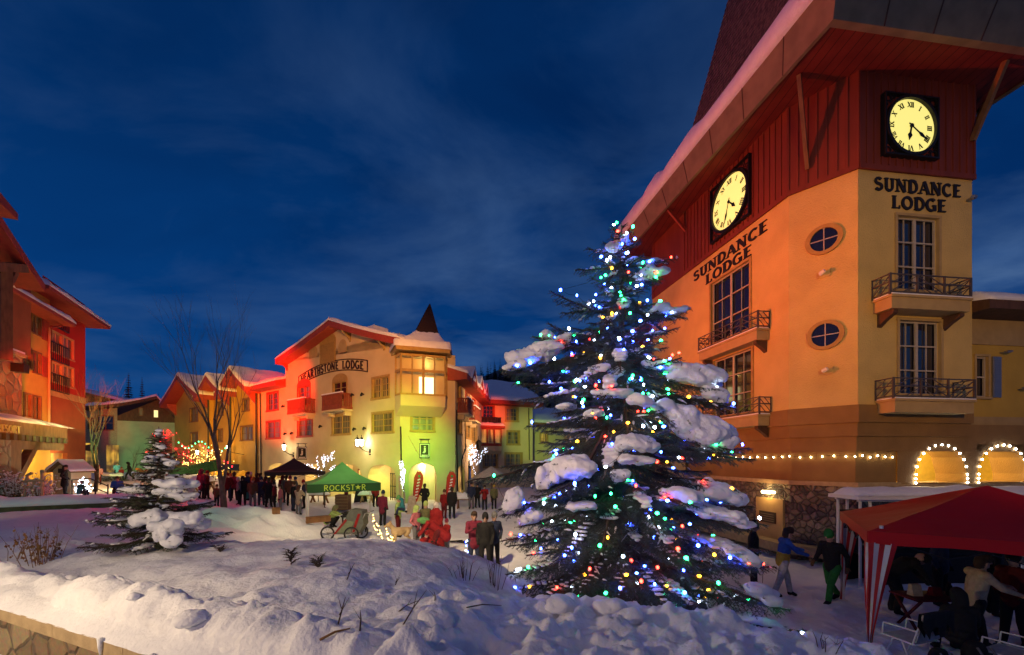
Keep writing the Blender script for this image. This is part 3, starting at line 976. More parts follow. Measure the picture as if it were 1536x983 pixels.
for r, (bx0, bx1, by) in zip(doorAB, ((1046, 1135, 512), (1052, 1137, 629))):
    window(sl, PAB, r, WOODTRIM, GLASS, 2, 3, 0.18, .10, 'french_window', sash=SASH, bars=.03)
    balcony(PAB, bx0, bx1, by, sl, .55)
for r, (bx0, bx1, by), bk in zip(doorCD, ((1338, 1460, 446), (1343, 1466, 601)), (True, False)):
    w_ = window(sl, PCD, r, TAN, GLASS, 2, 3, 0.18, .08, 'french_window', sash=SASH, bars=.03)
    balcony(PCD, bx0, bx1, by, sl, .62, bk)
# vertical glazing bars on each leaf
def leafbars(pl, r):
    a, b, z0, z1 = r
    for k in (.25, .75):
        u = a + (b - a) * k; mb = MB()
        mb.fbox(pl, u - .009, u + .009, z0, z1, -.132, -.092)
        mb.build('glazing_bar', SASH, sl)
for r in doorAB: leafbars(PAB, r)
for r in doorCD: leafbars(PCD, r)
# oval windows
for (px_, py_, rx_, ry_) in ((1236, 360, 21, 17), (1238, 503, 21, 17)):
    u, z = PBC.px(px_, py_); u2 = PBC.px(px_ + rx_, py_)[0]; u1 = PBC.px(px_ - rx_, py_)[0]
    ru = (u2 - u1) / 2; rz = ry_ / CF * (PBC.pt(u, 0).y)
    mb = MB(); n = 28
    for k in range(n):
        a0, a1 = 2 * PI * k / n, 2 * PI * (k + 1) / n
        pts = []
        for s in (1.0, 1.36):
            for a_ in (a0, a1):
                pts.append((u + ru * s * math.cos(a_), z + rz * (s if s == 1 else 1.30) * math.sin(a_)))
        q = [pts[0], pts[1], pts[3], pts[2]]
        mb.fpoly(PBC, q, 0.0, 0.07)
    w_ = mb.build('oval_window', WOODTRIM, sl)
    g = MB(); g.fpoly(PBC, [(u + ru * math.cos(2 * PI * k / n), z + rz * math.sin(2 * PI * k / n)) for k in range(n)], .004, .02); g.build('pane', GLASS, w_)
    s = MB(); s.fbox(PBC, u - ru, u + ru, z - .015, z + .015, .02, .035); s.fbox(PBC, u - .015, u + .015, z - rz, z + rz, .021, .036); s.build('sash', SASH, w_)
# small flood fittings on the chamfer
for (px_, py_) in ((1236, 411), (1240, 556)):
    u, z = PBC.px(px_, py_)
    mb = MB(); mb.fbox(PBC, u - .17, u + .17, z - .12, z + .12, 0, .05); w_ = mb.build('light_fitting', STUCCO, sl)
    k = MB(); k.tube([PBC.pt(u - .08, z - .0, .05), PBC.pt(u - .05, z - .03, .2), PBC.pt(u + .06, z + .02, .24)], [.05, .07, .06], 8); k.build('hood', WHITEP, w_)
u, z = PCD.px(1450, 303); k = MB(); k.tube([PCD.pt(u, z + .03, .0), PCD.pt(u - .05, z, .25), PCD.pt(u - .2, z - .03, .3)], [.03, .07, .05], 8); k.build('light_fitting', GREYM, sl)

# clocks
CLOCKF = mat('clock_face', (0.7, 0.68, 0.35), 0.5, var=0.04, emit=(1.0, 0.88, 0.22), estr=.9)
def clock(pl, px_, py_, R, hour, minute):
    u, z = pl.px(px_, py_, .15)
    mb = MB(); R2 = R * 1.08
    for (a, b, c, d) in ((-R2 - .05, -R2, -R2 - .05, R2 + .05), (R2, R2 + .05, -R2 - .05, R2 + .05), (-R2, R2, R2, R2 + .05), (-R2, R2, -R2 - .05, -R2)):
        mb.fbox(pl, u + a, u + b, z + c, z + d, .05, .22)
    c_ = mb.build('clock', BLACKM, sl)
    mb = MB(); mb.fbox(pl, u - R2, u + R2, z - R2, z + R2, .06, .10); mb.build('back_panel', REDBOARD, c_)
    n = 48
    mb = MB()
    for k in range(n):
        a0, a1 = 2 * PI * k / n, 2 * PI * (k + 1) / n
        mb.fpoly(pl, [(u + R * math.cos(a0), z + R * math.sin(a0)), (u + R * math.cos(a1), z + R * math.sin(a1)), (u + R * 1.11 * math.cos(a1), z + R * 1.11 * math.sin(a1)), (u + R * 1.11 * math.cos(a0), z + R * 1.11 * math.sin(a0))], .10, .24)
    for sx in (-1, 1):                      # scrollwork in the corners
        for sy in (-1, 1):
            for (cx_, cy_, rr) in ((.97, .97, .13), (1.04, .70, .07), (.70, 1.04, .07), (.84, .86, .05)):
                pts = [pl.pt(u + sx * R * cx_ + R * rr * math.cos(t_), z + sy * R * cy_ + R * rr * math.sin(t_), .16) for t_ in np.linspace(0, 2 * PI, 13)]
                mb.tube(pts, .016, 5, cap=False)
    mb.build('bezel', BLACKM, c_)
    mb = MB(); mb.fpoly(pl, [(u + R * math.cos(2 * PI * k / n), z + R * math.sin(2 * PI * k / n)) for k in range(n)], .11, .15); mb.build('dial', CLOCKF, c_)
    ROM = ['XII', 'I', 'II', 'III', 'IIII', 'V', 'VI', 'VII', 'VIII', 'IX', 'X', 'XI']
    for i, s in enumerate(ROM):
        mb = MB()
        th = PI / 2 - 2 * PI * i / 12
        polys, w_ = letters(s, R * .19, .22, .10, True, -.02)
        sc_ = min(1.0, R * .27 / w_)
        for q, p in enumerate(polys):
            pts = []
            for a, b in p:
                a = (a - w_ / 2) * sc_; b = b - R * .095
                ang = th - PI / 2
                x_ = R * .80 * math.cos(th) + a * math.cos(ang) - b * math.sin(ang)
                y_ = R * .80 * math.sin(th) + a * math.sin(ang) + b * math.cos(ang)
                pts.append((u + x_, z + y_))
            mb.fpoly(pl, pts, .151, .158 + .0003 * q)
        mb.build('numeral', LETTER, c_)
    mb = MB()
    for ang, l, w_, d in ((PI / 2 - 2 * PI * (hour + minute / 60) / 12, R * .55, .055, .175), (PI / 2 - 2 * PI * minute / 60, R * .80, .04, .19)):
        dx, dz = math.cos(ang), math.sin(ang)
        q = lambda f, s: (u + dx * l * f - dz * w_ * s, z + dz * l * f + dx * w_ * s)
        mb.fpoly(pl, [q(-.18, -.5), q(-.18, .5), q(.45, .55), q(.62, 1.5), q(1, 0), q(.62, -1.5), q(.45, -.55)], d, d + .01)
    mb.fpoly(pl, [(u + .06 * math.cos(2 * PI * k / 12), z + .06 * math.sin(2 * PI * k / 12)) for k in range(12)], .17, .21)
    mb.build('hand', BLACKM, c_)
    p = pl.pt(u, z, .9)
clock(PAB, 1094, 303, 1.03, 4, 33)
clock(PCD, 1366, 190, 0.85, 6, 21)
# lettering
def word(pl, text, x0, x1, ybase, h, **k):
    a = pl.px(x0, ybase)[0]; b = pl.px(x1, ybase)[0]
    z = pl.px((x0 + x1) / 2, ybase)[1]
    return lettering(sl, pl, text, (a + b) / 2, z, h, width=b - a, T=.22, t=.09, **k)
word(PCD, 'SUNDANCE', 1310, 1440, 291.5, .40); word(PCD, 'LODGE', 1336, 1418, 316.5, .40)
word(PAB, 'SUNDANCE', 1041, 1153, 384, .42); word(PAB, 'LODGE', 1059, 1129, 405, .42)

# roof: soffit, fascia, snow on the eave, steep shingled hip
OV = 1.25
E0 = PAB.pt(-4.6, 0, OV).xy
EC = None
a = PAB.pt(0, 0, OV).xy; b = PCD.pt(0, 0, OV + .1).xy
cr_ = PAB.u.x * PCD.u.y - PAB.u.y * PCD.u.x; r_ = b - a
EC = a + PAB.u * ((r_.x * PCD.u.y - r_.y * PCD.u.x) / cr_)
E1 = PCD.pt(PCD.len + 1.5, 0, OV + .1).xy
E2 = E1 + (E0 - EC)
eave = [E0, EC, E1, E2]
cen = (E0 + EC + E1 + E2) / 4
ZE = 15.45
def inset(p, k): return cen + (p - cen) * k
m = MB(); m.prism([(*inset(p, .995), ZE + .06) for p in eave], (0, 0, .12)); m.build('soffit', bands(mat('red_soffit_boards', (0.20, 0.025, 0.015), 0.7, var=.25, scale=2), 0, 3.2, None, (.05, .008, .005), .08), sl)
def skirt(mb, z0, z1, k0, k1, th):
    for i in range(4):
        a, b = eave[i], eave[(i + 1) % 4]
        mb.hexa([(*inset(a, k0), z0), (*inset(b, k0), z0), (*inset(b, k0 - th), z0), (*inset(a, k0 - th), z0), (*inset(a, k1), z1), (*inset(b, k1), z1), (*inset(b, k1 - th), z1), (*inset(a, k1 - th), z1)])
m = MB(); skirt(m, ZE, ZE + .98, 1.0, 1.06, .03)
for i in range(4):
    a, b = eave[i], eave[(i + 1) % 4]
    n = int((b - a).length / 1.55)
    for k in range(1, n):
        p0 = inset(a + (b - a) * k / n, 1.0005); p1 = inset(a + (b - a) * k / n, 1.0605)
        nn = (p0 - cen).normalized() * .006
        m.bar((p0.x, p0.y, ZE), (p1.x, p1.y, ZE + .98), .035, .024, mi=1, up=(nn.x, nn.y, 0))
m.build('fascia', [FASCIA, DARKWOOD], sl)
# roof bell: levels (z, inset)
lev = [(ZE + .98, 1.06), (ZE + 1.25, .90), (ZE + 1.9, .68), (ZE + 3.2, .54), (ZE + 6.5, .38), (ZE + 11, .19), (ZE + 15.5, .02)]
m = MB()
for (za, ka), (zb, kb) in zip(lev[:-1], lev[1:]):
    for i in range(4):
        a, b = eave[i], eave[(i + 1) % 4]
        rows = max(1, int((zb - za) / .22)) if zb - za > 1 else 2
        for r in range(rows):
            f0, f1 = r / rows, (r + 1) / rows
            k0 = ka + (kb - ka) * f0 + .006; k1 = ka + (kb - ka) * f1
            z0, z1 = za + (zb - za) * f0, za + (zb - za) * f1
            m.add([(*inset(a, k0), z0), (*inset(b, k0), z0), (*inset(b, k1), z1), (*inset(a, k1), z1)], [(0, 1, 2, 3)])
m.build('shingle_roof', SHINGLE, sl)
# snow along the eave, uneven upper edge
def eave_snow(parent, a, b, z0, inward, width, thick, seed, name='roof_snow', n=60, lip=.12):
    """long cushion of snow on a roof edge from a to b (3D points), reaching back along 'inward' (3D vector)"""
    a, b = Vector(a), Vector(b)
    inward = Vector(inward)
    rows = 9
    V = []
    for i in range(n + 1):
        t_ = i / n
        wv = width * (0.78 + 0.5 * (vnoise(np.array([t_ * 9.0 + seed]), np.array([0.5]), seed)[0]))
        th = thick * (0.8 + 0.5 * (vnoise(np.array([t_ * 14.0 + seed]), np.array([3.5]), seed + 1)[0])) * (1 if 0 < i < n else .25)
        base = a + (b - a) * t_
        for j in range(rows):
            s = j / (rows - 1)
            prof = math.sin(min(1, s * 2.2 + .0) * PI / 2) if s < .45 else (1 - ((s - .45) / .55) ** 2)
            off = -lip * math.sin(min(1, s * 3) * PI) if s < .34 else 0
            V.append(base + inward * (wv * s) + inward.normalized() * off + Vector((0, 0, th * max(0, prof))))
    F = []
    for i in range(n):
        for j in range(rows - 1):
            q = i * rows + j
            F.append((q, q + rows, q + rows + 1, q + 1))
        F.append((i * rows, i * rows + rows - 1, (i + 1) * rows + rows - 1, (i + 1) * rows))
    mb = MB(); mb.add(V, F)
    mb.f.append(tuple(range(rows))); mb.m.append(0); mb.f.append(tuple(n * rows + j for j in reversed(range(rows)))); mb.m.append(0)
    return mb.build(name, SNOW, parent, smooth=True)
for i in range(2):
    a, b = inset(eave[i], 1.06), inset(eave[i + 1], 1.06)
    mid = (a + b) / 2; inn = (inset(eave[i], .82) + inset(eave[i + 1], .82)) / 2 - mid
    eave_snow(sl, (*a, ZE + .90), (*b, ZE + .90), 0, (inn.x, inn.y, .62), 1.0, 1.05, 5 + i, n=90, lip=.30)
# brackets under the eave
def eave_bracket(pl, u, zt, reach, parent, drop=1.9, m_=BROWNWOOD):
    k = MB()
    k.bar(pl.pt(u, zt - drop, .08), pl.pt(u, zt, reach), .11, .15)
    k.build('eave_bracket', m_, parent)
eave_bracket(PBC, .55, ZE + .05, 1.25, sl, 2.4)
eave_bracket(PCD, PCD.len - .1, ZE + .05, .9, sl, 1.8)
m = MB(); p = Plane(SD, back[0]); m.bar(p.pt(.3, ZE - 1.9, .05), p.pt(.3, ZE + .05, 1.2), .16, .2); m.build('eave_bracket', BROWNWOOD, sl)
m = MB(); p = Plane(back[1], SA); m.bar(PAB.pt(.15, ZE - .9, .06), PAB.pt(.15, ZE + .05, 1.0), .10, .13); m.build('eave_bracket', REDTRIM, sl)

# wing to the right: same plane, set back a little
RW0 = PCD.pt(PCD.len, 0, -0.55).xy; RW = Plane(RW0, RW0 + PCD.u * 9)
zr = EYE + (HY - 478) / CF * RW0.y
m = MB()
rwin = RW.rect(1463, 535, 1481, 596)
rwin = (max(.05, rwin[0]), rwin[1], rwin[2], rwin[3])
zb_ = RW.px(1500, 640)[1]
wall(m, RW, 0, 9, zb_, zr, [rwin], .2)
m.build('wing_wall', YELLOW, sl)
m = MB(); m.fbox(RW, 0, 9, zb_ - .0, zb_ + .32, .0, .06); m.fbox(RW, 0, 9, zr - .85, zr, 0, .05); m.build('wing_trim', TAN, sl)
window(sl, RW, rwin, TAN, GLASS, 1, 2, .15, .07, sash=SASH)
m = MB(); a_ = RW.px(1487, 560)[0]; m.fbox(RW, a_, a_ + .34, rwin[2], rwin[3], .0, .05)
for k in range(22): m.fbox(RW, a_ + .03, a_ + .31, rwin[2] + .05 + k * (rwin[3] - rwin[2] - .1) / 22, rwin[2] + .09 + k * (rwin[3] - rwin[2] - .1) / 22, .05, .065)
m.build('shutter', GREYM, sl)
m = MB(); u_, z_ = RW.px(1500, 530); m.tube([RW.pt(u_, z_, 0), RW.pt(u_, z_, .2), RW.pt(u_ + .15, z_ + .02, .22)], [.02, .05, .04], 6); m.build('light_fitting', GREYM, sl)
m = MB(); u_, z_ = RW.px(1527, 585); m.tube([RW.pt(u_, z_, 0), RW.pt(u_, z_, .2), RW.pt(u_ - .15, z_ + .02, .22)], [.02, .05, .04], 6); m.build('light_fitting', GREYM, sl)
m = MB(); m.prism([RW.pt(0, zr, -.2), RW.pt(0, zr, 1.0), RW.pt(0, zr + .28, 1.0), RW.pt(0, zr + 1.9, -6), RW.pt(0, zr, -6)], RW.u3 * 9); m.build('wing_roof', DARKWOOD, sl)
eave_snow(sl, RW.pt(.02, zr + .27, 1.03), RW.pt(9, zr + .27, 1.03), 0, -RW.n3 * 1.2 + Vector((0, 0, .3)), 1.4, .36, 12)
m = MB(); m.prism([RW.pt(-.2, zr + 1.2, -2.2), RW.pt(2.0, zr + .55, -2.2), RW.pt(2.0, zr + .85, -2.2), RW.pt(-.3, zr + 1.75, -2.2)], -RW.n3 * 3); g_ = m.build('rear_gable', DARKWOOD, sl)
m = MB(); m.prism([RW.pt(2.06, zr + .86, -2.15), RW.pt(2.0, zr + 1.0, -2.15), RW.pt(-.2, zr + 2.02, -2.15), RW.pt(-.3, zr + 1.76, -2.15)], -RW.n3 * 3); m.build('snow', SNOW, g_)
# arcade
AR = Plane(PCD.pt(-.0, 0, -.13).xy, PCD.pt(10, 0, -.13).xy)
ARCH = [AR.rect(1371, 666, 1450, 724), AR.rect(1465, 666, 1536, 724)]
ARCH[1] = (ARCH[1][0], ARCH[1][0] + (ARCH[0][1] - ARCH[0][0]), ARCH[1][2], ARCH[1][3])
zl = ARCH[0][2]
ARCH = [(a, b, zl, ARCH[0][3]) for a, b, c, d in ARCH]
ARCH.append((ARCH[1][1] + .35, ARCH[1][1] + .35 + ARCH[0][1] - ARCH[0][0], zl, ARCH[0][3]))
ops = [(PCD.len * 0 + a, b, c, d) for a, b, c, d in ARCH]
m = MB()
wall(m, AR, AEND, 9.5, zl - .05, ZBELT - 1.452, ops, .9)
m.fbox(AR, PCD.len, 9.5, ZBELT - 1.45, zb_ + .01, -.5, 0)
for r in ops: spandrel(m, AR, r, (r[1] - r[0]) * .5, 0, .9)
m.build('arcade_wall', BELT, sl)
m = MB(); m.fbox(AR, AEND, 9.5, -.3, zl - .2, -.9, -.02); m.build('arcade_base', STONE, sl)
m = MB(); m.fbox(AR, AEND, 9.5, zl - .198, zl - .052, -.95, .06); m.build('arcade_ledge', CAPSTONE, sl)
ARY = mat('yellow_arcade_plaster', (0.60, 0.42, 0.08), 0.85, var=.1)
m = MB(); m.add([AR.pt(.1, -.2, -3.4), AR.pt(9.4, -.2, -3.4), AR.pt(9.4, zb_, -3.4), AR.pt(.1, zb_, -3.4)], [(0, 1, 2, 3)]); m.add([AR.pt(.1, zb_ - .3, -3.4), AR.pt(9.4, zb_ - .3, -3.4), AR.pt(9.4, zb_ - .3, -.9), AR.pt(.1, zb_ - .3, -.9)], [(0, 1, 2, 3)])
for u_ in (1.0, 9.4): m.add([AR.pt(u_, -.2, -3.4), AR.pt(u_, -.2, -.9), AR.pt(u_, zb_, -.9), AR.pt(u_, zb_, -3.4)], [(0, 1, 2, 3)])
m.build('arcade_back_wall', ARY, sl)
u_ = AR.px(1512, 690, -3.4)[0]
m = MB(); m.fpoly(AR, [(u_ - .7, .4), (u_ + .9, .4), (u_ + .9, zl + .5), (u_ + .1, zl + 1.25), (u_ - .7, zl + .5)], -3.38, -3.33); m.build('gabled_doorway', REDTRIM, sl)
lamp('arcade_lamp', AR.pt(3.0, zb_ - .75, -2.0), 420, (1.0, .70, .22), .06)
lamp('arcade_lamp', AR.pt(5.2, zb_ - .75, -2.0), 330, (1.0, .70, .25), .06)
# red rear wing seen behind the tree
RR = Plane(W(955, 600, 27).xy, W(1034, 600, 22.5).xy)
ze_ = RR.px(1010, 484)[1]; zm_ = RR.px(1010, 562)[1]
rw_ = RR.rect(1007, 520, 1023, 541)
rw2 = RR.rect(981, 532, 995, 550); rw3 = RR.rect(982, 580, 1000, 625)
m = MB(); wall(m, RR, -2, RR.len, zm_, ze_, [rw_, rw2], .15); m.build('rear_wing_boards', REDBOARD, sl)
m = MB(); wall(m, RR, -2, RR.len, -.2, zm_, [rw3], .15); m.build('rear_wing_plaster', YELLOW, sl)
for r in (rw_, rw2, rw3): window(sl, RR, r, WOODTRIM, GLASS, 2, 2, .12, .08)
m = MB(); m.prism([RR.pt(-2, ze_, .9), RR.pt(-2, ze_ + .25, .9), RR.pt(-2, ze_ + 1.2, -2), RR.pt(-2, ze_, -2)], RR.u3 * (RR.len + 2)); m.build('rear_wing_roof', REDTRIM, sl)
eave_snow(sl, RR.pt(-2, ze_ + .25, .93), RR.pt(RR.len, ze_ + .25, .93), 0, -RR.n3 + Vector((0, 0, .28)), 1.6, .25, 31)
# plaque on the stone base and its lamp
PQ = Plane(PAB.pt(0, 0, -.09).xy, PAB.pt(PAB.len, 0, -.09).xy)
a, b, z0, z1 = PQ.rect(1137, 748, 1188, 808)
b = min(b, PAB.len - .25)
m = MB(); m.fbox(PQ, a, b, z0, z1, 0, .09); q_ = m.build('notice_board', TAN, sl)
m = MB(); m.fbox(PQ, a + .2, b - .3, z0 + .55, z0 + .95, .09, .12); m.build('plaque', mat('dark_bronze', (.08, .06, .04), .4, metal=.6), q_)
m = MB()
for k in range(4): m.fbox(PQ, a + .27, b - .37, z0 + .61 + k * .08, z0 + .63 + k * .08, .12, .124)
m.build('plaque_lines', mat('bronze_light', (.3, .24, .14), .4, metal=.5), q_)
u_ = (a + b) / 2; z_ = z1 + .22
m = MB(); m.fbox(PQ, u_ - .2, u_ + .2, z_ - .05, z_ + .05, .0, .1); m.tube([PQ.pt(u_ - .18, z_, .2), PQ.pt(u_ + .18, z_, .2)], .06, 8); m.build('wall_lamp', glow('lamp_warm', (1, .75, .35), 9), sl)
lamp('plaque_lamp', PQ.pt(u_, z_ - .02, .34), 22, (1, .62, .22), .05)
# string lights along the belt and round the arches
def bulb_string(name, label, pts, m_, r, group=None, wire=BLACKM, cat='light string', sub=1, sep=True):
    """string > wire, bulb ..., the bulbs small lamps of their own"""
    p0 = Vector(pts[0])
    t_ = thing(name, label, cat, p0, group)
    w_ = MB(); w_.tube([Vector(p) + Vector((0, 0, r * .9)) for p in pts], r * .22, 4); w_.build('wire', wire, t_)
    ms = m_ if isinstance(m_, list) else [m_]
    if sep:
        for i, p in enumerate(pts):
            b_ = MB(); b_.ball(p, r, 0, sub, (1, 1, 1.25)); b_.build('bulb', ms[i % len(ms)], t_, smooth=True, fix=False)
    else:
        for k, mm_ in enumerate(ms):
            b_ = MB()
            for p in pts[k::len(ms)]: b_.ball(p, r, 0, 1)
            x_ = b_.build('bulb', mm_, t_, fix=False)
            if len(pts[k::len(ms)]) > 1: x_['kind'] = 'stuff'
    return t_
WARMB = glow('bulb_warm', (1.0, .80, .42), 34)
COOLB = glow('bulb_cool', (.95, .93, .85), 40)
pts = []
zz_ = ZBELT - 1.62
for k in range(13): pts.append(PAB.pt(PAB.len * (.18 + .82 * k / 13), zz_ + random.uniform(-.03, .02), -.1))
for k in range(6): pts.append(PBC.pt(PBC.len * k / 6, zz_ + random.uniform(-.03, .02), -.1))
for k in range(6): pts.append(PCD.pt(1.35 * k / 5, zz_ + random.uniform(-.03, .03), -.1))
bulb_string('light_string', 'string of warm bulbs running under the brown belt of the clock tower', pts, WARMB, .024)
for i, r in enumerate(ops[:2]):
    a, b, z0, z1 = r; hw = (b - a) / 2; rise = hw
    pts = [AR.pt(a + .02, z0 + (z1 - rise - z0) * k / 2, .04) for k in range(2)]
    pts += [AR.pt((a + b) / 2 - hw * .97 * math.cos(PI * k / 12), z1 - rise + rise * .97 * math.sin(PI * k / 12), .04) for k in range(13)]
    pts += [AR.pt(b - .02, z1 - rise - (z1 - rise - z0) * (k + 1) / 2, .04) for k in range(2)]
    bulb_string('light_string', ('string of white bulbs round the arcade arch nearest the clock tower', 'string of white bulbs round the arcade arch at the right edge of the photo')[i], pts, COOLB, .027, 'bulb strings round the arcade arches')
# ------------------------------------------------------------------ gabled lodge in the middle
HR = ground_pt(600, 31.0)
HL = HR + Vector((-0.805, 0.593)) * 24.6
PH = Plane(HL, HR)                       # main front, left to right
HR2 = ground_pt(683, 32.3)
PC = Plane(HR, HR2)                      # corner face below the turret
HR3 = ground_pt(724, 47.5)
PW = Plane(HR2, HR3)                     # long wing running back
P3 = Plane(HR3, ground_pt(799, 50.0))    # far wing facing us
CURT = pane_mat('curtained_pane', (1.0, .75, .35), .10, (.22, .19, .11), 6)
LITP = pane_mat('lit_pane', (1.0, .78, .30), 1.3, (.8, .66, .35), 3, .35)
DIMP = pane_mat('dim_pane', (1.0, .6, .22), .35, (.35, .26, .12), 5)
hl = thing('gabled_lodge', 'pale plaster lodge with a wide snowy gable, corner turret and dark spire', 'building', (HR.x, HR.y, 0))
T0 = PH.px(428, 600)[0]                  # left edge of the gabled part
zg = PH.px(428, 548)[1]
upk, zpk = PH.px(491, 492)
def rc(x0, y0, x1, y1): return PH.rect(x0, y0, x1, y1)
WIN = [rc(401, 590, 417, 615), rc(400, 633, 420, 657), rc(447, 580, 465, 606), rc(447, 630, 468, 654), rc(500, 573, 520, 600), rc(499, 624, 525, 651), rc(559, 567, 583, 596), rc(559, 620, 589, 648)]
arches = [rc(402, 702, 434, 752), rc(458, 696, 487, 752), rc(496, 692, 543, 752), rc(552, 692, 594, 752)]
zgr = -0.2
ztop_arch = sum(a[3] for a in arches) / 4
arches = [(a[0], a[1], zgr, ztop_arch) for a in arches]
zmid = ztop_arch + .5
zl_eave = PH.px(400, 578)[1]
m = MB()
wall(m, PH, 0, T0, zmid, zl_eave, [r for r in WIN if r[1] < T0], .22)
wall(m, PH, T0, PH.len, zmid, zg, [r for r in WIN if r[0] > T0], .22)
wall(m, PH, 0, PH.len, zgr, zmid, arches, .9)
for r in arches: spandrel(m, PH, r, .85, 0, .9)
# gable field above
zrr = PH.px(600, 531)[1]
m.add([PH.pt(T0, zg), PH.pt(PH.len, zg), PH.pt(PH.len, zrr + .6), PH.pt(upk, zpk + .1), PH.pt(T0, zg + .35)], [(0, 1, 2, 3, 4)])
m.build('front_wall', CREAM, hl)
# arcade behind the arches
m = MB()
D = -2.6
m.add([PH.pt(0, zgr, D), PH.pt(PH.len - .1, zgr, D), PH.pt(PH.len - .1, zmid, D), PH.pt(0, zmid, D)], [(0, 1, 2, 3)])
m.add([PH.pt(0, zmid, D), PH.pt(PH.len - .1, zmid, D), PH.pt(PH.len - .1, zmid, -.9), PH.pt(0, zmid, -.9)], [(0, 1, 2, 3)])
for u_ in (0, arches[0][1] + .4, arches[1][1] + .35, arches[2][1] + .3, PH.len - .1):
    m.add([PH.pt(u_, zgr, D), PH.pt(u_, zgr, -.9), PH.pt(u_, zmid, -.9), PH.pt(u_, zmid, D)], [(0, 1, 2, 3)])
m.build('arcade_back_wall', mat('warm_plaster', (.62, .50, .30), .85, var=.1), hl)
SHOP = pane_mat('shop_window', (1.0, .72, .28), 1.6, (.8, .62, .35), 2.2, .25)
for r in arches:
    a, b, _, z1 = r
    window(hl, Plane(PH.pt(0, 0, D + .02).xy, PH.pt(PH.len, 0, D + .02).xy), (a + .35, (a + b) / 2 + .2, .5, 2.4), BROWNWOOD, SHOP, 2, 1, .02, .1, 'shop_window')
    mm_ = MB(); mm_.fbox(PH, (a + b) / 2 + .7, b - .1, zgr, 2.2, D + .0, D + .06); mm_.build('door', BROWNWOOD, hl)
    lamp('arcade_lamp', PH.pt((a + b) / 2, z1 - .2, -1.7), 420, (1, .70, .26), .06)
m = MB(); g_ = arches[3]                    # iron gate in the last arch
for k in range(8): m.fbox(PH, g_[0] + (g_[1] - g_[0]) * (.45 + .5 * k / 8), g_[0] + (g_[1] - g_[0]) * (.45 + .5 * k / 8) + .05, 0, 2.3, -1.0, -.95)
for z_ in (.3, 1.2, 2.2): m.fbox(PH, g_[0] + (g_[1] - g_[0]) * .44, g_[1], z_, z_ + .06, -.99, -.945)
m.build('iron_gate', BLACKM, hl)
# string mouldings
m = MB()
for y_ in (666, 681):
    z_ = PH.px(540, y_)[1]; m.fbox(PH, 0, PH.len, z_, z_ + .07, -.02, .05)
m.build('string_course', CREAM, hl)
for i, r in enumerate(WIN):
    if i in (2, 4):
        w_ = window(hl, PH, r, REDTRIM if i == 2 else WOODTRIM, CURT if i == 2 else GLASS, 2, 3, .18, .14, 'balcony_door')
        q = MB(); a, b, z0, z1 = r; n = 10; rr = (b - a) / 2 + .14
        for k in range(n):
            a0, a1 = PI * k / n, PI * (k + 1) / n
            q.fpoly(PH, [((a + b) / 2 + rr * math.cos(a0), z1 + .1 + .62 * math.sin(a0)), ((a + b) / 2 + rr * math.cos(a1), z1 + .1 + .62 * math.sin(a1)), ((a + b) / 2, z1 + .1)], .0, .052)
        q.build('arched_head', REDTRIM if i == 2 else WOODTRIM, w_)
    else:
        window(hl, PH, r, REDTRIM if i in (0, 1, 3) else WOODTRIM, DIMP if i in (6,) else CURT, 2, 3, .18, .17)
BALC = mat('red_brown_balcony_boards', (.26, .06, .03), .65, var=.3, scale=4)
def wood_balcony(parent, pl, a, b, z0, z1, d=1.0, m_=BALC, snow=True):
    mb = MB()
    mb.fbox(pl, a, b, z0, z0 + .22, 0, d)
    mb.fbox(pl, a, b, z1 - .1, z1, d - .12, d + .02); mb.fbox(pl, a, a + .1, z1 - .1, z1, 0, d - .12); mb.fbox(pl, b - .1, b, z1 - .1, z1, 0, d - .12)
    mb.fbox(pl, a + .02, b - .02, z0 + .22, z0 + .42, d - .08, d - .01)
    n = int((b - a) / .16)
    for k in range(n):
        u = a + (b - a) * (k + .12) / n
        mb.fbox(pl, u, u + (b - a) / n * .72, z0 + .40, z1 - .09, d - .07, d - .02)
    for s in (a + .01, b - .05):
        for k in range(5):
            mb.fbox(pl, s, s + .04, z0 + .22, z1 - .09, .05 + k * (d - .2) / 5, .05 + (k + .72) * (d - .2) / 5)
    o_ = mb.build('balcony', m_, parent)
    mb = MB(); mb.fbox(pl, a - .03, b + .03, z0 - .14, z0 - .002, 0, d + .04); mb.fbox(pl, a + .2, a + .45, z0 - .5, z0 - .14, 0, d * .6); mb.fbox(pl, b - .45, b - .2, z0 - .5, z0 - .14, 0, d * .6); mb.build('slab', CREAM, o_)
    if snow:
        mb = MB(); mb.fbox(pl, a, b, z1, z1 + .10, d - .14, d + .02); mb.build('snow', SNOW, o_)
    return o_
for x0, y0, x1, y1 in ((432, 598, 473, 620), (484, 590, 529, 614)):
    a, b, z0, z1 = PH.rect(x0, y0, x1, y1, .9); b = PH.px(x1, y1)[0]; wood_balcony(hl, PH, a, b, z0, z1)
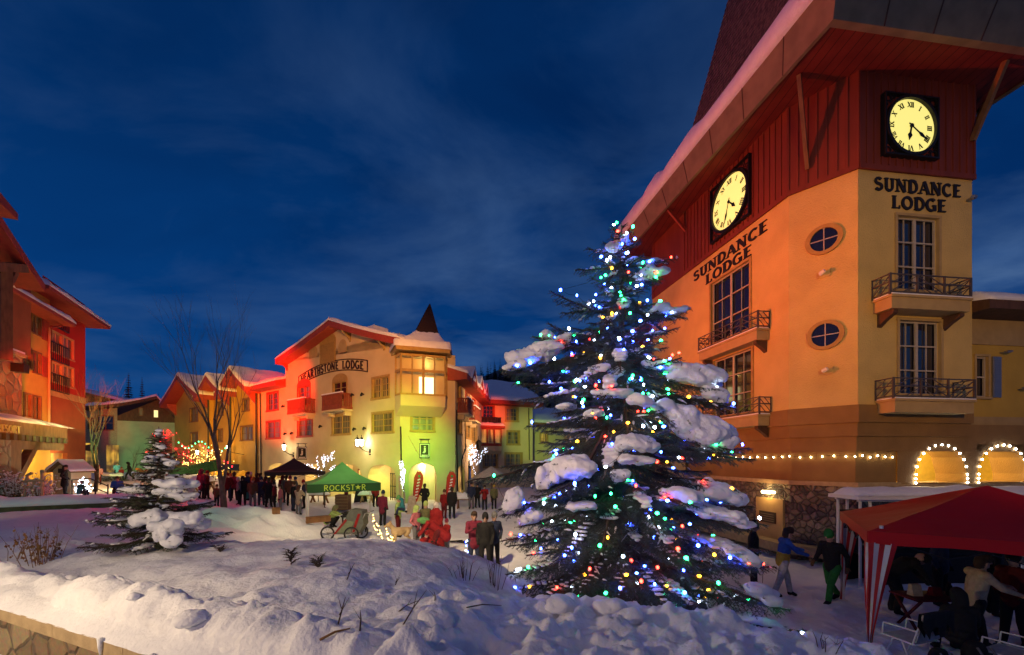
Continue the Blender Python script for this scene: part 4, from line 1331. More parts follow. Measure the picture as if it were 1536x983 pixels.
# louvre and blind arches in the gable
a, b, z0, z1 = rc(480, 513, 504, 546)
m = MB(); m.fbox(PH, a, b, z0, z1, 0, .04); n = 10
for k in range(n):
    a0, a1 = PI * k / n, PI * (k + 1) / n
    m.fpoly(PH, [((a + b) / 2 + (b - a) / 2 * math.cos(a0), z1 + .75 * math.sin(a0)), ((a + b) / 2 + (b - a) / 2 * math.cos(a1), z1 + .75 * math.sin(a1)), ((a + b) / 2, z1)], 0, .05)
for k in range(16): m.fbox(PH, a + .12, b - .12, z0 + .1 + k * (z1 - z0 - .2) / 16, z0 + .16 + k * (z1 - z0 - .2) / 16, .04, .09)
m.build('louvre', WOODTRIM, hl)
for bx in ((464, 527, 476, 537), (508, 518, 520, 529)):
    a, b, z0, z1 = rc(*bx); m = MB(); n = 10
    pts = [(a, z0), (b, z0)] + [((a + b) / 2 + (b - a) / 2 * math.cos(PI * k / n), z1 - .1 + .6 * math.sin(PI * k / n)) for k in range(n + 1)]
    m.fpoly(PH, pts, 0, .03); m.build('blind_arch', TAN, hl)
# curved name board
sa, sz = PH.px(448, 572); sb = PH.px(552, 556)[0]; szm = PH.px(500, 558)[1]; szr = PH.px(552, 556)[1]
szl = PH.px(448, 571)[1]; hb = 1.0
smid = (sa + sb) / 2
zbase = min(szl, szr) - .15
def bend(u):
    t_ = (u - smid) / ((sb - sa) / 2); return (1 - t_ * t_) * (szm - zbase)
def bz(u): return zbase + bend(u)
m = MB(); n = 24
for k in range(n):
    u0, u1 = sa + (sb - sa) * k / n, sa + (sb - sa) * (k + 1) / n
    for lo, hi in ((0, .09), (hb - .09, hb)):
        m.fpoly(PH, [(u0, bz(u0) + lo), (u1, bz(u1) + lo), (u1, bz(u1) + hi), (u0, bz(u0) + hi)], 0, .05)
for u_ in (sa, sb - .1): m.fpoly(PH, [(u_, bz(u_) + .09), (u_ + .1, bz(u_ + .1) + .09), (u_ + .1, bz(u_ + .1) + hb - .09), (u_, bz(u_) + hb - .09)], 0, .049)
m.build('name_board_frame', REDLET, hl)
wtot = sb - sa
lettering(hl, PH, 'HEARTHSTONE', sa + wtot * .33, zbase + .16, .68, width=wtot * .58, m=REDLET, T=.24, t=.16, bend=bend)
lettering(hl, PH, 'LODGE', sa + wtot * .81, zbase + .16, .68, width=wtot * .28, m=REDLET, T=.24, t=.16, bend=bend)
# small spot fittings on the wall
for px_, py_ in ((531, 593), (546, 592), (534, 644), (549, 643), (430, 651), (440, 650), (427, 610), (483, 640)):
    u, z = PH.px(px_, py_); m = MB(); m.tube([PH.pt(u, z, 0), PH.pt(u, z + .05, .2), PH.pt(u, z - .12, .3)], [.05, .11, .09], 8); m.build('spot_fitting', BLACKM, hl)
# roof of the gable: rakes with snow, two slopes running back
def gable_roof(parent, pl, ul, zl_, up, zp, ur, zr_, back, over, fasc, fm=REDTRIM, th=.5, snow=.3, seed=1, sweep=.25, rback=None):
    lback, rback = back, rback or back
    """over: how far the roof stands out in front of the wall"""
    def side(ua, za, ub, zb):
        n = 8
        top = []
        for k in range(n + 1):
            t_ = k / n
            z_ = za + (zb - za) * t_ - sweep * math.sin(t_ * PI) 
            top.append((ua + (ub - ua) * t_, z_))
        return top
    L_ = side(ul, zl_, up, zp); R_ = side(ur, zr_, up, zp)
    mb = MB(); ms = MB()
    for S in (L_, R_):
        back = lback if S is L_ else rback
        for (u0, z0), (u1, z1) in zip(S[:-1], S[1:]):
            mb.hexa([pl.pt(u0, z0 - th, over), pl.pt(u1, z1 - th, over), pl.pt(u1, z1 - th, -back), pl.pt(u0, z0 - th, -back), pl.pt(u0, z0, over), pl.pt(u1, z1, over), pl.pt(u1, z1, -back), pl.pt(u0, z0, -back)])
    o_ = mb.build('roof', fm, parent)
    # snow sheet following the slope with a soft, lumpy edge
    for S in (L_, R_):
        back = lback if S is L_ else rback
        nb = 26
        pts = []
        n = len(S)
        fine = []
        for k in range((n - 1) * 4 + 1):
            i, f = min(k // 4, n - 2), (k / 4 - min(k // 4, n - 2))
            fine.append((S[i][0] + (S[i + 1][0] - S[i][0]) * f, S[i][1] + (S[i + 1][1] - S[i][1]) * f))
        V = []; F = []
        for j in range(nb + 1):
            f = (j / nb) ** 1.6
            d = over + .06 - f * (over + back)
            for i, (u_, z_) in enumerate(fine):
                nz_ = float(fbm(np.array([u_ * .8 + seed]), np.array([d * .8]), 3, seed)[0])
                e = min(1, i / 2.0) if True else 1
                ed = min(1.0, .15 + j / 2.0)
                V.append(pl.pt(u_, z_ + snow * (.95 + nz_ * .9) * (.35 + .65 * e) * (.3 + .7 * ed), d + (.05 * nz_ if j == 0 else 0)))
        w_ = len(fine)
        for j in range(nb):
            for i in range(w_ - 1):
                q = j * w_ + i; F.append((q, q + 1, q + w_ + 1, q + w_))
        o0 = len(V)
        for (u_, z_) in fine: V.append(pl.pt(u_, z_ + .004, over + .02))
        for i in range(w_ - 1): F.append((i, o0 + i, o0 + i + 1, i + 1))
        o1 = len(V)
        for j in range(nb + 1):
            f = (j / nb) ** 1.6; V.append(pl.pt(fine[0][0], fine[0][1] + .004, over + .02 - f * (over + back)))
        for j in range(nb): F.append((j * w_, (j + 1) * w_, o1 + j + 1, o1 + j))
        ms.add(V, F)
    ms.build('snow', SNOW, o_, smooth=True)
    return o_
ul, zl_ = PH.px(411, 547, 1.1); ur, zr_ = PH.px(640, 525, 1.1); up, zp = PH.px(491, 485, 1.1)
ur, zr_ = PH.px(597, 514, 1.1)
gable_roof(hl, PH, ul, zl_ + .55, up, zp + .3, ur, zr_ + .35, 14, 1.0, .6, th=.5, snow=.30, seed=4, sweep=.10, rback=2.2)
m = MB(); u_ = PH.px(493, 485)[0]; m.fbox(PH, u_ - .1, u_ + 1.6, zp, zp + .75, -5, -3.6); c_ = m.build('chimney', CREAM, hl); m = MB(); m.fbox(PH, u_ - .2, u_ + 1.7, zp + .75, zp + 1.1, -5.1, -3.5); m.build('snow', SNOW, c_)
for px_, py_ in ((461, 535), (524, 520), (575, 533), (430, 562)):
    u, z = PH.px(px_, py_); k = MB(); z += .45; k.prism([PH.pt(u, z + .95, 0), PH.pt(u, z + .95, .85), PH.pt(u, z + .7, .8), PH.pt(u, z + .2, .15), PH.pt(u, z - .1, 0)], PH.u3 * .25); k.build('eave_bracket', REDTRIM if px_ < 470 else WOODTRIM, hl)
# lower red wing roof on the left
z_ = PH.px(405, 573, .9)[1]
def lean_roof(parent, pl, a, b, z, over, back, rise, fm=REDTRIM, snow=.3, seed=3, name='wing_roof', edge=.55):
    mb = MB(); mb.prism([pl.pt(a, z - edge, 0), pl.pt(a, z - edge + .1, over), pl.pt(a, z, over), pl.pt(a, z + rise, -back), pl.pt(a, z - edge, -back)], pl.u3 * (b - a))
    o_ = mb.build(name, fm, parent)
    V = []; F = []; nb, w_ = 14, max(8, int((b - a) * 3))
    for j in range(nb + 1):
        f = (j / nb) ** 1.5
        d = over + .08 - f * (over + back); zz0 = z + rise * (over + .08 - d) / (over + back)
        for i in range(w_ + 1):
            u_ = a + (b - a) * i / w_
            nz_ = float(fbm(np.array([u_ * .9 + seed * 3.1]), np.array([d * .9]), 3, seed)[0])
            V.append(pl.pt(u_, zz0 + snow * (.95 + nz_) * (.5 if j == 0 else 1), d + (.12 * nz_ if j < 2 else 0)))
    for j in range(nb):
        for i in range(w_):
            q = j * (w_ + 1) + i; F.append((q, q + 1, q + w_ + 2, q + w_ + 1))
    o0 = len(V)
    for i in range(w_ + 1): V.append(pl.pt(a + (b - a) * i / w_, z - .02, over + .03))
    for i in range(w_): F.append((i, o0 + i, o0 + i + 1, i + 1))
    for e in (0, w_):
        oo = len(V)
        for j in range(nb + 1):
            f = (j / nb) ** 1.5; d = over + .05 - f * (over + back)
            V.append(pl.pt(a + (b - a) * e / w_, z + rise * (over - d) / (over + back) - .02, d))
        for j in range(nb): F.append((j * (w_ + 1) + e, (j + 1) * (w_ + 1) + e, oo + j + 1, oo + j))
    mb = MB(); mb.add(V, F); mb.build('snow', SNOW, o_, smooth=True)
    return o_
lean_roof(hl, PH, 0, T0 + .1, z_, 1.0, 6, 2.2, seed=8)
# turret: corner face, oriel, window bay, spire
zc_top = PC.px(640, 530)[1]
carch = PC.rect(613, 696, 655, 752); carch = (carch[0], carch[1], zgr, ztop_arch + .1)
w7 = PC.rect(618, 619, 650, 646)
m = MB(); wall(m, PC, 0, PC.len, zgr, zc_top, [carch, w7], .25); spandrel(m, PC, carch, .85, 0, .25)
m.build('corner_wall', CREAM, hl)
m = MB(); m.add([PC.pt(0, zgr, -2.4), PC.pt(PC.len, zgr, -2.4), PC.pt(PC.len, 4, -2.4), PC.pt(0, 4, -2.4)], [(0, 1, 2, 3)]); m.add([PC.pt(0, 3.6, -2.4), PC.pt(PC.len, 3.6, -2.4), PC.pt(PC.len, 3.6, 0), PC.pt(0, 3.6, 0)], [(0, 1, 2, 3)])
for u_ in (.05, PC.len - .05): m.add([PC.pt(u_, zgr, -2.4), PC.pt(u_, zgr, -.25), PC.pt(u_, 4, -.25), PC.pt(u_, 4, -2.4)], [(0, 1, 2, 3)])
m.build('corner_passage', mat('warm_boarding', (.6, .5, .34), .8, var=.15, stretch=(6, 6, .3), scale=3), hl)
lamp('passage_lamp', PC.pt(PC.len * .5, 2.9, -1.2), 210, (1, .74, .36), .06)
lamp('passage_lamp', PC.pt(PC.len * .8, 1.9, -.9), 12, (1, .74, .36), .04)
window(hl, PC, w7, WOODTRIM, CURT, 3, 3, .18, .15)
ob = PC.rect(614, 606, 655, 665)             # oriel box round the window
m = MB()
m.prism([PC.pt(ob[0] - .1, w7[2] - .45, .02), PC.pt(ob[1] + .1, w7[2] - .45, .02), PC.pt(ob[1] - .9, w7[2] - 2.6, .02), PC.pt(ob[0] + 1.1, w7[2] - 2.6, .02)], PC.n3 * .16)
m.build('corbel', CREAM, hl)
# bay
zb0 = PC.px(640, 594, .9)[1]; zb1 = PC.px(640, 533, .9)[1]; zap = PC.px(640, 617, .9)[1]
bu0, bu1 = PC.px(601, 560, 1.0)[0], PC.px(668, 560, 1.0)[0]
m = MB(); m.prism([PC.pt(bu0 - .35, zap + .35, 0), PC.pt(bu0, zap + .35, 1.0), PC.pt(bu1, zap + .35, 1.0), PC.pt(bu1 + .3, zap + .35, 0)], (0, 0, zb0 - zap - .35))
m.hexa([PC.pt(bu0 + .2, zap - .35, .05), PC.pt(bu1 - .2, zap - .35, .05), PC.pt(bu1 + .3, zap - .3, 0), PC.pt(bu0 - .3, zap - .3, 0), PC.pt(bu0, zap + .35, 1.0), PC.pt(bu1, zap + .35, 1.0), PC.pt(bu1 + .3, zap + .35, 0), PC.pt(bu0 - .35, zap + .35, 0)])
b_ = m.build('bay_apron', CREAM, hl)
BAYROOM = mat('bay_room_wall', (.75, .62, .32), .8, var=.1)
m = MB()
for (p, q) in ((PC.pt(bu0 - .35, 0, 0), PC.pt(bu0, 0, 1.0)), (PC.pt(bu0, 0, 1.0), PC.pt(bu1, 0, 1.0)), (PC.pt(bu1, 0, 1.0), PC.pt(bu1 + .3, 0, 0))):
    P_ = Plane(p.xy, q.xy); n_ = 4 if P_.len > 2 else 1
    for k in range(n_ + 1):
        u_ = P_.len * k / n_; wd_ = .09 if k in (0, n_, 2) else .045
        m.fbox(P_, max(0, u_ - wd_), min(P_.len, u_ + wd_), zb0, zb1, -.08, .03)
    zc_ = zb0 + (zb1 - zb0) * .60
    for z0, z1 in ((zb0, zb0 + .14), (zc_ - .1, zc_ + .1), (zb1 - .16, zb1)): m.fbox(P_, 0, P_.len, z0, z1, -.081, .035)
m.build('bay_window_frame', WOODTRIM, hl)
m = MB(); m.add([PC.pt(bu0 - .3, zb0, -.8), PC.pt(bu1 + .3, zb0, -.8), PC.pt(bu1 + .3, zb1, -.8), PC.pt(bu0 - .3, zb1, -.8)], [(0, 1, 2, 3)])
m.add([PC.pt(bu0 - .3, zb1, -.8), PC.pt(bu1 + .3, zb1, -.8), PC.pt(bu1 + .2, zb1, 1), PC.pt(bu0 - .2, zb1, 1)], [(0, 1, 2, 3)])
m.build('bay_room', BAYROOM, hl)
# opening in the corner wall is covered by the bay room; lit window inside
cu_ = bu0 + (bu1 - bu0) * .60
m = MB(); m.fbox(PC, cu_ - .55, cu_ + .65, zb0 + .1, zb0 + 1.55, -.02, .06); m.build('lit_curtain', glow('lit_curtain', (1, .82, .38), 2.6), hl)
lamp('bay_lamp', PC.pt(cu_, zb1 - .5, .45), 20, (1, .78, .30), .08)
# turret roof
ez = PC.px(640, 528, 1.3)[1]
tc_ = PC.pt(PC.len * .56, 0, -1.0)
apx = EYE + (HY - 455) / CF * tc_.y
foot = [PC.pt(bu0 - .7, ez, -1.6), PC.pt(bu0 - .35, ez, 1.45), PC.pt(bu1 + .3, ez, 1.45), PC.pt(bu1 + .95, ez, -1.6), PC.pt(bu1 + .3, ez, -3.6), PC.pt(bu0, ez, -3.6)]
zsk = EYE + (HY - 507) / CF * tc_.y
m = MB(); m.prism(foot, (0, 0, .3)); m.build('turret_eave', WOODTRIM, hl)
m = MB(); n = 6
r0 = 1.35
cone = [Vector((tc_.x, tc_.y, 0)) + (Vector((p.x, p.y, 0)) - Vector((tc_.x, tc_.y, 0))) * .60 for p in foot]
for i in range(n):
    a, b = cone[i], cone[(i + 1) % n]
    rows = 18
    for r in range(rows):
        f0, f1 = r / rows, (r + 1) / rows
        def L3(p, f, k=0): 
            c = Vector((tc_.x, tc_.y, 0)); q = c + (p - c) * (max(0.0, 1 - f) ** .95 + k); return Vector((q.x, q.y, zsk - 1.0 + (apx - zsk + 1.0) * f))
        m.add([L3(a, f0, .012), L3(b, f0, .012), L3(b, f1), L3(a, f1)], [(0, 1, 2, 3)])
m.build('spire', SPIRE, hl)
m = MB(); V = []; F = []
nr, na = 10, 60
def footr(a_):
    # point of the eave outline in direction a_
    c = tc_.xy; d = Vector((math.cos(a_), math.sin(a_))); best = 1e9
    for i in range(6):
        p, q = foot[i].xy, foot[(i + 1) % 6].xy; e = q - p; cr_ = d.x * e.y - d.y * e.x
        if abs(cr_) < 1e-9: continue
        r = p - c; t_ = (r.x * e.y - r.y * e.x) / cr_; s = (r.x * d.y - r.y * d.x) / cr_
        if t_ > 0 and -1e-6 <= s <= 1 + 1e-6: best = min(best, t_)
    return best
for j in range(nr + 1):
    f = j / nr
    for k in range(na):
        a_ = 2 * PI * k / na; R_ = footr(a_)
        nz_ = float(fbm(np.array([math.cos(a_) * 3 + 9]), np.array([math.sin(a_) * 3 + f * 2]), 3, 6)[0])
        rr = R_ * (1.04 - .68 * f); z_ = ez + .3 + (.34 + nz_ * .35 if j > 0 else -.05) + (zsk - ez - .3) * (f ** 1.25) - (.1 if j == nr else 0)
        if j == 1: rr = R_ * 1.035
        V.append((tc_.x + math.cos(a_) * rr, tc_.y + math.sin(a_) * rr, z_))
for j in range(nr):
    for k in range(na):
        F.append((j * na + k, j * na + (k + 1) % na, (j + 1) * na + (k + 1) % na, (j + 1) * na + k))
m.add(V, F); m.build('turret_snow', SNOW, hl, smooth=True)
# long wing
ww = [(685.5, 577, 691, 603), (685.5, 625, 692, 650), (699, 634, 706.5, 657), (708, 640, 715, 662)]
wing_win = [PW.rect(*r) for r in ww]
zwe = PW.px(700, 583)[1]
wa = [PW.rect(686, 700, 697, 752), PW.rect(703, 702, 711, 752)]
wa = [(a[0], a[1], zgr, ztop_arch - .1) for a in wa]
bd = [PW.rect(698, 588, 703.5, 606), PW.rect(708.5, 600, 712.5, 616)]
m = MB(); wall(m, PW, 0, PW.len, zgr, zwe, wing_win + wa + bd, .3)
for r in wa: spandrel(m, PW, r, .6, 0, .3)
m.build('wing_wall', CREAM, hl)
m = MB(); z_ = PW.px(700, 670)[1]; m.fbox(PW, 0, PW.len, z_, z_ + .08, 0, .05); m.fbox(PW, 0, PW.len, z_ - .9, z_ - .84, 0, .05); m.build('wing_string_course', CREAM, hl)
m = MB(); m.add([PW.pt(0, zgr, -1.6), PW.pt(PW.len, zgr, -1.6), PW.pt(PW.len, 3.4, -1.6), PW.pt(0, 3.4, -1.6)], [(0, 1, 2, 3)]); m.build('wing_shopfront', SHOP, hl)
for r in wing_win: window(hl, PW, r, WOODTRIM, DIMP if r is wing_win[3] else CURT, 2, 3, .2, .15)
for r in bd: window(hl, PW, r, REDTRIM, CURT, 2, 2, .2, .12, 'balcony_door')
for i, (x0, y0, x1, y1) in enumerate(((695, 600, 703.5, 622), (706, 612, 714, 632))):
    a, b, z0, z1 = PW.rect(x0, y0, x1, y1, .5); wood_balcony(hl, PW, a, b, z0, z1, .9, BALC)
lean_roof(hl, PW, -.3, PW.len, zwe + .3, 1.0, 1.8, .9, seed=14)
for i, (x_, hgt) in enumerate(((693, 1.7), (706, 1.7), (715, 1.6))):
    u_ = PW.px(x_, 580)[0]; zt_ = zwe
    gable_roof(hl, PW, u_ - 1.5, zt_ + .2, u_, zt_ + 1.35, u_ + 1.5, zt_ + .2, 2.4, 1.1, .4, th=.4, snow=.22, seed=20 + i, sweep=.05)
    m = MB(); m.fpoly(PW, [(u_ - 1.3, zt_ - .1), (u_ + 1.3, zt_ - .1), (u_ + 1.3, zt_ + .1), (u_, zt_ + .95), (u_ - 1.3, zt_ + .1)], -.2, .05); m.build('dormer_wall', REDWALL, hl)
# far wing
z3e = P3.px(760, 607)[1]
w3 = [P3.rect(*r) for r in ((760, 613, 776, 631), (762, 648, 778, 666), (759, 681, 782, 700), (727, 681, 745, 700), (725, 609, 740, 627))]
m = MB(); wall(m, P3, 0, P3.len, zgr, z3e, w3, .25); m.build('far_wing_wall', CREAM, hl)
for i, r in enumerate(w3): window(hl, P3, r, REDTRIM if i == 4 else WOODTRIM, GLASS if i == 4 else CURT, 3, 3, .2, .2)
a, b, z0, z1 = P3.rect(720, 643, 752, 664, 1.0)
m = MB(); m.prism([P3.pt(a - .3, z0 - 1.3, 0), P3.pt(a, z0 - .9, 1.0), P3.pt(b, z0 - .9, 1.0), P3.pt(b + .3, z0 - 1.3, 0)], (0, 0, .6 + .3)); m.build('bay_apron', CREAM, hl)
m = MB()
for (p, q) in ((P3.pt(a, 0, 1.0), P3.pt(b, 0, 1.0)), (P3.pt(b, 0, 1.0), P3.pt(b + .3, 0, 0))):
    P_ = Plane(p.xy, q.xy)
    for k in range(4): m.fbox(P_, max(0, P_.len * k / 3 - .08), min(P_.len, P_.len * k / 3 + .08), z0 - .1, z1, -.08, .03)
    m.fbox(P_, 0, P_.len, z0 - .4, z0 - .08, -.081, .04); m.fbox(P_, 0, P_.len, z1 - .12, z1 + .05, -.081, .04)
b_ = m.build('bay_window_frame', REDTRIM, hl)
m = MB(); m.prism([P3.pt(a + .05, z0 - .35, 0), P3.pt(a + .05, z0 - .35, .93), P3.pt(b - .05, z0 - .35, .93), P3.pt(b + .2, z0 - .35, 0)], (0, 0, z1 - z0 + .3)); m.build('pane', pane_mat('bay_pane', (1, .6, .2), .75, (.6, .45, .2), 2.5), b_)
m = MB(); m.prism([P3.pt(a - .3, z1 + .05, 0), P3.pt(a - .25, z1 + .05, 1.4), P3.pt(b + .3, z1 + .05, 1.4), P3.pt(b + .7, z1 + .05, 0)], (0, 0, .25)); r_ = m.build('bay_roof', REDTRIM, hl)
eave_snow(r_, P3.pt(a - .25, z1 + .3, 1.4), P3.pt(b + .35, z1 + .3, 1.4), 0, -P3.n3 * 1.2, 1.0, .4, 41, 'snow', 16)
a, b, z0, z1 = P3.rect(723, 627, 752, 636, 1.0)
wood_balcony(hl, P3, a, b, z1 - .9, z1 + .1, 1.0, BLACKM, False)
lean_roof(hl, P3, -.4, P3.len + .9, z3e + .35, 1.1, 7, 3.4, seed=17, snow=.4)
# last stretch behind the tree
P4 = Plane(ground_pt(797, 56), ground_pt(905, 58)); z4 = P4.px(830, 640)[1]
m = MB(); w4 = P4.rect(811, 650, 821, 665); w5 = P4.rect(848, 652, 859, 668); wall(m, P4, 0, P4.len, zgr, z4, [w4, w5], .2); m.build('end_wing_wall', CREAM, hl)
window(hl, P4, w4, WOODTRIM, pane_mat('bay_pane', None, 0), 2, 2, .15, .15); window(hl, P4, w5, WOODTRIM, pane_mat('bay_pane', None, 0), 2, 2, .15, .15)
lean_roof(hl, P4, -1, P4.len, z4 + .4, 1.4, 6, 2.6, seed=18, snow=.4, fm=BROWNWOOD)
# back-fill so that no sky shows through
m = MB(); c = PH.pt(PH.len * .5, 0, -10).xy
P_ = Plane(PH.pt(0, 0, -9).xy, PH.pt(PH.len, 0, -9).xy); m.add([P_.pt(0, -.3), P_.pt(P_.len - 9, -.3), P_.pt(P_.len - 9, zg), P_.pt(0, zg)], [(0, 1, 2, 3)]); m.build('rear_wall', CREAM, hl)
# down pipes
def pipe(parent, pts, r=.06, pm=BLACKM): MB_ = MB(); MB_.tube(pts, r, 6); return MB_.build('downpipe', pm, parent)
def pp(pl, lst, d=.12): return [pl.px(x, y, d) and pl.pt(*pl.px(x, y, d), d) for x, y in lst]
pipe(hl, pp(PC, [(663, 617), (663, 750)], .35)) if False else None
pipe(hl, pp(PC, [(601, 640), (602, 700)]))
pipe(hl, pp(PW, [(685, 615), (685, 660), (686, 690), (687, 742)]))
pipe(hl, pp(PW, [(697.5, 630), (698.5, 672), (692.5, 690), (693.5, 735)]))
pipe(hl, pp(P3, [(793, 612), (794, 690)]))
pipe(hl, pp(PH, [(390, 590), (392, 735)]))

# ------------------------------------------------------------------ ochre terrace of three gables, left of it
HL0 = HL + Vector((-0.805, 0.593)) * 27
PO = Plane(HL0, HL)
ot = thing('ochre_terrace', 'ochre terrace of three snowy stepped gables left of the pale lodge', 'building', (HL.x, HL.y, 0))
bays = [(262, 314, 598, 567, 290), (314, 347, 590, 570, 326), (347, 386, 585, 560, 361)]
offs = [0.9, 0.45, 0.1]
wins = [[(285, 613, 297, 632), (286, 650, 297, 665)], [(325, 604, 335, 623), (325, 645, 334, 662)], [(364, 599, 374, 616), (361, 640, 379, 660)]]
doors = [(282, 700, 300, 740), (318, 702, 336, 745), (354, 706, 378, 748)]
for i, (x0, x1, ye, yp, xp) in enumerate(bays):
    d = offs[i]
    P_ = Plane(PO.pt(0, 0, d).xy, PO.pt(PO.len, 0, d).xy)
    a, b = P_.px(x0, 600)[0], P_.px(x1, 600)[0]; ze_ = P_.px((x0 + x1) / 2, ye)[1]; up, zp = P_.px(xp, yp)
    ws = [P_.rect(*r) for r in wins[i]]
    dr = P_.rect(*doors[i]); dr = (dr[0], dr[1], -.2, dr[3])
    m = MB(); wall(m, P_, a, b, -.3, ze_, ws + [dr], .4, 0); spandrel(m, P_, dr, .8, 0, .4)
    m.add([P_.pt(a, ze_), P_.pt(b, ze_), P_.pt((a + b) / 2, zp - .35)], [(0, 1, 2)])
    m.add([P_.pt(b, -.3), P_.pt(b, -.3, -2), P_.pt(b, ze_, -2), P_.pt(b, ze_)], [(0, 1, 2, 3)])
    m.build('bay_wall', OCHRE, ot)
    m = MB(); m.add([P_.pt(dr[0] - .5, -.3, -1.6), P_.pt(dr[1] + .5, -.3, -1.6), P_.pt(dr[1] + .5, dr[3] + .3, -1.6), P_.pt(dr[0] - .5, dr[3] + .3, -1.6)], [(0, 1, 2, 3)]); m.build('shopfront', SHOP, ot)
    lamp('porch_lamp', P_.pt((dr[0] + dr[1]) / 2, dr[3] - .3, -.8), 240, (1, .64, .18), .06)
    for r in ws: window(ot, P_, r, BROWNWOOD, CURT, 2, 2, .2, .15)
    gable_roof(ot, P_, a - 1.0, ze_ - .2, (a + b) / 2, zp + .25, b + .6, ze_ - .2, 10, 1.5, .5, th=.6, snow=.4, seed=50 + i, sweep=.12, fm=REDTRIM)
    for s in (a + .5, b - .5):
        k = MB(); k.prism([P_.pt(s, ze_ - .3, 0), P_.pt(s, ze_ - .3, 1.1), P_.pt(s, ze_ - .8, 1.0), P_.pt(s, ze_ - 1.9, 0)], P_.u3 * .25); k.build('eave_bracket', REDTRIM, ot)
    pipe(ot, [P_.pt(b + .1, ze_ - .5, .15), P_.pt(b + .1, 0, .15)], .09)
# wall lanterns: each hangs from the wall by a bracket
def wall_lantern(pl, px_, py_, label, d=.75, watts=60, col=(1, .86, .62), sides=(0,), double=False):
    u, z = pl.px(px_, py_, d)
    t_ = thing('wall_lantern', label, 'lamp', pl.pt(u, z, d), 'wall lanterns on the lodge front')
    b_ = MB(); b_.tube([pl.pt(u + .35, z - .75, 0), pl.pt(u + .3, z - .72, .3), pl.pt(u + .1, z - .55, d * .7), pl.pt(u, z - .35, d)], .035, 6); b_.fbox(pl, u + .25, u + .45, z - 1.0, z - .5, 0, .05)
    b_.build('bracket', BLACKM, t_)
    for s in ((-.0,) if not double else (-.28, .3)):
        c = pl.pt(u + s, z, d)
        h_ = MB(); h_.lathe(c, [(.05, -.32), (.12, -.28)], 6); h_.lathe(c, [(.22, .24), (.12, .36), (.03, .44), (.03, .6)], 6)
        for k in range(6):
            a_ = 2 * PI * k / 6; h_.bar(c + Vector((.12 * math.cos(a_), .12 * math.sin(a_), -.28)), c + Vector((.2 * math.cos(a_), .2 * math.sin(a_), .25)), .02)
        h_.build('lantern_frame', BLACKM, t_)
        g_ = MB(); g_.lathe(c, [(.10, -.26), (.17, .22)], 6); g_.build('lantern_glass', glow('lantern_glass', (1, .86, .58), 30), t_)
    lamp('lantern_light', pl.pt(u - .05, z, d + .3), watts, col, .12)
wall_lantern(PH, 426, 671, 'black wall lantern glowing white left of the black and white hanging sign', watts=130)
wall_lantern(PH, 539, 664, 'double black wall lantern glowing white above the pale lodge arches', double=True, watts=170)
wall_lantern(PO, 296, 679, 'wall lantern glowing over the ochre terrace, the farther left of two', d=1.6, watts=200, col=(1, .75, .4))
wall_lantern(PO, 342, 672, 'wall lantern glowing on the ochre terrace behind the bare tree trunk', d=1.6, watts=200, col=(1, .75, .4))

# hanging letter signs
def letter_sign(pl, px_, py_, w_, h_, d, label):
    u, z = pl.px(px_, py_, d)
    t_ = thing('hanging_sign', label, 'sign', pl.pt(u, z, d), 'black and white letter signs')
    b_ = MB(); b_.fbox(pl, u - w_ / 2, u + w_ / 2, z - h_ / 2, z + h_ / 2, d - .05, d)
    b_.build('panel', LETTER, t_)
    f_ = MB(); q = .07
    for (a, b, c, e) in ((-w_ / 2, w_ / 2, h_ / 2 - q, h_ / 2), (-w_ / 2, w_ / 2, -h_ / 2, -h_ / 2 + q), (-w_ / 2, -w_ / 2 + q, -h_ / 2 + q, h_ / 2 - q), (w_ / 2 - q, w_ / 2, -h_ / 2 + q, h_ / 2 - q)):
        k = .1; f_.fbox(pl, u + a * (1 - k), u + b * (1 - k), z + c * (1 - k), z + e * (1 - k), d, d + .012)
    f_.fbox(pl, u - w_ * .3, u + w_ * .3, z - h_ * .36, z - h_ * .29, d, d + .012)
    f_.build('border', WHITEP, t_)
    lettering(t_, pl, 'j', u - w_ * .02, z - h_ * .10, h_ * .40, m=WHITEP, name='letter', d=d, th=.015, serif=False, T=.30, t=.12)
    h = MB(); h.bar(pl.pt(u - w_ * .35, z + h_ / 2, d - .02), pl.pt(u - w_ * .35, z + h_ / 2 + .3, d - .02), .04); h.bar(pl.pt(u + w_ * .35, z + h_ / 2, d - .02), pl.pt(u + w_ * .35, z + h_ / 2 + .3, d - .02), .04)
    h.bar(pl.pt(u - w_ * .5, z + h_ / 2 + .3, d - .02), pl.pt(u + w_ * .5, z + h_ / 2 + .3, d - .02), .05); h.bar(pl.pt(u, z + h_ / 2 + .3, d - .02), pl.pt(u, z + h_ / 2 + .3, 0), .05)
    h.build('hanger', BLACKM, t_)
letter_sign(PC, 637, 676, .78, 1.12, .45, 'black square sign with white letter hanging on the turret corner')
q_ = PH.pt(*PH.px(455, 680, .5), .5).xy; letter_sign(Plane(q_ - PH.n * -.55, q_ + PH.n * -.55), 453, 680, .95, 1.2, 0, 'smaller-looking black letter sign hanging left of the double lantern')
# shop sign of the ochre terrace
u, z = PO.px(345, 701, 1.4); m = MB(); m.fbox(PO, u - 2.4, u + 2.4, z - .35, z + .35, 1.35, 1.45); tg = tag(m.build('shop_sign', BLACKM), 'long dark shop sign board under the ochre terrace behind the bare tree', 'sign')

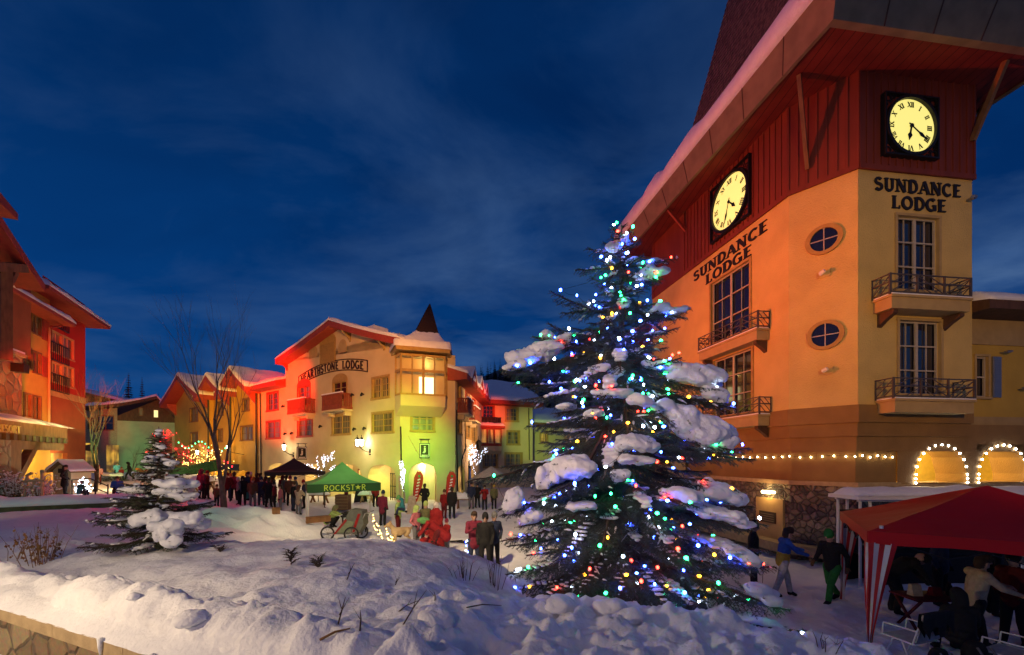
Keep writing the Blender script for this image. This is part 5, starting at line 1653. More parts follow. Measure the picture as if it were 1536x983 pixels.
# ------------------------------------------------------------------ hotel at the left edge
PL = Plane(ground_pt(-60, 24.66), ground_pt(128, 38.8))
LB = PL.px(0, 600)[0]
lh = thing('red_and_yellow_hotel', 'tall red and yellow hotel with stone pillar and timber porch at the left edge', 'building', (PL.pt(LB, 0).x, PL.pt(LB, 0).y, 0))
u75 = PL.px(75, 600)[0]; u15 = PL.px(15, 600)[0]; uR = PL.len; u112 = PL.px(112, 600)[0]
# red end block, slightly behind the yellow front
PRd = Plane(PL.pt(0, 0, -.35).xy, PL.pt(PL.len, 0, -.35).xy)
rw = [PRd.rect(*r) for r in ((78, 447, 92, 476), (95, 455, 110, 484), (78, 500, 92, 529), (95, 508, 110, 538), (78, 546, 92, 574), (95, 551, 110, 580))]
ztr = PRd.px(100, 438)[1]; zband0, zband1 = PRd.px(115, 603)[1], PRd.px(115, 594)[1]
uR_ = PRd.px(128, 600)[0]
m = MB(); wall(m, PRd, u75 - .2, uR_, zband1, ztr, rw, .2)
ex = PRd.pt(uR_, 0, 0); 
m.add([PRd.pt(uR_, zband1), PRd.pt(uR_, zband1, -9), PRd.pt(uR_, ztr, -9), PRd.pt(uR_, ztr)], [(0, 1, 2, 3)])
m.build('red_wall', REDWALL, lh)
m = MB(); m.fbox(PRd, u75 - .2, uR_ + .05, zband0, zband1, -9, .06); m.build('tan_band', TAN, lh)
pw = PRd.rect(76, 680, 101, 735)
m = MB(); wall(m, PRd, u75 - .2, uR_, -.3, zband0, [pw], .3); m.add([PRd.pt(uR_, -.3), PRd.pt(uR_, -.3, -9), PRd.pt(uR_, zband0, -9), PRd.pt(uR_, zband0)], [(0, 1, 2, 3)]); m.build('rust_wall', RUST, lh)
m = MB(); m.fbox(PRd, pw[0], pw[1], pw[2], pw[3], -.6, -.3); m.build('lit_entrance', pane_mat('entrance_glow', (1, .55, .14), 1.6, (.8, .5, .2), 1.2, .4), lh)
for i, r in enumerate(rw): window(lh, PRd, r, REDTRIM if i < 2 else TAN, CURT if i > 1 else pane_mat('pink_pane', (.8, .4, .5), .2, (.5, .3, .35), 4), 2, 2, .15, .1, 'french_window')
for yt, yb in ((470, 492), (517, 543), (563, 588)):
    a, b, z0, z1 = PRd.rect(76, yt, 111.5, yb, .5)
    mb = MB()
    for zz_ in (z0, z1): mb.fbox(PRd, a, b, zz_, zz_ + .06, .1, .2)
    n = 12
    for k in range(n + 1): mb.fbox(PRd, a + (b - a) * k / n - .022, a + (b - a) * k / n + .022, z0, z1, .13, .17)
    mb.build('railing', BLACKM, lh)
# roof of the red block
ra, rz = PRd.px(62, 423, 1.2); rb = PRd.px(150, 473, 1.2)
zr_ = (PRd.px(105, 452, 1.3)[1])
lean_roof(lh, PRd, u75 - 3.0, uR_ + 1.0, zr_, 1.5, 9, 2.5, seed=61, snow=.35, edge=.35)
# yellow front with shutters
yw = [PL.rect(*r) for r in ((34, 465, 46, 494), (49, 474, 61, 502), (34, 521, 46, 551), (49, 529, 61, 560), (35, 591, 46, 625), (49, 595, 61, 629))]
zty = PL.px(60, 452)[1]
zy0 = PL.px(45, 640)[1]
m = MB(); wall(m, PL, u15 - 3.0, u75, -.3, zty + .6, yw, .2); m.add([PL.pt(u75, -.3), PL.pt(u75, -.3, -.35), PL.pt(u75, zty + .6, -.35), PL.pt(u75, zty + .6)], [(0, 1, 2, 3)])
m.build('yellow_wall', YELLOW, lh)
for r in yw: window(lh, PL, r, BROWNWOOD, CURT if r is not yw[4] else DIMP, 2, 3, .15, .08)
for (x0, y0, x1, y1) in ((20, 460, 32, 488), (62.5, 480, 73, 511), (20, 514, 32, 545), (62.5, 536, 73, 566)):
    a, b, z0, z1 = PL.rect(x0, y0, x1, y1); mb = MB(); mb.fbox(PL, a, b, z0, z1, 0, .07)
    for k in range(14): mb.fbox(PL, a + .08, b - .08, z0 + .08 + k * (z1 - z0 - .16) / 14, z0 + .12 + k * (z1 - z0 - .16) / 14, .07, .09)
    mb.build('shutter', REDTRIM, lh)
ze_ = PL.px(60, 463, 1.1)[1]
lean_roof(lh, PL, u15 - 3, u75 + .9, ze_ + .35, 1.2, 4, 2.0, seed=63, snow=.3, edge=.35)
pipe(lh, pp(PL, [(74, 492), (73.5, 635)], .15), .08, TAN)
pipe(lh, [PL.pt(*PL.px(76, 492, .6), .6), PL.pt(*PL.px(97, 488, .4), .4)], .07, REDTRIM)
# big gable roof on timber posts above the entrance, standing forward
PG = Plane(PL.pt(0, 0, 2.2).xy, PL.pt(PL.len, 0, 2.2).xy)
a0, z0 = PG.px(67, 425); 
def gpt(x, y, d): u, z = PL.px(x, y, d); return PL.pt(u, z, d)
m = MB()
p0 = gpt(67, 426, 2.6); p1 = gpt(-30, 275, 2.6)
for (A, B, th) in ((p0, p1, .55),):
    q = [A, B, B - Vector((0, 0, th)), A - Vector((0, 0, th))]
    m.prism(q, -PL.n3 * 7)
gr_ = m.build('porch_roof', REDTRIM, lh)
eave_snow(gr_, p0 + Vector((0, 0, .0)), p1 + Vector((0, 0, .0)), 0, -PL.n3 * 2.5, 2.5, .18, 66, 'snow', 40)
q0 = gpt(27, 321, 4.5); q1 = gpt(-40, 240, 4.5)
m = MB(); m.prism([q0, q1, q1 - Vector((0, 0, .8)), q0 - Vector((0, 0, .35))], -PL.n3 * 8); gr_ = m.build('upper_roof', REDTRIM, lh)
eave_snow(gr_, q0, q1, 0, -PL.n3 * 2.5, 2.5, .22, 67, 'snow', 40)
m = MB(); a = gpt(-20, 410, 2.2); b = gpt(35, 400, 2.2)
m.bar(gpt(-30, 398, 2.3), gpt(34, 402, 2.3), .55, .5); m.bar(gpt(3, 540, 2.3), gpt(3, 400, 2.3), .6); m.bar(gpt(5, 440, 2.3), gpt(22, 408, 2.3), .3)
m.build('timber_frame', BROWNWOOD, lh)
m = MB(); uu = PL.px(16, 500)[0]; m.fbox(PL, LB - 4, uu, PL.px(8, 530)[1], PL.px(8, 400)[1], .4, 1.0); m.build('recess_wall', RUST, lh)
# stone pillar
a = PL.px(-40, 600, 1.6)[0]; b = PL.px(33, 600, 1.6)[0]; zt_ = PL.px(20, 532, 1.6)[1]
m = MB(); m.fbox(PL, a, b, 0, zt_, .2, 1.6); m.build('stone_pillar', SANDSTONE, lh)
m = MB(); m.fbox(PL, a, b + .15, zt_, zt_ + .22, .2, 1.75); s_ = m.build('pillar_cap', CAPSTONE, lh); m = MB(); m.fbox(PL, a, b + .12, zt_ + .22, zt_ + .36, .2, 1.7); m.build('snow', SNOW, s_)
m = MB(); u, z = PL.px(30, 552, 2.0); m.fbox(PL, u - .3, u + .3, z - .3, z + .25, 1.7, 2.3); m.build('flood_lamp_box', BLACKM, lh)
# porch canopy with beam ends and snow
PCn = Plane(PL.pt(0, 0, 3.6).xy, PL.pt(PL.len, 0, 3.6).xy)
c0 = PCn.px(-40, 640)[0]; c1, _ = PCn.px(101, 640); zc0, zc1 = PCn.px(40, 653)[1], PCn.px(40, 634)[1]
m = MB(); m.fbox(PCn, c0, c1, zc0, zc1, -3.3, 0); m.build('canopy_beam', BROWNWOOD, lh)
nE = 13
for k in range(nE):
    u_ = c0 + (c1 - c0) * (k + .5) / nE; m = MB(); m.fbox(PCn, u_ - .16, u_ + .16, zc0 - .34, zc0 - .002, -3, .1); m.build('beam_end', DARKWOOD, lh)
eave_snow(lh, PCn.pt(c0, zc1 - .02, .25), PCn.pt(c1 + .5, zc1 - .02, .25), 0, -PCn.n3 * 3.2, 2.2, .62, 70, 'canopy_snow', 50, lip=.2)
u_ = PCn.px(13, 640)[0]; z_ = PCn.px(13, 645)[1]
lettering(lh, PCn, 'RESORT', u_, z_ - .15, .42, m=TAN, d=.0, th=.04, T=.18, t=.1)
m = MB(); P_ = PCn
px0 = PCn.px(24, 700)[0]
m.fbox(PCn, px0 - .5, px0 + .5, 0, zc0 - .34, -.6, .0); m.bar(PCn.pt(px0 + .3, 1.9, -.3), PCn.pt(PCn.px(62, 660)[0], zc0 - .4, -.3), .4); m.fbox(PCn, px0 - 1, c1 - .2, zc0 - .85, zc0 - .35, -.55, -.1)
m.build('timber_post', BROWNWOOD, lh)
m = MB(); b = PCn.px(-10, 700)[0]; m.fbox(PCn, c0, PCn.px(16, 700)[0], 0, zc0 - .36, -1.4, .02); m.build('sandstone_pier', SANDSTONE, lh)
lamp('porch_lamp', PL.pt(PL.px(40, 680)[0], 3.6, 1.9), 420, (1, .62, .2), .08)
lamp('porch_lamp', PL.pt(PL.px(85, 690)[0], 3.4, .6), 200, (1, .62, .18), .08)
lamp('porch_lamp', PL.pt(PL.px(10, 720)[0], 3.0, 6.5), 600, (1, .72, .32), .08)

# ------------------------------------------------------------------ chalet across the far end of the square
PX = Plane(ground_pt(105, 60), ground_pt(176, 62)); PX2 = Plane(ground_pt(176, 62), ground_pt(262, 66))
ch = thing('chalet', 'low snow-roofed chalet with pale green wall across the end of the square', 'building', (PX2.p0.x, PX2.p0.y, 0))
ze_ = PX.px(150, 612)[1]
m = MB(); cw = [PX.rect(133, 628, 140, 643), PX.rect(146, 624, 170, 645)]; wall(m, PX, 0, PX.len, -.2, ze_, cw, .2); m.build('side_wall', mat('grey_green_stucco', (.33, .31, .2), .85), ch)
for r in cw: window(ch, PX, r, BROWNWOOD, GLASS, 2, 2, .15, .1)
zm_ = PX2.px(200, 632)[1]; upk2, zpk2 = PX2.px(236, 600)
zl0 = PX2.px(178, 624)[1]; zr0 = PX2.px(262, 628)[1]
m = MB(); m.fbox(PX2, 0, PX2.len, -.2, zm_, -.3, 0); m.build('green_wall', GREENWALL, ch)
lw = PX2.rect(230, 615, 238, 627); lw2 = PX2.rect(208, 612, 215, 624)
m = MB(); wall(m, PX2, 0, PX2.len, zm_, min(zl0, zr0) , [], .1); m.add([PX2.pt(0, zm_, .05), PX2.pt(PX2.len, zm_, .05), PX2.pt(PX2.len, zr0, .05), PX2.pt(upk2, zpk2, .05), PX2.pt(0, zl0, .05)], [(0, 1, 2, 3, 4)]); m.build('dark_gable_boards', DARKWOOD, ch)
for i, r in enumerate((lw, lw2)):
    m = MB(); m.fbox(PX2, r[0], r[1], r[2], r[3], .04, .09); w_ = m.build('window', BROWNWOOD, ch); m = MB(); m.fbox(PX2, r[0] + .08, r[1] - .08, r[2] + .08, r[3] - .08, .09, .11); m.build('pane', glow('lit_window_yellow', (1, .82, .34), 1.3) if i == 0 else CURT, w_)
gable_roof(ch, PX2, PX2.px(128, 612)[0], PX2.px(128, 612)[1] + .1, upk2, zpk2 + .4, PX2.px(270, 626)[0], zr0 + .2, 22, 1.6, .5, th=.45, snow=.45, seed=81, sweep=.3, fm=DARKWOOD)
gp = Plane(ground_pt(100, 72), ground_pt(190, 74)); gable_roof(ch, gp, 0, gp.px(105, 603)[1], gp.px(120, 586)[0], gp.px(120, 586)[1], gp.px(196, 604)[0], gp.px(190, 604)[1], 12, 1, .5, th=.5, snow=.5, seed=83, sweep=.1, fm=DARKWOOD)
m = MB()
for r in ((129, 665, 146, 690), (160, 668, 178, 690)):
    a, b, z0, z1 = PX.rect(*r); m.fbox(PX, a, b, 1.0, z1, 0, .06)
m.build('lit_shop_window', pane_mat('chalet_shop', (1, .7, .16), 1.4, (.8, .6, .2), 1.5, .4), ch)
m = MB(); a, b, z0, z1 = PX2.rect(243, 655, 258, 700); m.fbox(PX2, a, b, 1, z1, 0, .8); m.build('porch', BROWNWOOD, ch)
for i, (px_, py_) in enumerate(((136, 672), (232, 679))):
    P_ = PX if i == 0 else PX2; u, z = P_.px(px_, py_, .5); m = MB(); m.fpoly(P_, [(u + .85 * math.cos(2 * PI * k / 20), z + .5 * math.sin(2 * PI * k / 20)) for k in range(20)], .45, .55)
    tag(m.build('oval_sign', BROWNWOOD), ('brown oval sign at the yellow shop window of the chalet', 'small red-brown oval sign at the right end of the green wall')[i], 'sign')

# ------------------------------------------------------------------ wooded hill far behind
HX = np.linspace(-220, 260, 60); HYs = np.linspace(110, 420, 30)
X_, Y_ = np.meshgrid(HX, HYs)
Z_ = np.clip((Y_ - 120) / 300, 0, 1) ** .8 * (50 + 50 * np.exp(-((X_ - 10) / 70) ** 2)) + fbm(X_ / 40, Y_ / 40, 3, 2) * 10 - 1.0
nx_ = len(HX); ii = np.arange((len(HYs) - 1) * (nx_ - 1)); r_ = ii // (nx_ - 1); c_ = ii % (nx_ - 1); a_ = r_ * nx_ + c_
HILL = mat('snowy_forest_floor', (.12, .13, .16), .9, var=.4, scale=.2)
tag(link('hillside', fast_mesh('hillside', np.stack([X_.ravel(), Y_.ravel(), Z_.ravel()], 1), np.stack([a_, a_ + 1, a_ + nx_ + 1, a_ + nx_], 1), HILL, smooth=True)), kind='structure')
def simple_conifer(base, h, r, seed, tiers=26, per=11):
    """conifer seen from far: drooping boughs, each a narrow bent blade"""
    rg = random.Random(seed); V = []; F = []
    for i in range(tiers):
        f = (i + .5) / tiers; z = h * (.06 + .94 * f); rad = r * (1 - f) ** .85 * rg.uniform(.75, 1.15) + .12
        for k in range(per):
            a = 2 * PI * (k + rg.random()) / per; l = rad * rg.uniform(.6, 1.1); w = l * .22 + .08; d = l * rg.uniform(.25, .55)
            ca, sa_ = math.cos(a), math.sin(a); o_ = len(V)
            V += [(base[0] + ca * .05, base[1] + sa_ * .05, base[2] + z), (base[0] + ca * l * .55 - sa_ * w, base[1] + sa_ * l * .55 + ca * w, base[2] + z - d * .45), (base[0] + ca * l, base[1] + sa_ * l, base[2] + z - d), (base[0] + ca * l * .55 + sa_ * w, base[1] + sa_ * l * .55 - ca * w, base[2] + z - d * .4)]
            F += [(o_, o_ + 1, o_ + 2, o_ + 3)]
    return V, F
def hill_z(x, y):
    return float(np.clip((y - 120) / 300, 0, 1) ** .8 * (50 + 50 * math.exp(-((x - 10) / 70) ** 2))) - 2
V = []; F = []; rg = random.Random(4)
for k in range(520):
    Yk = rg.uniform(125, 300); px_ = rg.uniform(690, 960) if k < 420 else rg.uniform(100, 420)
    xk = (px_ - CX) / CF * Yk
    if k >= 420: Yk = rg.uniform(130, 200); xk = (px_ - CX) / CF * Yk
    v, f = simple_conifer((xk, Yk, hill_z(xk, Yk)), rg.uniform(9, 17) if k < 420 else rg.uniform(6, 9), rg.uniform(1.6, 2.6), k, 14, 7)
    o_ = len(V); V += v; F += [tuple(i + o_ for i in q) for q in f]
wd_o = link('forest', fast_mesh('forest', V, F, FARNEEDLE)); tag(wd_o, 'dark conifer forest covering the hill behind the lodges', 'forest', kind='stuff')
for i, (px_, yt, Y_, r, lab) in enumerate(((193, 558, 95, 3.0, 'tall dark conifer beyond the chalet, left of a slimmer one'), (213, 565, 100, 2.3, 'slim dark conifer beyond the chalet roof, between two others'), (264, 558, 82, 3.2, 'dark conifer rising right beside the ochre terrace gable'), (226, 590, 110, 1.4, 'tip of a small conifer just above the chalet ridge'), (238, 588, 110, 1.8, 'small conifer tip at the peak of the chalet ridge'))):
    x_ = (px_ - CX) / CF * Y_; h_ = EYE + (HY - yt) / CF * Y_ - 1
    v, f = simple_conifer((x_, Y_, 1), h_, r, 900 + i, 40, 13)
    t_ = thing('conifer', lab, 'tree', (x_, Y_, 1), 'dark conifers beyond the chalet')
    link('crown', fast_mesh('crown', v, f, FARNEEDLE), t_)
    m = MB(); m.tube([(x_, Y_, .5), (x_, Y_, 1 + h_ * .5), (x_, Y_, 1 + h_ * .98)], [.3, .18, .03], 6); m.build('trunk', BARK, t_)
# ------------------------------------------------------------------ spruces with real needles
def needle_arrays(segs, per_m, nl, nw, rg):
    """segs: (n,6) twig segments -> triangle soup of needles all round each twig"""
    segs = np.asarray(segs)
    p0, p1 = segs[:, :3], segs[:, 3:]
    d = p1 - p0; ln = np.linalg.norm(d, axis=1)
    cnt = np.maximum(3, (ln * per_m).astype(int))
    idx = np.repeat(np.arange(len(segs)), cnt)
    t = rg.random(len(idx))
    P = p0[idx] + d[idx] * t[:, None]
    T = d[idx] / ln[idx][:, None]
    R = rg.normal(size=P.shape)
    R -= T * np.sum(R * T, 1)[:, None]
    R /= np.linalg.norm(R, axis=1)[:, None] + 1e-9
    R[:, 2] += 0.18
    D = T * 0.75 + R * rg.uniform(0.55, 1.0, len(idx))[:, None]
    D /= np.linalg.norm(D, axis=1)[:, None]
    l = nl * rg.uniform(0.7, 1.25, len(idx))
    S = np.cross(D, rg.normal(size=P.shape)); S /= np.linalg.norm(S, axis=1)[:, None] + 1e-9
    a = P - S * nw / 2; b = P + S * nw / 2; c = P + D * l[:, None]
    V = np.stack([a, b, c], 1).reshape(-1, 3)
    return V


def biggest(me):
    """keeps the largest connected piece"""
    bm = bmesh.new(); bm.from_mesh(me); left = set(bm.verts); best = []
    while left:
        st = [left.pop()]; comp = [st[0]]
        while st:
            for e in st.pop().link_edges:
                for v in e.verts:
                    if v in left: left.discard(v); st.append(v); comp.append(v)
        if len(comp) > len(best): best = comp
    k = set(best); bmesh.ops.delete(bm, geom=[v for v in bm.verts if v not in k], context='VERTS')
    bm.to_mesh(me); bm.free(); return me


class Spruce:
    def __init__(self, base, H, seed, trunk_r=.11):
        self.base = Vector(base); self.H = H; self.rg = random.Random(seed); self.nrg = np.random.default_rng(seed)
        self.segs = []; self.wood = MB(); self.snow = []; self.trunk_r = trunk_r; self.tips = []

    def axis(self, z): return self.base + Vector((0, 0, z))

    def branch(self, z, tip, sag=.12, curl=.10, width=.5, step=.07, snow=0.0, twig_len=1.0):
        """a bough from the trunk at height z to the point tip, with side sprays in its own plane"""
        rg = self.rg
        a = self.axis(z); tip = Vector(tip); L_ = (tip - a).length
        n = max(5, int(L_ / .12)); pts = []
        for i in range(n + 1):
            t = i / n
            p = a + (tip - a) * t
            p.z += -sag * L_ * math.sin(t * PI) * (1 - t * .4) + curl * L_ * max(0, t - .7) ** 1.5 - curl * L_ * .16 * t
            p += Vector((rg.uniform(-1, 1), rg.uniform(-1, 1), rg.uniform(-1, 1))) * .012
            pts.append(p)
        self.wood.tube(pts, [max(.005, .012 + .014 * L_ * (1 - i / n)) for i in range(n + 1)], 5)
        d = (tip - a).normalized(); side = d.cross(Vector((0, 0, 1)))
        side = side.normalized() if side.length > .05 else Vector((1, 0, 0))
        up = side.cross(d)
        cum = 0; nxt = .16 * L_; s_ = 1
        for i in range(n):
            p, q = pts[i], pts[i + 1]
            if i / n > .12: self.segs.append((*p, *q))
            sl_ = (q - p).length
            while nxt < cum + sl_:
                f = (nxt - cum) / sl_; o = p + (q - p) * f; t = min(1.0, nxt / L_)
                for s_ in (-1, 1):
                    l = (width * L_ * .5 * (1 - t) ** .75 * (min(1, t * 3.2)) + .10) * rg.uniform(.65, 1.15) * twig_len
                    dr = (d * rg.uniform(.55, .85) + side * s_ * rg.uniform(.6, .9) + up * rg.uniform(-.42, .10)).normalized()
                    e = o + dr * l + Vector((0, 0, -.14 * l * l - .04 * l))
                    m_ = (o + e) / 2 + Vector((0, 0, .03 * l))
                    self.segs.append((*o, *m_)); self.segs.append((*m_, *e))
                    self.wood.tube([o, m_, e], [.006, .005, .002], 3, cap=False)
                    k = int(l / .10)
                    for j in range(1, k):
                        g = j / k; b_ = o + (e - o) * g
                        l2 = l * .42 * (1 - g) + .05
                        for s2 in (-1, 1):
                            sd = dr.cross(up).normalized()
                            e2 = b_ + (dr * .7 + sd * s2 * .7 + up * rg.uniform(-.25, .12)).normalized() * l2 * rg.uniform(.7, 1.1)
                            self.segs.append((*b_, *e2))
                nxt += step * rg.uniform(.8, 1.3)
            cum += sl_
        self.tips.append((pts, L_))
        if snow > 0:
            # cushion lying on the outer part of the bough
            blobs = []
            t0, t1 = rg.uniform(.30, .5), rg.uniform(.78, .95)
            m = max(4, int(L_ * 7))
            for i in range(m):
                t = t0 + (t1 - t0) * i / (m - 1)
                p = pts[min(n, int(t * n))]
                w_ = snow * (math.sin(PI * (.12 + .76 * i / (m - 1)))) * rg.uniform(.75, 1.15)
                sp_ = width * L_ * .18 * (1 - t)
                for k in range(2 + (snow > .14)):
                    o = side * rg.uniform(-1, 1) * sp_ + Vector((0, 0, w_ * .45))
                    blobs.append((p + o, w_, (1.3, 1.3, .56)))
            self.snow.append(blobs)
        return pts

    def clump(self, c, rx, ry, rz, n=10, tilt=0.0):
        """a heavy heap of snow of given half-sizes"""
        rg = self.rg; c = Vector(c); bl = [(c, 1.0, (rx * .8, ry * .8, rz * .8))]
        for k in range(n):
            o = Vector((rg.uniform(-.75, .75) * rx, rg.uniform(-.75, .75) * ry, rg.uniform(-.5, .35) * rz)); s = rg.uniform(.4, .65); o.z += tilt * o.x
            bl.append((c + o, 1.0, (rx * s, ry * s, rz * s)))
        self.snow.append(bl)
        for k in range(14):                # twigs poking out of the heap
            d = Vector((rg.gauss(0, 1), rg.gauss(0, 1), rg.uniform(-1.3, .35))).normalized()
            a, b = c + Vector((d.x * rx, d.y * ry, d.z * rz)) * .7, c + Vector((d.x * rx, d.y * ry, d.z * rz)) * rg.uniform(1.05, 1.3) + Vector((0, 0, tilt * d.x * rx))
            self.segs.append((*a, *b))

    def finish(self, name, label, per_m=150, nl=.026, nw=.0035, needle=NEEDLE, cat='tree', dust=.10, group=None, voxel=.035, maxclumps=95, dw=.022):
        t_ = thing(name, label, cat, self.base, group)
        tr = MB(); n = 16
        tr.tube([self.axis(self.H * i / n - .3 * (i == 0)) + Vector((self.rg.uniform(-1, 1), self.rg.uniform(-1, 1), 0)) * .012 for i in range(n + 1)], [self.trunk_r * (1 - i / n) ** .8 + .008 for i in range(n + 1)], 10)
        tr.build('trunk', BARK, t_, smooth=True)
        self.wood.build('branches', TWIG, t_, fix=False)
        V = needle_arrays(self.segs, per_m, nl, nw, self.nrg)
        link('crown', fast_mesh('crown', V, np.arange(len(V)).reshape(-1, 3), needle), t_)
        # flecks of snow caught on the twigs: flat little cushions on top of random twigs
        sg = np.asarray(self.segs); k = int(len(sg) * dust)
        pick = self.nrg.choice(len(sg), k, replace=False)
        mb = MB()
        for q in pick:
            a, b = Vector(sg[q, :3]), Vector(sg[q, 3:])
            l = (b - a).length
            if l < .03: continue
            w = dw * self.rg.uniform(.5, 1.25); u_ = Vector((0, 0, w * .5))
            mb.tube([a + u_ * .3, a.lerp(b, .25) + u_, a.lerp(b, .6) + u_ * 1.3, b + u_ * .3], [w * .3, w, w * self.rg.uniform(.7, 1.1), w * .2], 5)
        mb.build('snow_dusting', SNOW, t_, smooth=True, fix=False)['kind'] = 'stuff'
        self.snow.sort(key=lambda bl: -max(r * sc[0] for c, r, sc in bl) - .5 * (bl[0][1] == 1.0))
        rest = MB()
        for bl in self.snow[maxclumps:]:
            for c, r, sc in bl: rest.ball(c, r, 0, 1, sc)
        if rest.v: rest.build('small_snow_clumps', SNOW, t_, smooth=True, fix=False)['kind'] = 'stuff'
        for i, bl in enumerate(self.snow[:maxclumps]):
            m = MB(); big = 0
            for c, r, sc in bl:
                m.ball(c, r, 0, 2, sc); big = max(big, r * sc[0])
            me = remesh(m.mesh('snow_clump', SNOW), max(.014, min(voxel, big * .16)), 5)
            # soft lumpy surface
            nv = len(me.vertices); co = np.empty(nv * 3, np.float32); me.vertices.foreach_get('co', co); co = co.reshape(-1, 3)
            no = np.empty(nv * 3, np.float32); me.vertices.foreach_get('normal', no); no = no.reshape(-1, 3)
            disp = fbm(co[:, 0] * 5 + co[:, 2] * 3, co[:, 1] * 5 - co[:, 2] * 4, 3, i) * min(.14, big * .5) + fbm(co[:, 0] * 15 + co[:, 2] * 9, co[:, 1] * 15 - co[:, 2] * 12, 2, i) * min(.045, big * .16)
            me.vertices.foreach_set('co', (co + no * disp[:, None]).ravel()); me.update()
            me = biggest(me)
            me.materials.clear(); me.materials.append(SNOW)
            me.polygons.foreach_set('use_smooth', [True] * len(me.polygons))
            link('snow_clump', me, t_)
        return t_


TB = Vector((2.30, 8.65, ground(2.30, 8.65) - .05))
TOPZ = EYE + (HY - 338) / CF * 8.65
big = Spruce(TB, TOPZ - TB.z, 11, .15)
def tz(py, Y=8.65): return EYE + (HY - py) / CF * Y - TB.z        # height above the tree's foot for a picture row
# boughs read off the photograph: (row where it leaves the trunk, tip column, tip row, tip depth, snow)
KEY = [
    (505, 757, 556, 8.2, 0), (520, 822, 486, 8.3, 0), (515, 800, 505, 8.3, .05), (500, 838, 498, 8.3, .05), (560, 770, 575, 8.5, .05), (470, 826, 438, 8.5, 0), (450, 842, 470, 8.7, .05), (395, 862, 405, 8.6, .05), (380, 880, 372, 8.6, .06), (420, 985, 420, 8.2, .10), (400, 1012, 386, 8.4, .08),
    (480, 1034, 464, 8.2, .0), (440, 1000, 500, 8.9, .07), (525, 1000, 540, 9.2, .08), (560, 1104, 612, 7.9, 0), (600, 1080, 590, 8.9, .10), (640, 1132, 690, 7.8, 0), (655, 1125, 672, 8.4, .0),
    (690, 1105, 735, 7.9, .1), (720, 1150, 788, 7.9, .10), (740, 1130, 760, 8.8, .08), (770, 1148, 826, 7.5, .12), (800, 1165, 852, 7.4, .09), (830, 1185, 915, 6.9, .06), (850, 1222, 952, 6.6, .11),
    (640, 702, 722, 7.9, 0), (655, 752, 700, 8.0, .06), (690, 748, 765, 7.7, .06), (560, 778, 600, 8.2, .08), (600, 790, 640, 8.5, .06), (540, 800, 565, 8.9, .05), (740, 752, 812, 7.6, .05), (790, 760, 862, 7.5, .05), (820, 785, 905, 7.4, .04),
    (590, 845, 745, 6.6, 0), (600, 905, 720, 6.7, .08), (560, 950, 690, 6.9, .0), (520, 905, 600, 7.3, .10), (480, 930, 560, 7.5, .07), (660, 990, 800, 6.6, .08), (680, 900, 830, 6.5, .06), (700, 830, 850, 6.6, .05), (720, 1040, 850, 6.5, .07),
    (780, 930, 905, 6.6, .03), (790, 1010, 920, 6.5, .05), (760, 860, 900, 6.6, .03), (800, 1090, 945, 6.4, .06),
    (540, 1010, 640, 7.4, .08), (500, 860, 580, 7.6, .06), (440, 900, 500, 7.9, .06), (420, 940, 480, 7.9, .08), (390, 905, 430, 8.2, .06), (370, 935, 395, 8.3, .05),
]
for r0, tx, ty, tY, s in KEY:
    z = tz(r0)
    big.branch(max(.15, z), W(tx, ty, tY), sag=.06, curl=.10, width=.62, snow=s, step=.07)
rg = random.Random(77)
for i in range(185):
    f = ((i + .5) / 185) ** 1.10
    z = .35 + (big.H - .55) * f
    ang = i * 2.39996 + rg.uniform(-.3, .3)
    R_ = (2.75 * (1 - f) ** .82 + .16) * rg.uniform(.72, 1.04)
    droop = -.34 * R_ * (1 - f) + .28 * R_ * f ** 1.5
    tip = TB + Vector((math.cos(ang) * R_, math.sin(ang) * R_ * .85, z + droop))
    if tip.z < TB.z + .12: tip.z = TB.z + .12
    big.branch(z, tip, sag=.04, curl=.14, width=.62, snow=(rg.uniform(.035, .075) if rg.random() < .4 else 0), step=.08)
for k in range(7):                                   # leader
    a = rg.uniform(0, 2 * PI); z = big.H - .1 - .09 * k
    big.branch(z, TB + Vector((math.cos(a) * (.12 + .05 * k), math.sin(a) * (.12 + .05 * k), z + .16)), 0, .05, .4, .06)
big.segs.append((*big.axis(big.H - .6), *big.axis(big.H + .12)))
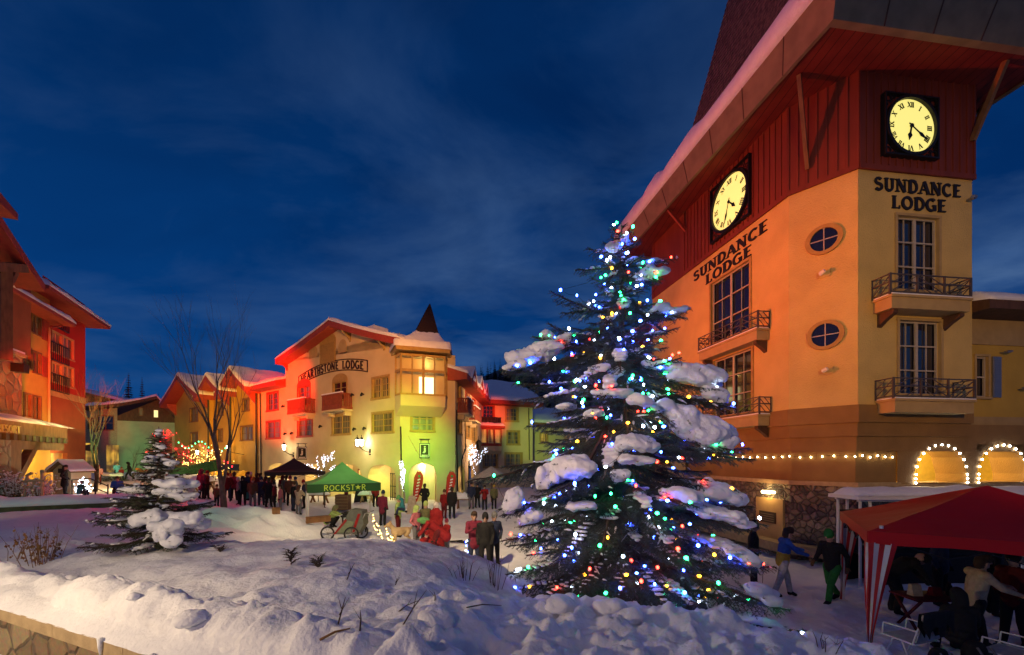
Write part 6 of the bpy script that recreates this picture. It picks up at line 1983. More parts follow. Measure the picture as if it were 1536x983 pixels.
# heavy heaps of snow, placed where the photograph shows them
for px_, py_, Y_, hw, hh in ((853, 702, 6.95, 40, 28), (822, 712, 7.0, 18, 26), (1048, 640, 7.9, 52, 30), (1010, 622, 8.0, 30, 24), (1075, 660, 7.9, 26, 20), (1045, 562, 8.0, 42, 22), (1072, 590, 7.9, 22, 16), (1010, 552, 8.2, 26, 12), (950, 662, 7.1, 34, 20),
                             (772, 748, 7.8, 20, 24), (795, 775, 7.7, 22, 12), (820, 503, 8.25, 11, 9), (800, 532, 8.2, 42, 15), (772, 548, 8.15, 20, 10), (836, 512, 8.3, 20, 10), (1004, 466, 8.3, 26, 8), (972, 410, 8.3, 24, 10), (1085, 740, 8.0, 30, 20), (1060, 765, 7.8, 32, 12), (1092, 775, 7.7, 34, 11),
                             (915, 590, 7.6, 28, 9), (1135, 885, 6.9, 28, 13), (1108, 830, 7.4, 30, 9), (930, 712, 7.0, 18, 14), (900, 552, 7.8, 18, 9), (868, 760, 6.9, 24, 9), (960, 600, 7.4, 22, 10), (920, 372, 8.4, 13, 9), (938, 358, 8.5, 8, 9), (1020, 740, 7.5, 30, 12), (985, 548, 8.2, 20, 10), (890, 620, 7.4, 18, 8), (955, 690, 7.0, 26, 9), (845, 610, 7.6, 18, 8)):
    hw, hh = hw / CF * Y_, hh / CF * Y_
    dx = (px_ - 930) / 200; tl = -max(-.55, min(.55, dx * .6))
    c_ = W(px_, py_, Y_); big.clump(c_, hw * .92, min(hw, .42) * .75, hh * .9, 12, tl)
    if abs(px_ - 930) > 30:
        o_ = c_ - big.base; zz_ = o_.z; o_.z = 0; r_ = o_.length
        big.branch(min(big.H - .3, max(.3, zz_ + .12 * r_)), c_ + o_.normalized() * (hw * .9) + Vector((0, 0, -hh * .75 - hw * .3)), .0, .05, .6, .07)
tree = big.finish('spruce_tree', 'large snow-laden spruce wound with coloured lights in the middle foreground', per_m=165, nl=.040, nw=.0078, dust=.014)

# coloured light strings: they hang over the outside of the crown
LED = [glow('bulb_blue', (.03, .08, 1.0), 90), glow('bulb_white', (.62, .78, 1.0), 30), glow('bulb_green', (.02, .9, .22), 30), glow('bulb_red', (1.0, .035, .02), 22), glow('bulb_amber', (1.0, .42, .02), 18), glow('bulb_white', (.6, .75, 1), 26), glow('bulb_blue', (.03, .08, 1), 30), MATS['bulb_blue'], MATS['bulb_green']]
allp = [(p, L_) for p, L_ in big.tips]
cand = []
for p, L_ in allp:
    for t in ((.45, .6, .72, .84, .95) if L_ > 1.1 else ((.6, .95) if L_ > .5 else (.9,))):
        q = p[min(len(p) - 1, int(t * (len(p) - 1)))]
        cand.append(Vector(q) + Vector((rg.uniform(-.08, .08), rg.uniform(-.16, -.02), rg.uniform(.0, .12))))
cand = [c for c in cand if c.y < TB.y + .35]
rg.shuffle(cand); cand = cand[:410]
def keyf(c):
    return c.z
cand.sort(key=keyf, reverse=True)
NAMES = ['topmost', 'second from the top', 'third from the top', 'fourth from the top', 'middle', 'fourth from the ground', 'third from the ground', 'second from the ground', 'lowest']
per = (len(cand) + 8) // 9
for s in range(9):
    grp = cand[s * per:(s + 1) * per]
    # nearest-neighbour order so that the wire runs from bulb to bulb
    order = [grp.pop(0)]
    while grp:
        k = min(range(len(grp)), key=lambda i: (grp[i] - order[-1]).length)
        order.append(grp.pop(k))
    t_ = thing('light_string', '%s string of coloured bulbs on the large spruce' % NAMES[s], 'light string', order[0], 'coloured light strings on the large spruce')
    w_ = MB(); wp = []
    for a, b in zip(order[:-1], order[1:]): wp += [a, (a + b) / 2 + Vector((0, 0, -.10 * (b - a).length))]
    w_.tube(wp + [order[-1]], .0045, 4)
    w_.build('wire', BLACKM, t_, fix=False)
    for i, p in enumerate(order):
        m_ = rg.choice(LED)
        b_ = MB(); r = rg.uniform(.018, .026)
        ax = Vector((rg.uniform(-1, 1), rg.uniform(-1, 1), rg.uniform(-1, 1))).normalized()
        b_.ball(p, r, 0, 1, (1 + .7 * abs(ax.x), 1 + .7 * abs(ax.y), 1 + .7 * abs(ax.z)))
        b_.build('bulb', m_, t_, smooth=True, fix=False)

# small spruce in the bed, left
SB_ = W(238, 826, 8.7); SB_.z = ground(SB_.x, SB_.y) - .03
sm = Spruce(SB_, EYE + (HY - 640) / CF * 8.7 - SB_.z, 23, .06)
for i in range(125):
    f = ((i + .5) / 125) ** .9; z = .10 + (sm.H - .2) * f; ang = i * 2.39996
    R_ = (1.25 * (1 - f) ** .95 + .07) * rg.uniform(.55, 1.15) * (1 if f < .42 else .8)
    tip = SB_ + Vector((math.cos(ang) * R_, math.sin(ang) * R_, max(.04, z + (.02 - .20 * (1 - f)) * R_ + .16 * R_)))
    sm.branch(z, tip, .05, .16, .6, .06, snow=(rg.uniform(.05, .09) if rg.random() < .35 else 0), twig_len=.95)
for px_, py_, Y_, hw, hh in ((228, 775, 8.1, 26, 14), (252, 792, 8.0, 22, 18), (285, 780, 8.2, 24, 16), (205, 782, 8.3, 16, 10), (258, 812, 7.95, 13, 14), (262, 726, 8.3, 22, 11), (250, 738, 8.3, 18, 10), (205, 735, 8.5, 18, 8), (275, 745, 8.4, 18, 9), (225, 690, 8.6, 10, 6), (255, 695, 8.5, 10, 6), (238, 668, 8.7, 8, 5), (244, 800, 7.9, 10, 18)):
    hw, hh = hw / CF * Y_, hh / CF * Y_; sm.clump(W(px_, py_, Y_), hw * .98, hw * .75, hh * .95, 9)
sm.finish('spruce_tree', 'small young spruce bowed under heaps of snow in the planted bed at left', per_m=170, nl=.036, nw=.0068, needle=NEEDLE2, dust=.05, dw=.02)

# ------------------------------------------------------------------ bare trees
def bare_tree(name, label, base, h, seed, spread=.35, r0=.12, levels=5, fork=1.2, m_=BARK, snow=True, limbs=None, cat='tree', up=.55, minr=.006, group=None, lean=(0, 0)):
    rg = random.Random(seed); base = Vector(base)
    t_ = thing(name, label, cat, base, group)
    tr = MB(); cr_ = MB(); sn = MB(); ends = []
    def grow(p, d, L_, r, lv):
        n = max(3, int(L_ / .25)); pts = [p]; dd = d.copy()
        for i in range(n):
            dd = (dd + Vector((rg.uniform(-1, 1), rg.uniform(-1, 1), rg.uniform(-.5, 1) * up)) * .10).normalized()
            pts.append(pts[-1] + dd * L_ / n)
        re = r * .55
        (tr if lv == 0 else cr_).tube(pts, [r + (re - r) * i / n for i in range(n + 1)], 8 if r > .03 else 4)
        if snow and abs(dd.z) < .75 and r > .012:
            k = [q + Vector((0, 0, (r + (re - r) * i / n) * .8)) for i, q in enumerate(pts)]; sn.tube(k, [max(.012, r * .55)] * len(k), 5)
        ends.append(pts)
        if lv >= levels or r < minr: return
        nb = rg.choice((2, 3, 3)) if lv else rg.choice((3, 4))
        for b in range(nb):
            a = rg.uniform(0, 2 * PI); sp_ = rg.uniform(.5, 1.0) * spread * (1.25 if lv else 1)
            o = dd.orthogonal().normalized(); o = (o * math.cos(a) + dd.cross(o) * math.sin(a))
            nd = (dd + o * sp_ + Vector((0, 0, up * .22))).normalized()
            t = rg.uniform(.55, 1.0) if b else 1.0
            grow(pts[int(t * n)], nd, (L_ if lv else h * .30) * rg.uniform(.66, .88), max(re, .004) * rg.uniform(.65, .95) if b else re * .95, lv + 1)
    grow(base - Vector((0, 0, .2)), Vector((lean[0], lean[1], 1)).normalized(), fork + .2, r0, 0)
    if limbs:
        for a, b, r in limbs: 
            a, b = Vector(a), Vector(b); mid = (a + b) / 2 + Vector((0, 0, .1))
            cr_.tube([a, mid, b], [r, r * .7, r * .4], 6)
    tr.build('trunk', m_, t_, smooth=True); cr_.build('crown', m_, t_, smooth=True, fix=False)
    if sn.v: sn.build('snow', SNOW, t_, smooth=True, fix=False)
    return t_, ends
def on(px, Y, dz=-.05):
    x = (px - CX) / CF * Y; return Vector((x, Y, ground(x, Y) + dz))
bare_tree('bare_tree', 'tall leafless tree with forked grey trunk in front of the ochre terrace', on(335, 21), 11.5, 40, .36, .17, 6, 2.3, up=1.1, minr=.004)
bare_tree('bare_tree', 'leafless many-stemmed tree between the red hotel and the pale green chalet wall', on(142, 29), 10.5, 5, .42, .15, 6, 1.6, up=1.0, minr=.004, m_=TWIG)
bare_tree('bare_tree', 'thin leafless sapling against the pale green chalet wall', on(200, 45), 5, 9, .5, .09, 5, 1.2, up=.6, snow=False)
# red lit tree and its garland
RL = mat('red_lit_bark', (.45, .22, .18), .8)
rt, rends = bare_tree('bare_tree', 'leafless tree glowing red with red lights behind the small spruce', on(246, 24), 2.6, 15, .8, .08, 6, 2.3, up=.3, m_=RL, minr=.003)
lamp('red_tree_glow', W(238, 650, 23.3), 260, (1, .02, .03), .1)  # lamps added in the crown to make the branches glow red
lamp('red_tree_glow', W(254, 640, 23.3), 200, (1, .02, .03), .1)
REDB = glow('bulb_deep_red', (1, .02, .03), 11)
rp = [p[k] for p in rends[3:] for k in (1, len(p) - 1) if p[0].z > on(246, 24).z + 2]
random.shuffle(rp)
bulb_string('light_string', 'bundle of red bulbs in the branches of the red-glowing leafless tree', [p + Vector((0, 0, .02)) for p in rp[:70]], REDB, .018, sep=False, wire=RL) if len(rp) > 10 else None
gp_ = [W(268 + 5 * k, 664 + 7 * math.sin(k * .7) + .8 * k, 21.5) for k in range(16)]
bulb_string('light_string', 'green garland of bulbs strung from the red-glowing tree to the bare tree', gp_, glow('bulb_garland_green', (.05, 1, .25), 9), .03)
gr_p = [W(300 + 6 * k, 668 + 4 * k - 2 * (k % 2), 21.2) for k in range(9)]
bulb_string('light_string', 'red garland of bulbs leading to the fork of the bare tree', gr_p, REDB, .03)
# trees wrapped in lights
def lit_tree(label, slabel, px_, Y_, h, seed, m_, n, r=.03, spread=.6, fork=1.2, wrap=True):
    t_, en = bare_tree('bare_tree', label, on(px_, Y_), h, seed, spread, .08, 4, fork, up=.5, snow=False)
    P_ = []
    rg = random.Random(seed)
    for p in en:
        for k in range(len(p) - 1):
            for q in range(3): P_.append(Vector(p[k]).lerp(Vector(p[k + 1]), rg.random()) + Vector((rg.uniform(-1, 1), rg.uniform(-1, 1), rg.uniform(-1, 1))) * .07)
    rg.shuffle(P_)
    bulb_string('light_string', slabel, P_[:n], m_, r, sep=False, wire=WHITEP) if False else None
    s_ = thing('light_string', slabel, 'light string', P_[0])
    b_ = MB()
    for p in P_[:n]: b_.ball(p, r * rg.uniform(.7, 1.1), 0, 1)
    x_ = b_.build('bulbs', m_, s_, fix=False); x_['kind'] = 'stuff'
    w_ = MB()
    for p in en[:6]: w_.tube([q + Vector((.04, -.05, 0)) for q in p], .012, 4)
    w_.build('wire', WHITEP, s_)
WB = glow('bulb_icy', (.75, .82, 1.0), 9); GB = glow('bulb_gold', (1, .62, .16), 12)
lit_tree('leafless tree wrapped in white lights between the black and green tents', 'white bulbs wrapped round the tree between the two tents', 487, 29, 3.6, 3, WB, 240, .022, .5, 2.0)
lit_tree('slim trunk wrapped in white lights right of the green tent', 'white bulbs wrapped round the slim trunk beside the red flags', 606, 27, 1.6, 8, WB, 200, .024, .2, 2.4)
lit_tree('leafless tree wrapped in white lights before the far lodge wing', 'white bulbs wrapped round the tree under the street lantern', 716, 38, 5, 12, WB, 240, .026, .5, 2.2)
lit_tree('small tree covered in golden lights under the ochre terrace', 'golden bulbs covering the small tree under the ochre terrace', 322, 34, 4.2, 16, GB, 150, .028, .8, 1.2)
lit_tree('second small tree with golden lights, nearer the red-glowing tree', 'golden bulbs on the second tree, nearer the red-glowing tree', 300, 36, 4.2, 19, GB, 110, .028, .8, 1.4)
# street lantern on a curved post near the far wing
c = W(718, 668, 36); t_ = thing('street_lantern', 'black street lantern hanging from a tall curved post before the far wing', 'lamp', (c.x, c.y, 0))
m = MB(); m.tube([Vector((c.x - .9, c.y, 0)), Vector((c.x - .85, c.y, 3.2)), Vector((c.x - .2, c.y, c.z - 1.1)), Vector((c.x, c.y, c.z - .45))], .06, 6); m.build('post', BLACKM, t_)
m = MB(); m.lathe(c, [(.12, -.45), (.3, .2), (.2, .35), (.04, .5), (.03, .8)], 8); m.build('lantern', BLACKM, t_)

# ------------------------------------------------------------------ dry stems and twigs in the snow
def stem_plant(name, label, base, h, n, seed, spread=.3, leaves=False, cat='plant', group=None, r=.006):
    rg = random.Random(seed); base = Vector(base); t_ = thing(name, label, cat, base, group); st = MB(); lf = MB()
    for k in range(n):
        a = rg.uniform(0, 2 * PI); s = rg.uniform(.1, 1) * spread; hh = h * rg.uniform(.55, 1.1)
        p = base + Vector((math.cos(a) * s * .6, math.sin(a) * s * .6, -.1)); q = p + Vector((math.cos(a) * s * .8, math.sin(a) * s * .8, hh)); mid = (p + q) / 2 + Vector((rg.uniform(-.04, .04), rg.uniform(-.04, .04), .05))
        st.tube([p, mid, q], [r, r * .8, r * .35], 5)
        for j in range(rg.choice((0, 1, 2))):
            o = mid.lerp(q, rg.uniform(0, .7)); st.tube([o, o + Vector((rg.uniform(-.2, .2), rg.uniform(-.2, .2), rg.uniform(.08, .22))) * h], [r * .6, r * .25], 4)
        if leaves and rg.random() < .75:
            for j in range(rg.randint(4, 10)):
                o = p.lerp(q, rg.uniform(.25, .95)) + Vector((rg.uniform(-.03, .03), rg.uniform(-.03, .03), 0)); l = rg.uniform(.03, .07)
                d = Vector((rg.uniform(-.5, .5), rg.uniform(-.5, .5), -1)).normalized(); s_ = d.orthogonal().normalized() * l * .35
                lf.add([o, o + d * l * .5 + s_, o + d * l, o + d * l * .5 - s_], [(0, 1, 2, 3)])
    st.build('stems', TWIG if not leaves else BROWNWOOD, t_, fix=False)
    if lf.v: lf.build('leaves', DRYLEAF, t_, fix=False)
    return t_
def gp3(px_, py_, Y0=3.0, Y1=12.0):
    """the first point of the snow met along this line of sight"""
    Ys = np.arange(Y0, Y1, .04); xs = (px_ - CX) / CF * Ys; z = terrain(xs, Ys); ray = EYE + (HY - py_) / CF * Ys
    k = np.argmax(ray < z); 
    return Vector((xs[k], Ys[k], z[k]))
stem_plant('dry_shrub', 'clump of dry brown stems with withered leaves at the far left', gp3(62, 846), .82, 26, 1, .42, True, 'shrub')
stem_plant('dry_shrub', 'sparse dry stems at the very left edge, left of the leafy clump', gp3(14, 840), .62, 7, 2, .35, True, 'shrub')
stem_plant('dry_shrub', 'bare dark stems rising from the ridge left of the large spruce', gp3(697, 868), .55, 14, 3, .32, False, 'shrub')
stem_plant('dry_shrub', 'thin dark stems right beside the lower left boughs of the large spruce', gp3(742, 880), .75, 12, 4, .25, False, 'shrub')
stem_plant('dry_shrub', 'row of dry stalks on the snow crest below the bicycle trailer', gp3(538, 800), .45, 9, 5, .5, False, 'shrub')
stem_plant('bare_twigs', 'small bare twigs in the snow at the right below the striped tent leg', gp3(1238, 975), .35, 6, 6, .18, False, 'shrub')
tw = [((518, 872), (532, 905), 'forked twig stuck upright in the near snow'), ((586, 925), (630, 900), 'dark twig leaning right in the middle of the near snow'), ((596, 945), (640, 885), 'long slanting twig in the middle of the near snow'), ((652, 903), (651, 888), 'short upright twig in front of the ridge stems'), ((505, 938), (518, 930), 'short forked twig above the broken yellow stick'),
      ((539, 945), (540, 915), 'single thin straight twig left of the long slanting twig'), ((590, 878), (600, 866), 'small forked twig high on the near mound')]
for i, (a, b, lab) in enumerate(tw):
    p = gp3(*a); Yq = p.y + .05; q = W(b[0], b[1], Yq)
    if q.z < p.z + .1: q.z = p.z + .22
    m = MB(); m.tube([p - Vector((0, 0, .06)), p.lerp(q, .5) + Vector((.01, 0, .01)), q], [.009, .007, .003], 5)
    o_ = p.lerp(q, .55); m.tube([o_, o_ + (q - p) * .35 + Vector((-.07, .02, .03))], [.005, .002], 4)
    if i in (0, 4, 6): m.tube([p.lerp(q, .3), p.lerp(q, .3) + Vector((.09, 0, .16))], [.005, .002], 4)
    tag(m.build('twig', TWIG), lab, 'twig', 'twigs sticking out of the near snow')
p = gp3(480, 968); q = gp3(525, 952); m = MB(); m.tube([p + Vector((0, 0, .01)), p.lerp(q, .5) + Vector((0, 0, .04)), q + Vector((0, 0, .03))], [.012, .011, .006], 5); tag(m.build('broken_stick', DRYLEAF), 'yellowish broken stick lying on the near snow', 'stick')
p = gp3(700, 915); q = gp3(752, 914); m = MB(); m.tube([p + Vector((0, 0, .02)), p.lerp(q, .4) + Vector((0, 0, .05)), q + Vector((0, 0, .03))], [.009, .008, .004], 5); tag(m.build('twig', TWIG), 'thin twig lying across the ridge before the large spruce', 'twig')
for px_, py_, lab in ((437, 848, 'little green fir sprig poking upright from the mound'), (476, 852, 'second fir sprig, half buried to the right of the upright one'), (330, 829, 'tiny dark sprig on the crest beside the small spruce')):
    b_ = gp3(px_, py_); s = Spruce(b_ - Vector((0, 0, .03)), .26 if py_ == 848 else .14, px_, .008)
    for k in range(9 if py_ != 829 else 4):
        z = s.H * (.2 + .8 * k / 9); a = k * 2.4; s.branch(z, s.base + Vector((math.cos(a) * .07, math.sin(a) * .07, z + .07)), 0, .05, .5, .05)
    t_ = thing('fir_sprig', lab, 'plant', s.base, 'fir sprigs poking out of the mound')
    V = needle_arrays(s.segs, 220, .024, .004, s.nrg); link('needles', fast_mesh('needles', V, np.arange(len(V)).reshape(-1, 3), NEEDLE2), t_); s.wood.build('stem', TWIG, t_, fix=False)
# lumps of snow broken off on the bank
rgl = random.Random(9)
for i, (px_, py_, r, lab) in enumerate(((288, 934, .13, 'largest snow lump on the near bank, below the small spruce'), (108, 868, .07, 'small snow lump in the dip of the left bank'), (200, 900, .06, 'snow lump on the crest of the left bank'), (838, 918, .20, 'pointed snow block under the large spruce, left of the round one'), (918, 916, .22, 'round snow lump under the large spruce'), (946, 928, .15, 'round snow lump, right neighbour of the biggest one under the spruce'), (655, 935, .16, 'snow lump standing in front of the ridge in the middle'), (142, 770, .10, 'snow lump lying against the low wall at left'))):
    p = gp3(px_, py_, 3.0, 20); m = MB(); vs, fs = ICO[3]
    vn = np.array(vs); fb = 1 + .9 * fbm(vn[:, 0] * 1.3 + i * 7 + vn[:, 2], vn[:, 1] * 1.3 - vn[:, 2], 3, i)
    V = [(p.x + v[0] * r * 1.15 * k, p.y + v[1] * r * k, p.z + r * .15 + v[2] * r * .72 * k) for v, k in zip(vs, fb)]
    m.add(V, fs); tag(m.build('snow_lump', SNOW, smooth=True), lab, 'snow lump', 'lumps of snow on the bank')
# ------------------------------------------------------------------ people
SKIN, JACK, TROU, BOOT, HEADW, GLOV, EXTRA = range(7)


def hull(bm_list, a, ra, b, rb, sa=(1, 1, 1), sb=(1, 1, 1)):
    vs, _ = ICO[2]
    bm = bmesh.new()
    for c, r, s in ((a, ra, sa), (b, rb, sb)):
        for v in vs: bm.verts.new((c[0] + v[0] * r * s[0], c[1] + v[1] * r * s[1], c[2] + v[2] * r * s[2]))
    bmesh.ops.convex_hull(bm, input=bm.verts[:])
    bmesh.ops.delete(bm, geom=[v for v in bm.verts if not v.link_faces], context='VERTS')
    bm.verts.index_update(); bm.verts.ensure_lookup_table()
    bm_list.append(([tuple(v.co) for v in bm.verts], [tuple(v.index for v in f.verts) for f in bm.faces]))
    bm.free()


def figure(joints, hat='beanie', fingers=False, voxel=.022, coat=0.0, cape=False):
    """joints: dict of points (metres, facing -Y). Returns one continuous mesh with clothing slots."""
    J = {k: Vector(v) for k, v in joints.items()}
    parts = []; bones = []
    def bone(a, ra, b, rb, m_, sa=(1, 1, 1), sb=(1, 1, 1)):
        hull(parts, a, ra, b, rb, sa, sb); bones.append((Vector(a), Vector(b), ra * max(.8, (sa[0] + sa[1]) / 2), rb * max(.8, (sb[0] + sb[1]) / 2), m_))
    hip, ch, nk, hd = J['hip'], J['chest'], J['neck'], J['head']
    HEM = EXTRA if cape == 'hem' else JACK
    fwd = J.get('fwd', Vector((0, -1, 0)))
    bone(hip, .155, ch, .175, JACK, (1.12, .85, 1), (1.15, .80, 1))
    bone(ch, .17, nk - Vector((0, 0, .05)), .085, JACK, (1.2, .78, .9))
    bone(J['shl'], .085, J['shr'], .085, JACK)
    bone(hip - (ch - hip).normalized() * (.06 + coat), .165 + coat * .12, hip + (ch - hip) * (.35 if cape == 'hem' else 0), .168 if cape == 'hem' else .16, HEM, (1.12, .92, 1), (1.1, .88, 1))
    bone(nk - Vector((0, 0, .03)), .062, hd - Vector((0, 0, .06)), .058, SKIN)
    bone(hd + Vector((0, 0, -.055)), .075, hd + Vector((0, 0, .03)), .098, SKIN, (.95, 1.0, 1), (.92, 1.08, 1))
    up = (hd - nk).normalized()
    bone(hd + fwd * .098 + up * .012, .016, hd + fwd * .122 + up * -.025, .018, SKIN)      # nose
    bone(hd + fwd * .085 - up * .085, .03, hd + fwd * .09 - up * .09, .03, SKIN)            # chin
    sd = fwd.cross(Vector((0, 0, 1))).normalized()
    for s in (-1, 1): bone(hd + sd * s * .094, .018, hd + sd * s * .094 - up * .04, .016, SKIN)
    if hat == 'beanie':
        bone(hd + up * .055, .108, hd + up * .11 - fwd * .01, .088, HEADW)
    elif hat == 'hood':
        bone(hd + up * .03 - fwd * .035, .122, hd - up * .10 - fwd * .05, .11, HEADW); bone(hd + up * .09 - fwd * .02, .09, hd + up * .06 + fwd * .05, .08, HEADW)
    elif hat == 'hair':
        bone(hd + up * .05 - fwd * .03, .105, hd + up * .08 + fwd * .02, .092, HEADW); bone(hd - fwd * .05, .09, hd - up * .06 - fwd * .05, .075, HEADW)
    elif hat == 'longhair':
        bone(hd + up * .05 - fwd * .03, .107, hd + up * .08 + fwd * .02, .094, HEADW); bone(hd - fwd * .05, .098, hd - up * .20 - fwd * .06, .085, HEADW, (1, .8, 1), (1.1, .7, 1))
    for s in 'lr':
        a, e, h = J['sh' + s], J['el' + s], J['ha' + s]
        bone(a, .075, e, .058, JACK); bone(e, .056, h - (h - e).normalized() * .03, .044, JACK)
        d = (h - e).normalized()
        bone(h, .036, h + d * .07, .040, GLOV, (1, 1, 1), (1, 1, 1))
        if fingers:
            q = d.cross(Vector((0, 0, 1))); q = q.normalized() if q.length > .1 else Vector((1, 0, 0))
            n_ = q.cross(d)
            for k, (o, l) in enumerate(((-.03, .062), (-.01, .075), (.01, .07), (.03, .052))):
                b0 = h + d * .085 + q * o; b1 = b0 + d * l * .55 - n_ * .008; b2 = b1 + d * l * .4 - n_ * .028
                bone(b0, .0125, b1, .0115, GLOV); bone(b1, .0115, b2, .0105, GLOV)
            b0 = h + d * .02 + q * .042; b1 = b0 + (d * .7 + q * .6).normalized() * .04; bone(b0, .014, b1, .012, GLOV); bone(b1, .012, b1 + d * .03, .011, GLOV)
        else:
            bone(h + d * .05 + Vector((0, -.02, .01)), .02, h + d * .09 + Vector((0, -.035, .015)), .016, GLOV)
        a, k, f = J['hp' + s], J['kn' + s], J['ft' + s]
        bone(a, .105, k, .078, TROU); bone(k, .076, f + Vector((0, 0, .10)), .066, TROU)
        ff = J.get('toe' + s, fwd)
        bone(f + Vector((0, 0, .06)), .056, f + ff * .13 + Vector((0, 0, -.005)), .046, BOOT, (1, 1, 1), (1, 1, .9)); bone(f + Vector((0, 0, .12)), .062, f + Vector((0, 0, .03)), .055, BOOT)
    if cape is True:
        b = hip.copy(); b.z = .10
        bone(ch + Vector((0, .02, 0)), .22, b, .36, EXTRA, (1.05, .85, 1), (1.15, .95, .5)); bone(nk, .12, ch, .24, EXTRA, (1.2, .9, 1), (1.1, .85, 1))
    m = MB()
    for v, f in parts: m.add(v, f)
    me = remesh(m.mesh('person', SNOW), voxel, 2)
    me.materials.clear()
    n = len(me.polygons); c = np.empty(n * 3, np.float32); me.polygons.foreach_get('center', c); c = c.reshape(-1, 3)
    best = np.full(n, 1e9); mi = np.zeros(n, np.int32)
    for a, b, ra, rb, m_ in bones:
        a, b = np.array(a), np.array(b); d = b - a; L2 = float(d @ d) + 1e-9
        t = np.clip((c - a) @ d / L2, 0, 1); q = a + t[:, None] * d
        dist = np.linalg.norm(c - q, axis=1) - (ra + (rb - ra) * t) - (.006 if m_ in (HEADW, EXTRA) else 0)
        k = dist < best; best[k] = dist[k]; mi[k] = m_
    for c_ in ('skin', 'black', 'black', 'black', 'black', 'black', 'red'): me.materials.append(cloth(c_))
    me.polygons.foreach_set('material_index', mi)
    me.polygons.foreach_set('use_smooth', [True] * n)
    return me


def pose(**kw):
    J = dict(hip=(0, 0, .95), chest=(0, 0, 1.28), neck=(0, 0, 1.49), head=(0, -.025, 1.63), shl=(.19, 0, 1.40), shr=(-.19, 0, 1.40), ell=(.25, .03, 1.12), elr=(-.25, .03, 1.12), hal=(.23, -.08, .90), har=(-.23, -.08, .90),
             hpl=(.10, 0, .88), hpr=(-.10, 0, .88), knl=(.11, -.02, .48), knr=(-.11, -.02, .48), ftl=(.12, .02, .04), ftr=(-.12, .02, .04))
    J.update(kw); return J


POSES = {
    'stand': pose(),
    'pockets': pose(ell=(.31, .06, 1.14), elr=(-.31, .06, 1.14), hal=(.20, -.10, .98), har=(-.20, -.10, .98), ftl=(.15, .02, .04), ftr=(-.13, -.04, .04)),
    'armsup': pose(ell=(.27, -.14, 1.16), elr=(-.27, -.14, 1.16), hal=(.12, -.33, 1.30), har=(-.10, -.33, 1.28)),
    'walk': pose(knl=(.10, -.20, .52), ftl=(.10, -.28, .05), knr=(-.10, .06, .47), ftr=(-.10, .34, .08), ell=(.25, .14, 1.15), hal=(.24, .16, .90), elr=(-.25, -.10, 1.15), har=(-.22, -.30, 1.0), chest=(0, -.04, 1.28), neck=(0, -.06, 1.49), head=(0, -.10, 1.62), shl=(.19, -.02, 1.40), shr=(-.19, -.06, 1.40)),
    'reach': pose(knl=(.10, -.14, .50), ftl=(.10, -.20, .04), knr=(-.10, .10, .47), ftr=(-.10, .22, .05), ell=(.24, -.26, 1.22), hal=(.16, -.56, 1.16), elr=(-.24, -.24, 1.20), har=(-.14, -.52, 1.10), chest=(0, -.05, 1.28), neck=(0, -.09, 1.49), head=(0, -.13, 1.62), shl=(.19, -.05, 1.40), shr=(-.19, -.05, 1.40)),
    'carry': pose(ell=(.28, -.05, 1.12), elr=(-.28, -.05, 1.12), hal=(.06, -.30, 1.08), har=(-.10, -.30, 1.12)),
    'crouch': pose(hip=(0, .16, .36), chest=(0, -.10, .66), neck=(0, -.20, .86), head=(0, -.25, .99), shl=(.19, -.15, .78), shr=(-.19, -.15, .78), ell=(.23, -.36, .66), elr=(-.23, -.36, .66), hal=(.14, -.60, .74), har=(-.14, -.60, .74), hpl=(.12, .12, .34), hpr=(-.12, .12, .34), knl=(.17, -.30, .50), knr=(-.17, -.28, .48), ftl=(.14, -.08, .05), ftr=(-.14, -.06, .05)),
    'sit': pose(hip=(0, .10, .45), chest=(0, .02, .78), neck=(0, -.02, .98), head=(0, -.06, 1.12), shl=(.19, 0, .90), shr=(-.19, 0, .90), ell=(.26, -.08, .64), elr=(-.26, -.08, .64), hal=(.14, -.30, .60), har=(-.14, -.30, .60), hpl=(.11, .06, .42), hpr=(-.11, .06, .42), knl=(.13, -.36, .46), knr=(-.13, -.36, .46), ftl=(.13, -.40, .04), ftr=(-.13, -.40, .04)),
    'bend': pose(hip=(0, .12, .88), chest=(0, -.14, 1.10), neck=(0, -.32, 1.22), head=(0, -.42, 1.24), shl=(.19, -.24, 1.16), shr=(-.19, -.24, 1.16), ell=(.22, -.40, .92), elr=(-.22, -.40, .92), hal=(.14, -.55, .72), har=(-.14, -.55, .72), hpl=(.10, .10, .84), hpr=(-.10, .10, .84), ftl=(.12, .05, .04), ftr=(-.12, .05, .04)),
}
PMESH = {}


def pmesh(pname, hat, cape=False, fingers=False, coat=0.0, voxel=.024):
    k = (pname, hat, cape, fingers, coat)
    if k not in PMESH:
        PMESH[k] = figure(POSES[pname], hat, fingers, voxel if not fingers else .0125, coat, cape)
    return PMESH[k]


def cloth(c):
    C = {'navy': (.02, .03, .07), 'black': (.012, .012, .014), 'dark red': (.10, .008, .010), 'red': (.24, .010, .012), 'pink': (.45, .14, .17), 'white': (.62, .58, .52), 'beige': (.48, .38, .26), 'green': (.10, .28, .09), 'teal': (.03, .20, .24), 'brown': (.12, .06, .03), 'grey': (.14, .14, .15), 'blue': (.03, .10, .42),
         'pale grey': (.42, .42, .42), 'olive': (.13, .13, .06), 'yellow': (.52, .33, .04), 'bright green': (.02, .17, .03), 'maroon': (.16, .015, .04), 'skin': (.48, .28, .20), 'hair': (.05, .03, .02), 'lime': (.35, .48, .14), 'sky': (.14, .38, .58), 'orange': (.5, .16, .03)}
    return mat('cloth_' + c.replace(' ', '_'), C[c], .85 if c != 'skin' else .55, var=.25, scale=14, bump=.4 if c != 'skin' else 0, bscale=18)


